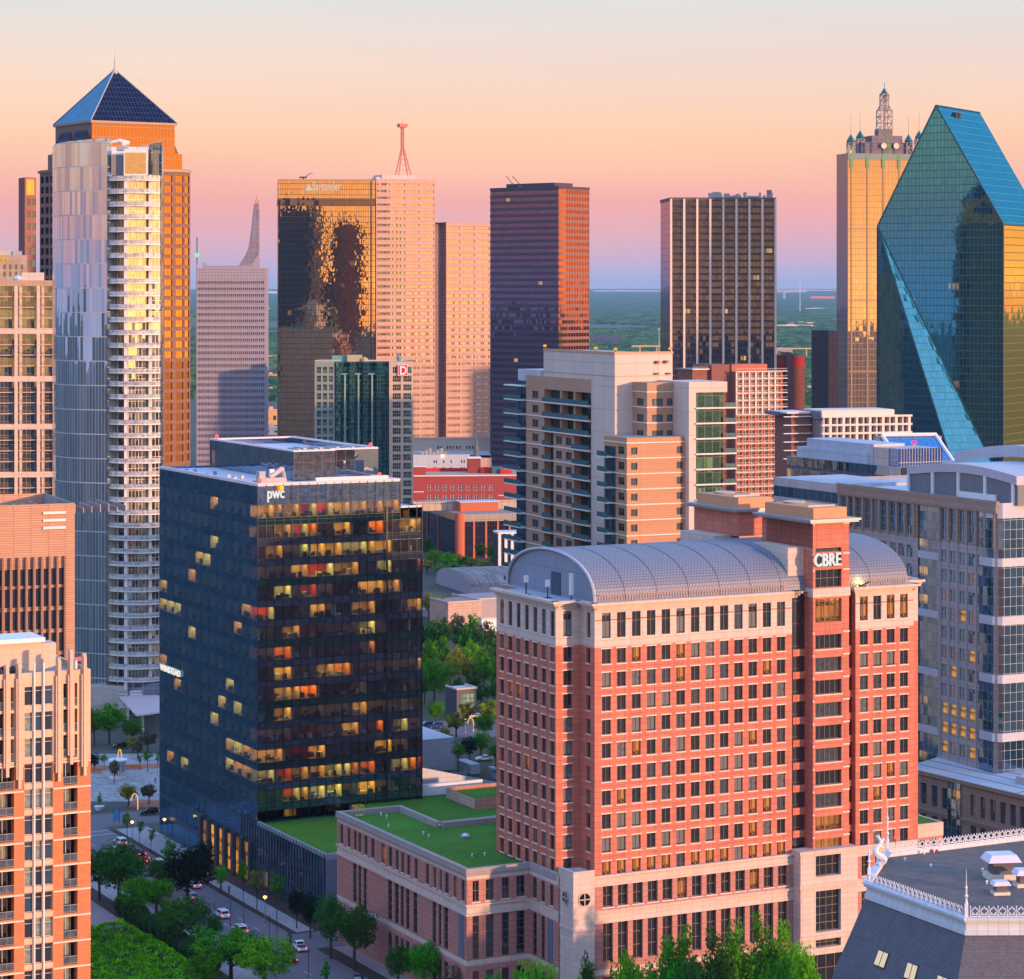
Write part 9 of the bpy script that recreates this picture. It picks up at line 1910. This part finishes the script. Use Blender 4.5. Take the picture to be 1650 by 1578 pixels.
# ---------------------------------------------------------------- far woods, roads and buildings, haze
import numpy as np
rg_ = np.random.default_rng(5)
def woods(y0, y1, k, hz, name, seed, mt, xr=None):
    V, Fc = [], []; n = 0; Y = y0; dirs = [(math.cos(6.2832 * i / 6), math.sin(6.2832 * i / 6)) for i in range(6)]
    while Y < y1:
        s = max(9.0, Y * k); xa, xb = (-.26 * Y - 60, .26 * Y + 60)
        nx_ = int((xb - xa) / (s * 1.05))
        for i in range(nx_):
            x = xa + (i + rg_.random()) * s * 1.05; y = Y + rg_.random() * s
            if math.sin(x * .0011 + 2) * math.sin(y * .0009 + x * .0004) > .55: continue
            px = CX + F * x / y
            if not ((415 < px < 460) or (935 < px < 1090) or (1235 < px < 1360)) and rg_.random() < .85: continue
            r = s * rg_.uniform(.5, .85); h = hz * rg_.uniform(.6, 1.15)
            V += [(x + c * r * rg_.uniform(.8, 1.2), y + q * r, 0) for c, q in dirs]; V += [(x + c * r * rg_.uniform(.75, 1.05), y + q * r * .9, h * rg_.uniform(.5, .75)) for c, q in dirs]; V += [(x + c * r * .45, y + q * r * .45, h * rg_.uniform(.85, 1.05)) for c, q in dirs]; V.append((x, y, h))
            for j in range(6):
                j2 = (j + 1) % 6; Fc += [(n + j, n + j2, n + 6 + j2, n + 6 + j), (n + 6 + j, n + 6 + j2, n + 12 + j2, n + 12 + j), (n + 12 + j, n + 12 + j2, n + 18)]
            n += 19
        Y += s * .9
    me = bpy.data.meshes.new(name); me.from_pydata(V, [], Fc); me.materials.append(mt); o = bpy.data.objects.new(name, me); sc.collection.objects.link(o); tag(o, kind='stuff'); return o
def woodmat():
    m, g = newmat('far_woods_foliage'); t = g.n('ShaderNodeTexCoord'); n1 = g.n('ShaderNodeTexNoise', Vector=t.outputs['Object'], Scale=.012, Detail=4.0); n2 = g.n('ShaderNodeTexNoise', Vector=t.outputs['Object'], Scale=.12, Detail=3.0)
    f = g.m('ADD', g.m('MULTIPLY', n1.outputs[0], .8), g.m('MULTIPLY', n2.outputs[0], .5)); c = g.ramp(f, [(.45, (.012, .045, .030)), (.6, (.03, .095, .04)), (.72, (.08, .16, .055)), (.85, (.17, .17, .10))])
    g.n('ShaderNodeOutputMaterial', Surface=g.n('ShaderNodeBsdfDiffuse', Color=c)); return m
WM = woodmat()
woods(1950, 4300, .0052, 11, 'far_woods', 1, WM); woods(4300, 16000, .0062, 12, 'far_woods', 2, WM)
# meadow patch and far white roofs
m = MB(); m.q([(gx(1225, 4300), 4300, .4), (gx(1345, 4300), 4300, .4), (gx(1345, 5100), 5100, .4), (gx(1225, 5100), 5100, .4)], 0); tag(m.build('meadow', surf('meadow_grass', (.07, .22, .03), var=.3, ns=.01)), kind='structure')
def bridge(px0, px1, Y, py, lab):
    z = gz(py, Y); m = MB(); x0, x1 = gx(px0, Y), gx(px1, Y); m.box(x0, x1, Y, Y + 12, z - 2, z, 0); o = m.build('overpass', surf('tan_bridge_concrete', (.62, .42, .22), var=.05)); tag(o, lab, 'overpass')
    n = int((x1 - x0) / 26)
    for i in range(n): m = MB(); x = x0 + 13 + i * 26; m.box(x - 1, x + 1, Y + 3, Y + 9, 0, z - 2.0, 0); m.build('pier', surf('tan_bridge_concrete', (.62, .42, .22)), o)
bridge(1018, 1082, 4100, 557, 'sunlit tan overpass left of the white finned tower'); bridge(1240, 1350, 4600, 561, 'sunlit tan overpass right of the white finned tower'); bridge(424, 452, 4500, 573, 'sunlit tan overpass glimpsed beside the dark gold mirror tower')
def hill(Y): return 118.0 * (Y - 14000) / 24000
m = MB(); m.q([(-8900, 14000, 0), (8900, 14000, 0), (8900, 38000, 118), (-8900, 38000, 118)], 0); m.q([(8900, 38000, 118), (8900, 38000, 0), (-8900, 38000, 0), (-8900, 38000, 118)], 0); tag(m.build('hills', WM), kind='structure')
def fb(px0, px1, py0, py1, Y, c, lab, D=30, roof=None, nm='far_building'):
    zg = 0
    if py1 < 503:
        Y = 14000.0
        while HY + (CAMH - hill(Y)) * F / Y > py1 + .3 and Y < 37500: Y += 100
        zg = hill(Y)
    else: Y = DB(py1 + 1)
    z0, z1 = gz(py1, Y) - zg, gz(py0, Y) - zg; x0, x1 = gx(px0, Y), gx(px1, Y); m = MB(); m.box(0, x1 - x0, 0, D, 0, z1, 0, 1); nm_ = 'far_wall_%d_%d_%d' % tuple(int(v * 99) for v in c)
    n = max(2, int((x1 - x0) / 9))
    for i in range(n): m.box((x1 - x0) * (i + .3) / n, (x1 - x0) * (i + .7) / n, -.15, -.02, z1 * .35, z1 * .65, 2)
    m.box(-.3, x1 - x0 + .3, -.3, .2, z1 + .01, z1 + 1, 0); m.box((x1 - x0) * .3, (x1 - x0) * .5, D * .4, D * .7, z1 + .02, z1 + 3, 0)
    o = m.build(nm, [surf(nm_, c, var=.1), roof or M_roofwhite, M_dark], loc=(x0, Y, zg)); return tag(o, lab, 'building')
RB = 1
for a in [(425, 449, 604, 616, 3400, (.65, .28, .14), 'small far orange building in the gap left of the dark gold mirror tower'), (424, 449, 629, 640, 2700, (.7, .35, .12), 'far orange building with a pale roof low in the left gap'), (424, 449, 662, 684, 2350, (.70, .40, .13), 'nearest yellow orange building in the left gap'), (424, 452, 690, 700, 2150, (.3, .3, .35), 'grey building at the bottom of the left gap'), (424, 449, 616, 622, 3100, (.3, .42, .5), 'far pale blue building in the left gap'),
          (428, 435, 497, 500, 9000, (.8, .7, .6), 'tiny bright far building in the left gap'), (1296, 1322, 627, 638, 3000, (.66, .42, .28), 'far peach building right of the maroon slab'), (1300, 1348, 641, 652, 2700, (.6, .6, .65), 'far white roofed building right of the maroon slab'), (1302, 1340, 653, 660, 2500, (.2, .25, .3), 'dark low building below the white roofs'),
          (1252, 1310, 524, 530, 6800, (.72, .55, .45), 'long pale apartment row in the far woods'), (1275, 1316, 520, 524, 7400, (.8, .7, .62), 'paler apartment row behind the first in the far woods'), (1300, 1325, 547, 550, 5400, (.6, .6, .6), 'tiny white building before the overpass'),
          (952, 1000, 541, 560, 3900, (.055, .09, .15), 'dark blue windowless block right of the plum tower'), (985, 1001, 535, 541, 4100, (.5, .28, .12), 'tan box on top of the dark blue block'), (1250, 1275, 563, 574, 4400, (.30, .32, .38), 'grey far building behind the maroon slab'), (1262, 1266, 470, 481, 11500, (.35, .4, .5), 'tiny far tower on the horizon'),
          (1306, 1345, 478, 481, 10500, (.75, .2, .15), 'faint red roofed buildings near the horizon'), (1252, 1300, 470, 470.8, 13000, (.8, .75, .7), 'thin pale warehouses on the horizon right of the white finned tower'), (955, 1074, 468.6, 469.4, 14500, (.8, .76, .72), 'thin pale warehouses on the horizon left of the white finned tower'), (1250, 1347, 467.6, 468.3, 15500, (.85, .8, .75), 'pale strip of far buildings on the horizon at right'), (424, 449, 470, 472.5, 14000, (.9, .8, .72), 'bright far warehouse on the horizon in the left gap'), (1298, 1345, 497, 499, 8600, (.7, .65, .6), 'tiny far roofs right of the middle in the woods')]: fb(*a)
for px, Y, top, lab in ((1062, 4300, 528, 'tall white pole left of the white finned tower'), (1325, 4700, 536, 'tall white pole right of the white finned tower'), (1289, 13000, 455, 'thin radio mast on the horizon')):
    m = MB(); r_ = Y * .00012; m.tube((0, 0, 0), (0, 0, gz(top, Y)), r_, 5, 0, r2=r_ * .5); m.box(-r_ * 3, r_ * 3, -.5, .5, gz(top, Y) - r_ * 6, gz(top, Y) - r_ * 4, 0); o = m.build('mast', M_white, loc=(gx(px, Y), Y, 0)); tag(o, lab, 'mast')
# haze
m = MB(); m.box(-9500, 9500, -3100, 44500, -1, 260, 0); mt, g = newmat('haze_air')
g.n('ShaderNodeOutputMaterial', Volume=g.n('ShaderNodeVolumePrincipled', Color=(.36, .64, 1.0), Density=.000024, Anisotropy=0.0))
tag(m.build('haze', mt), kind='stuff')
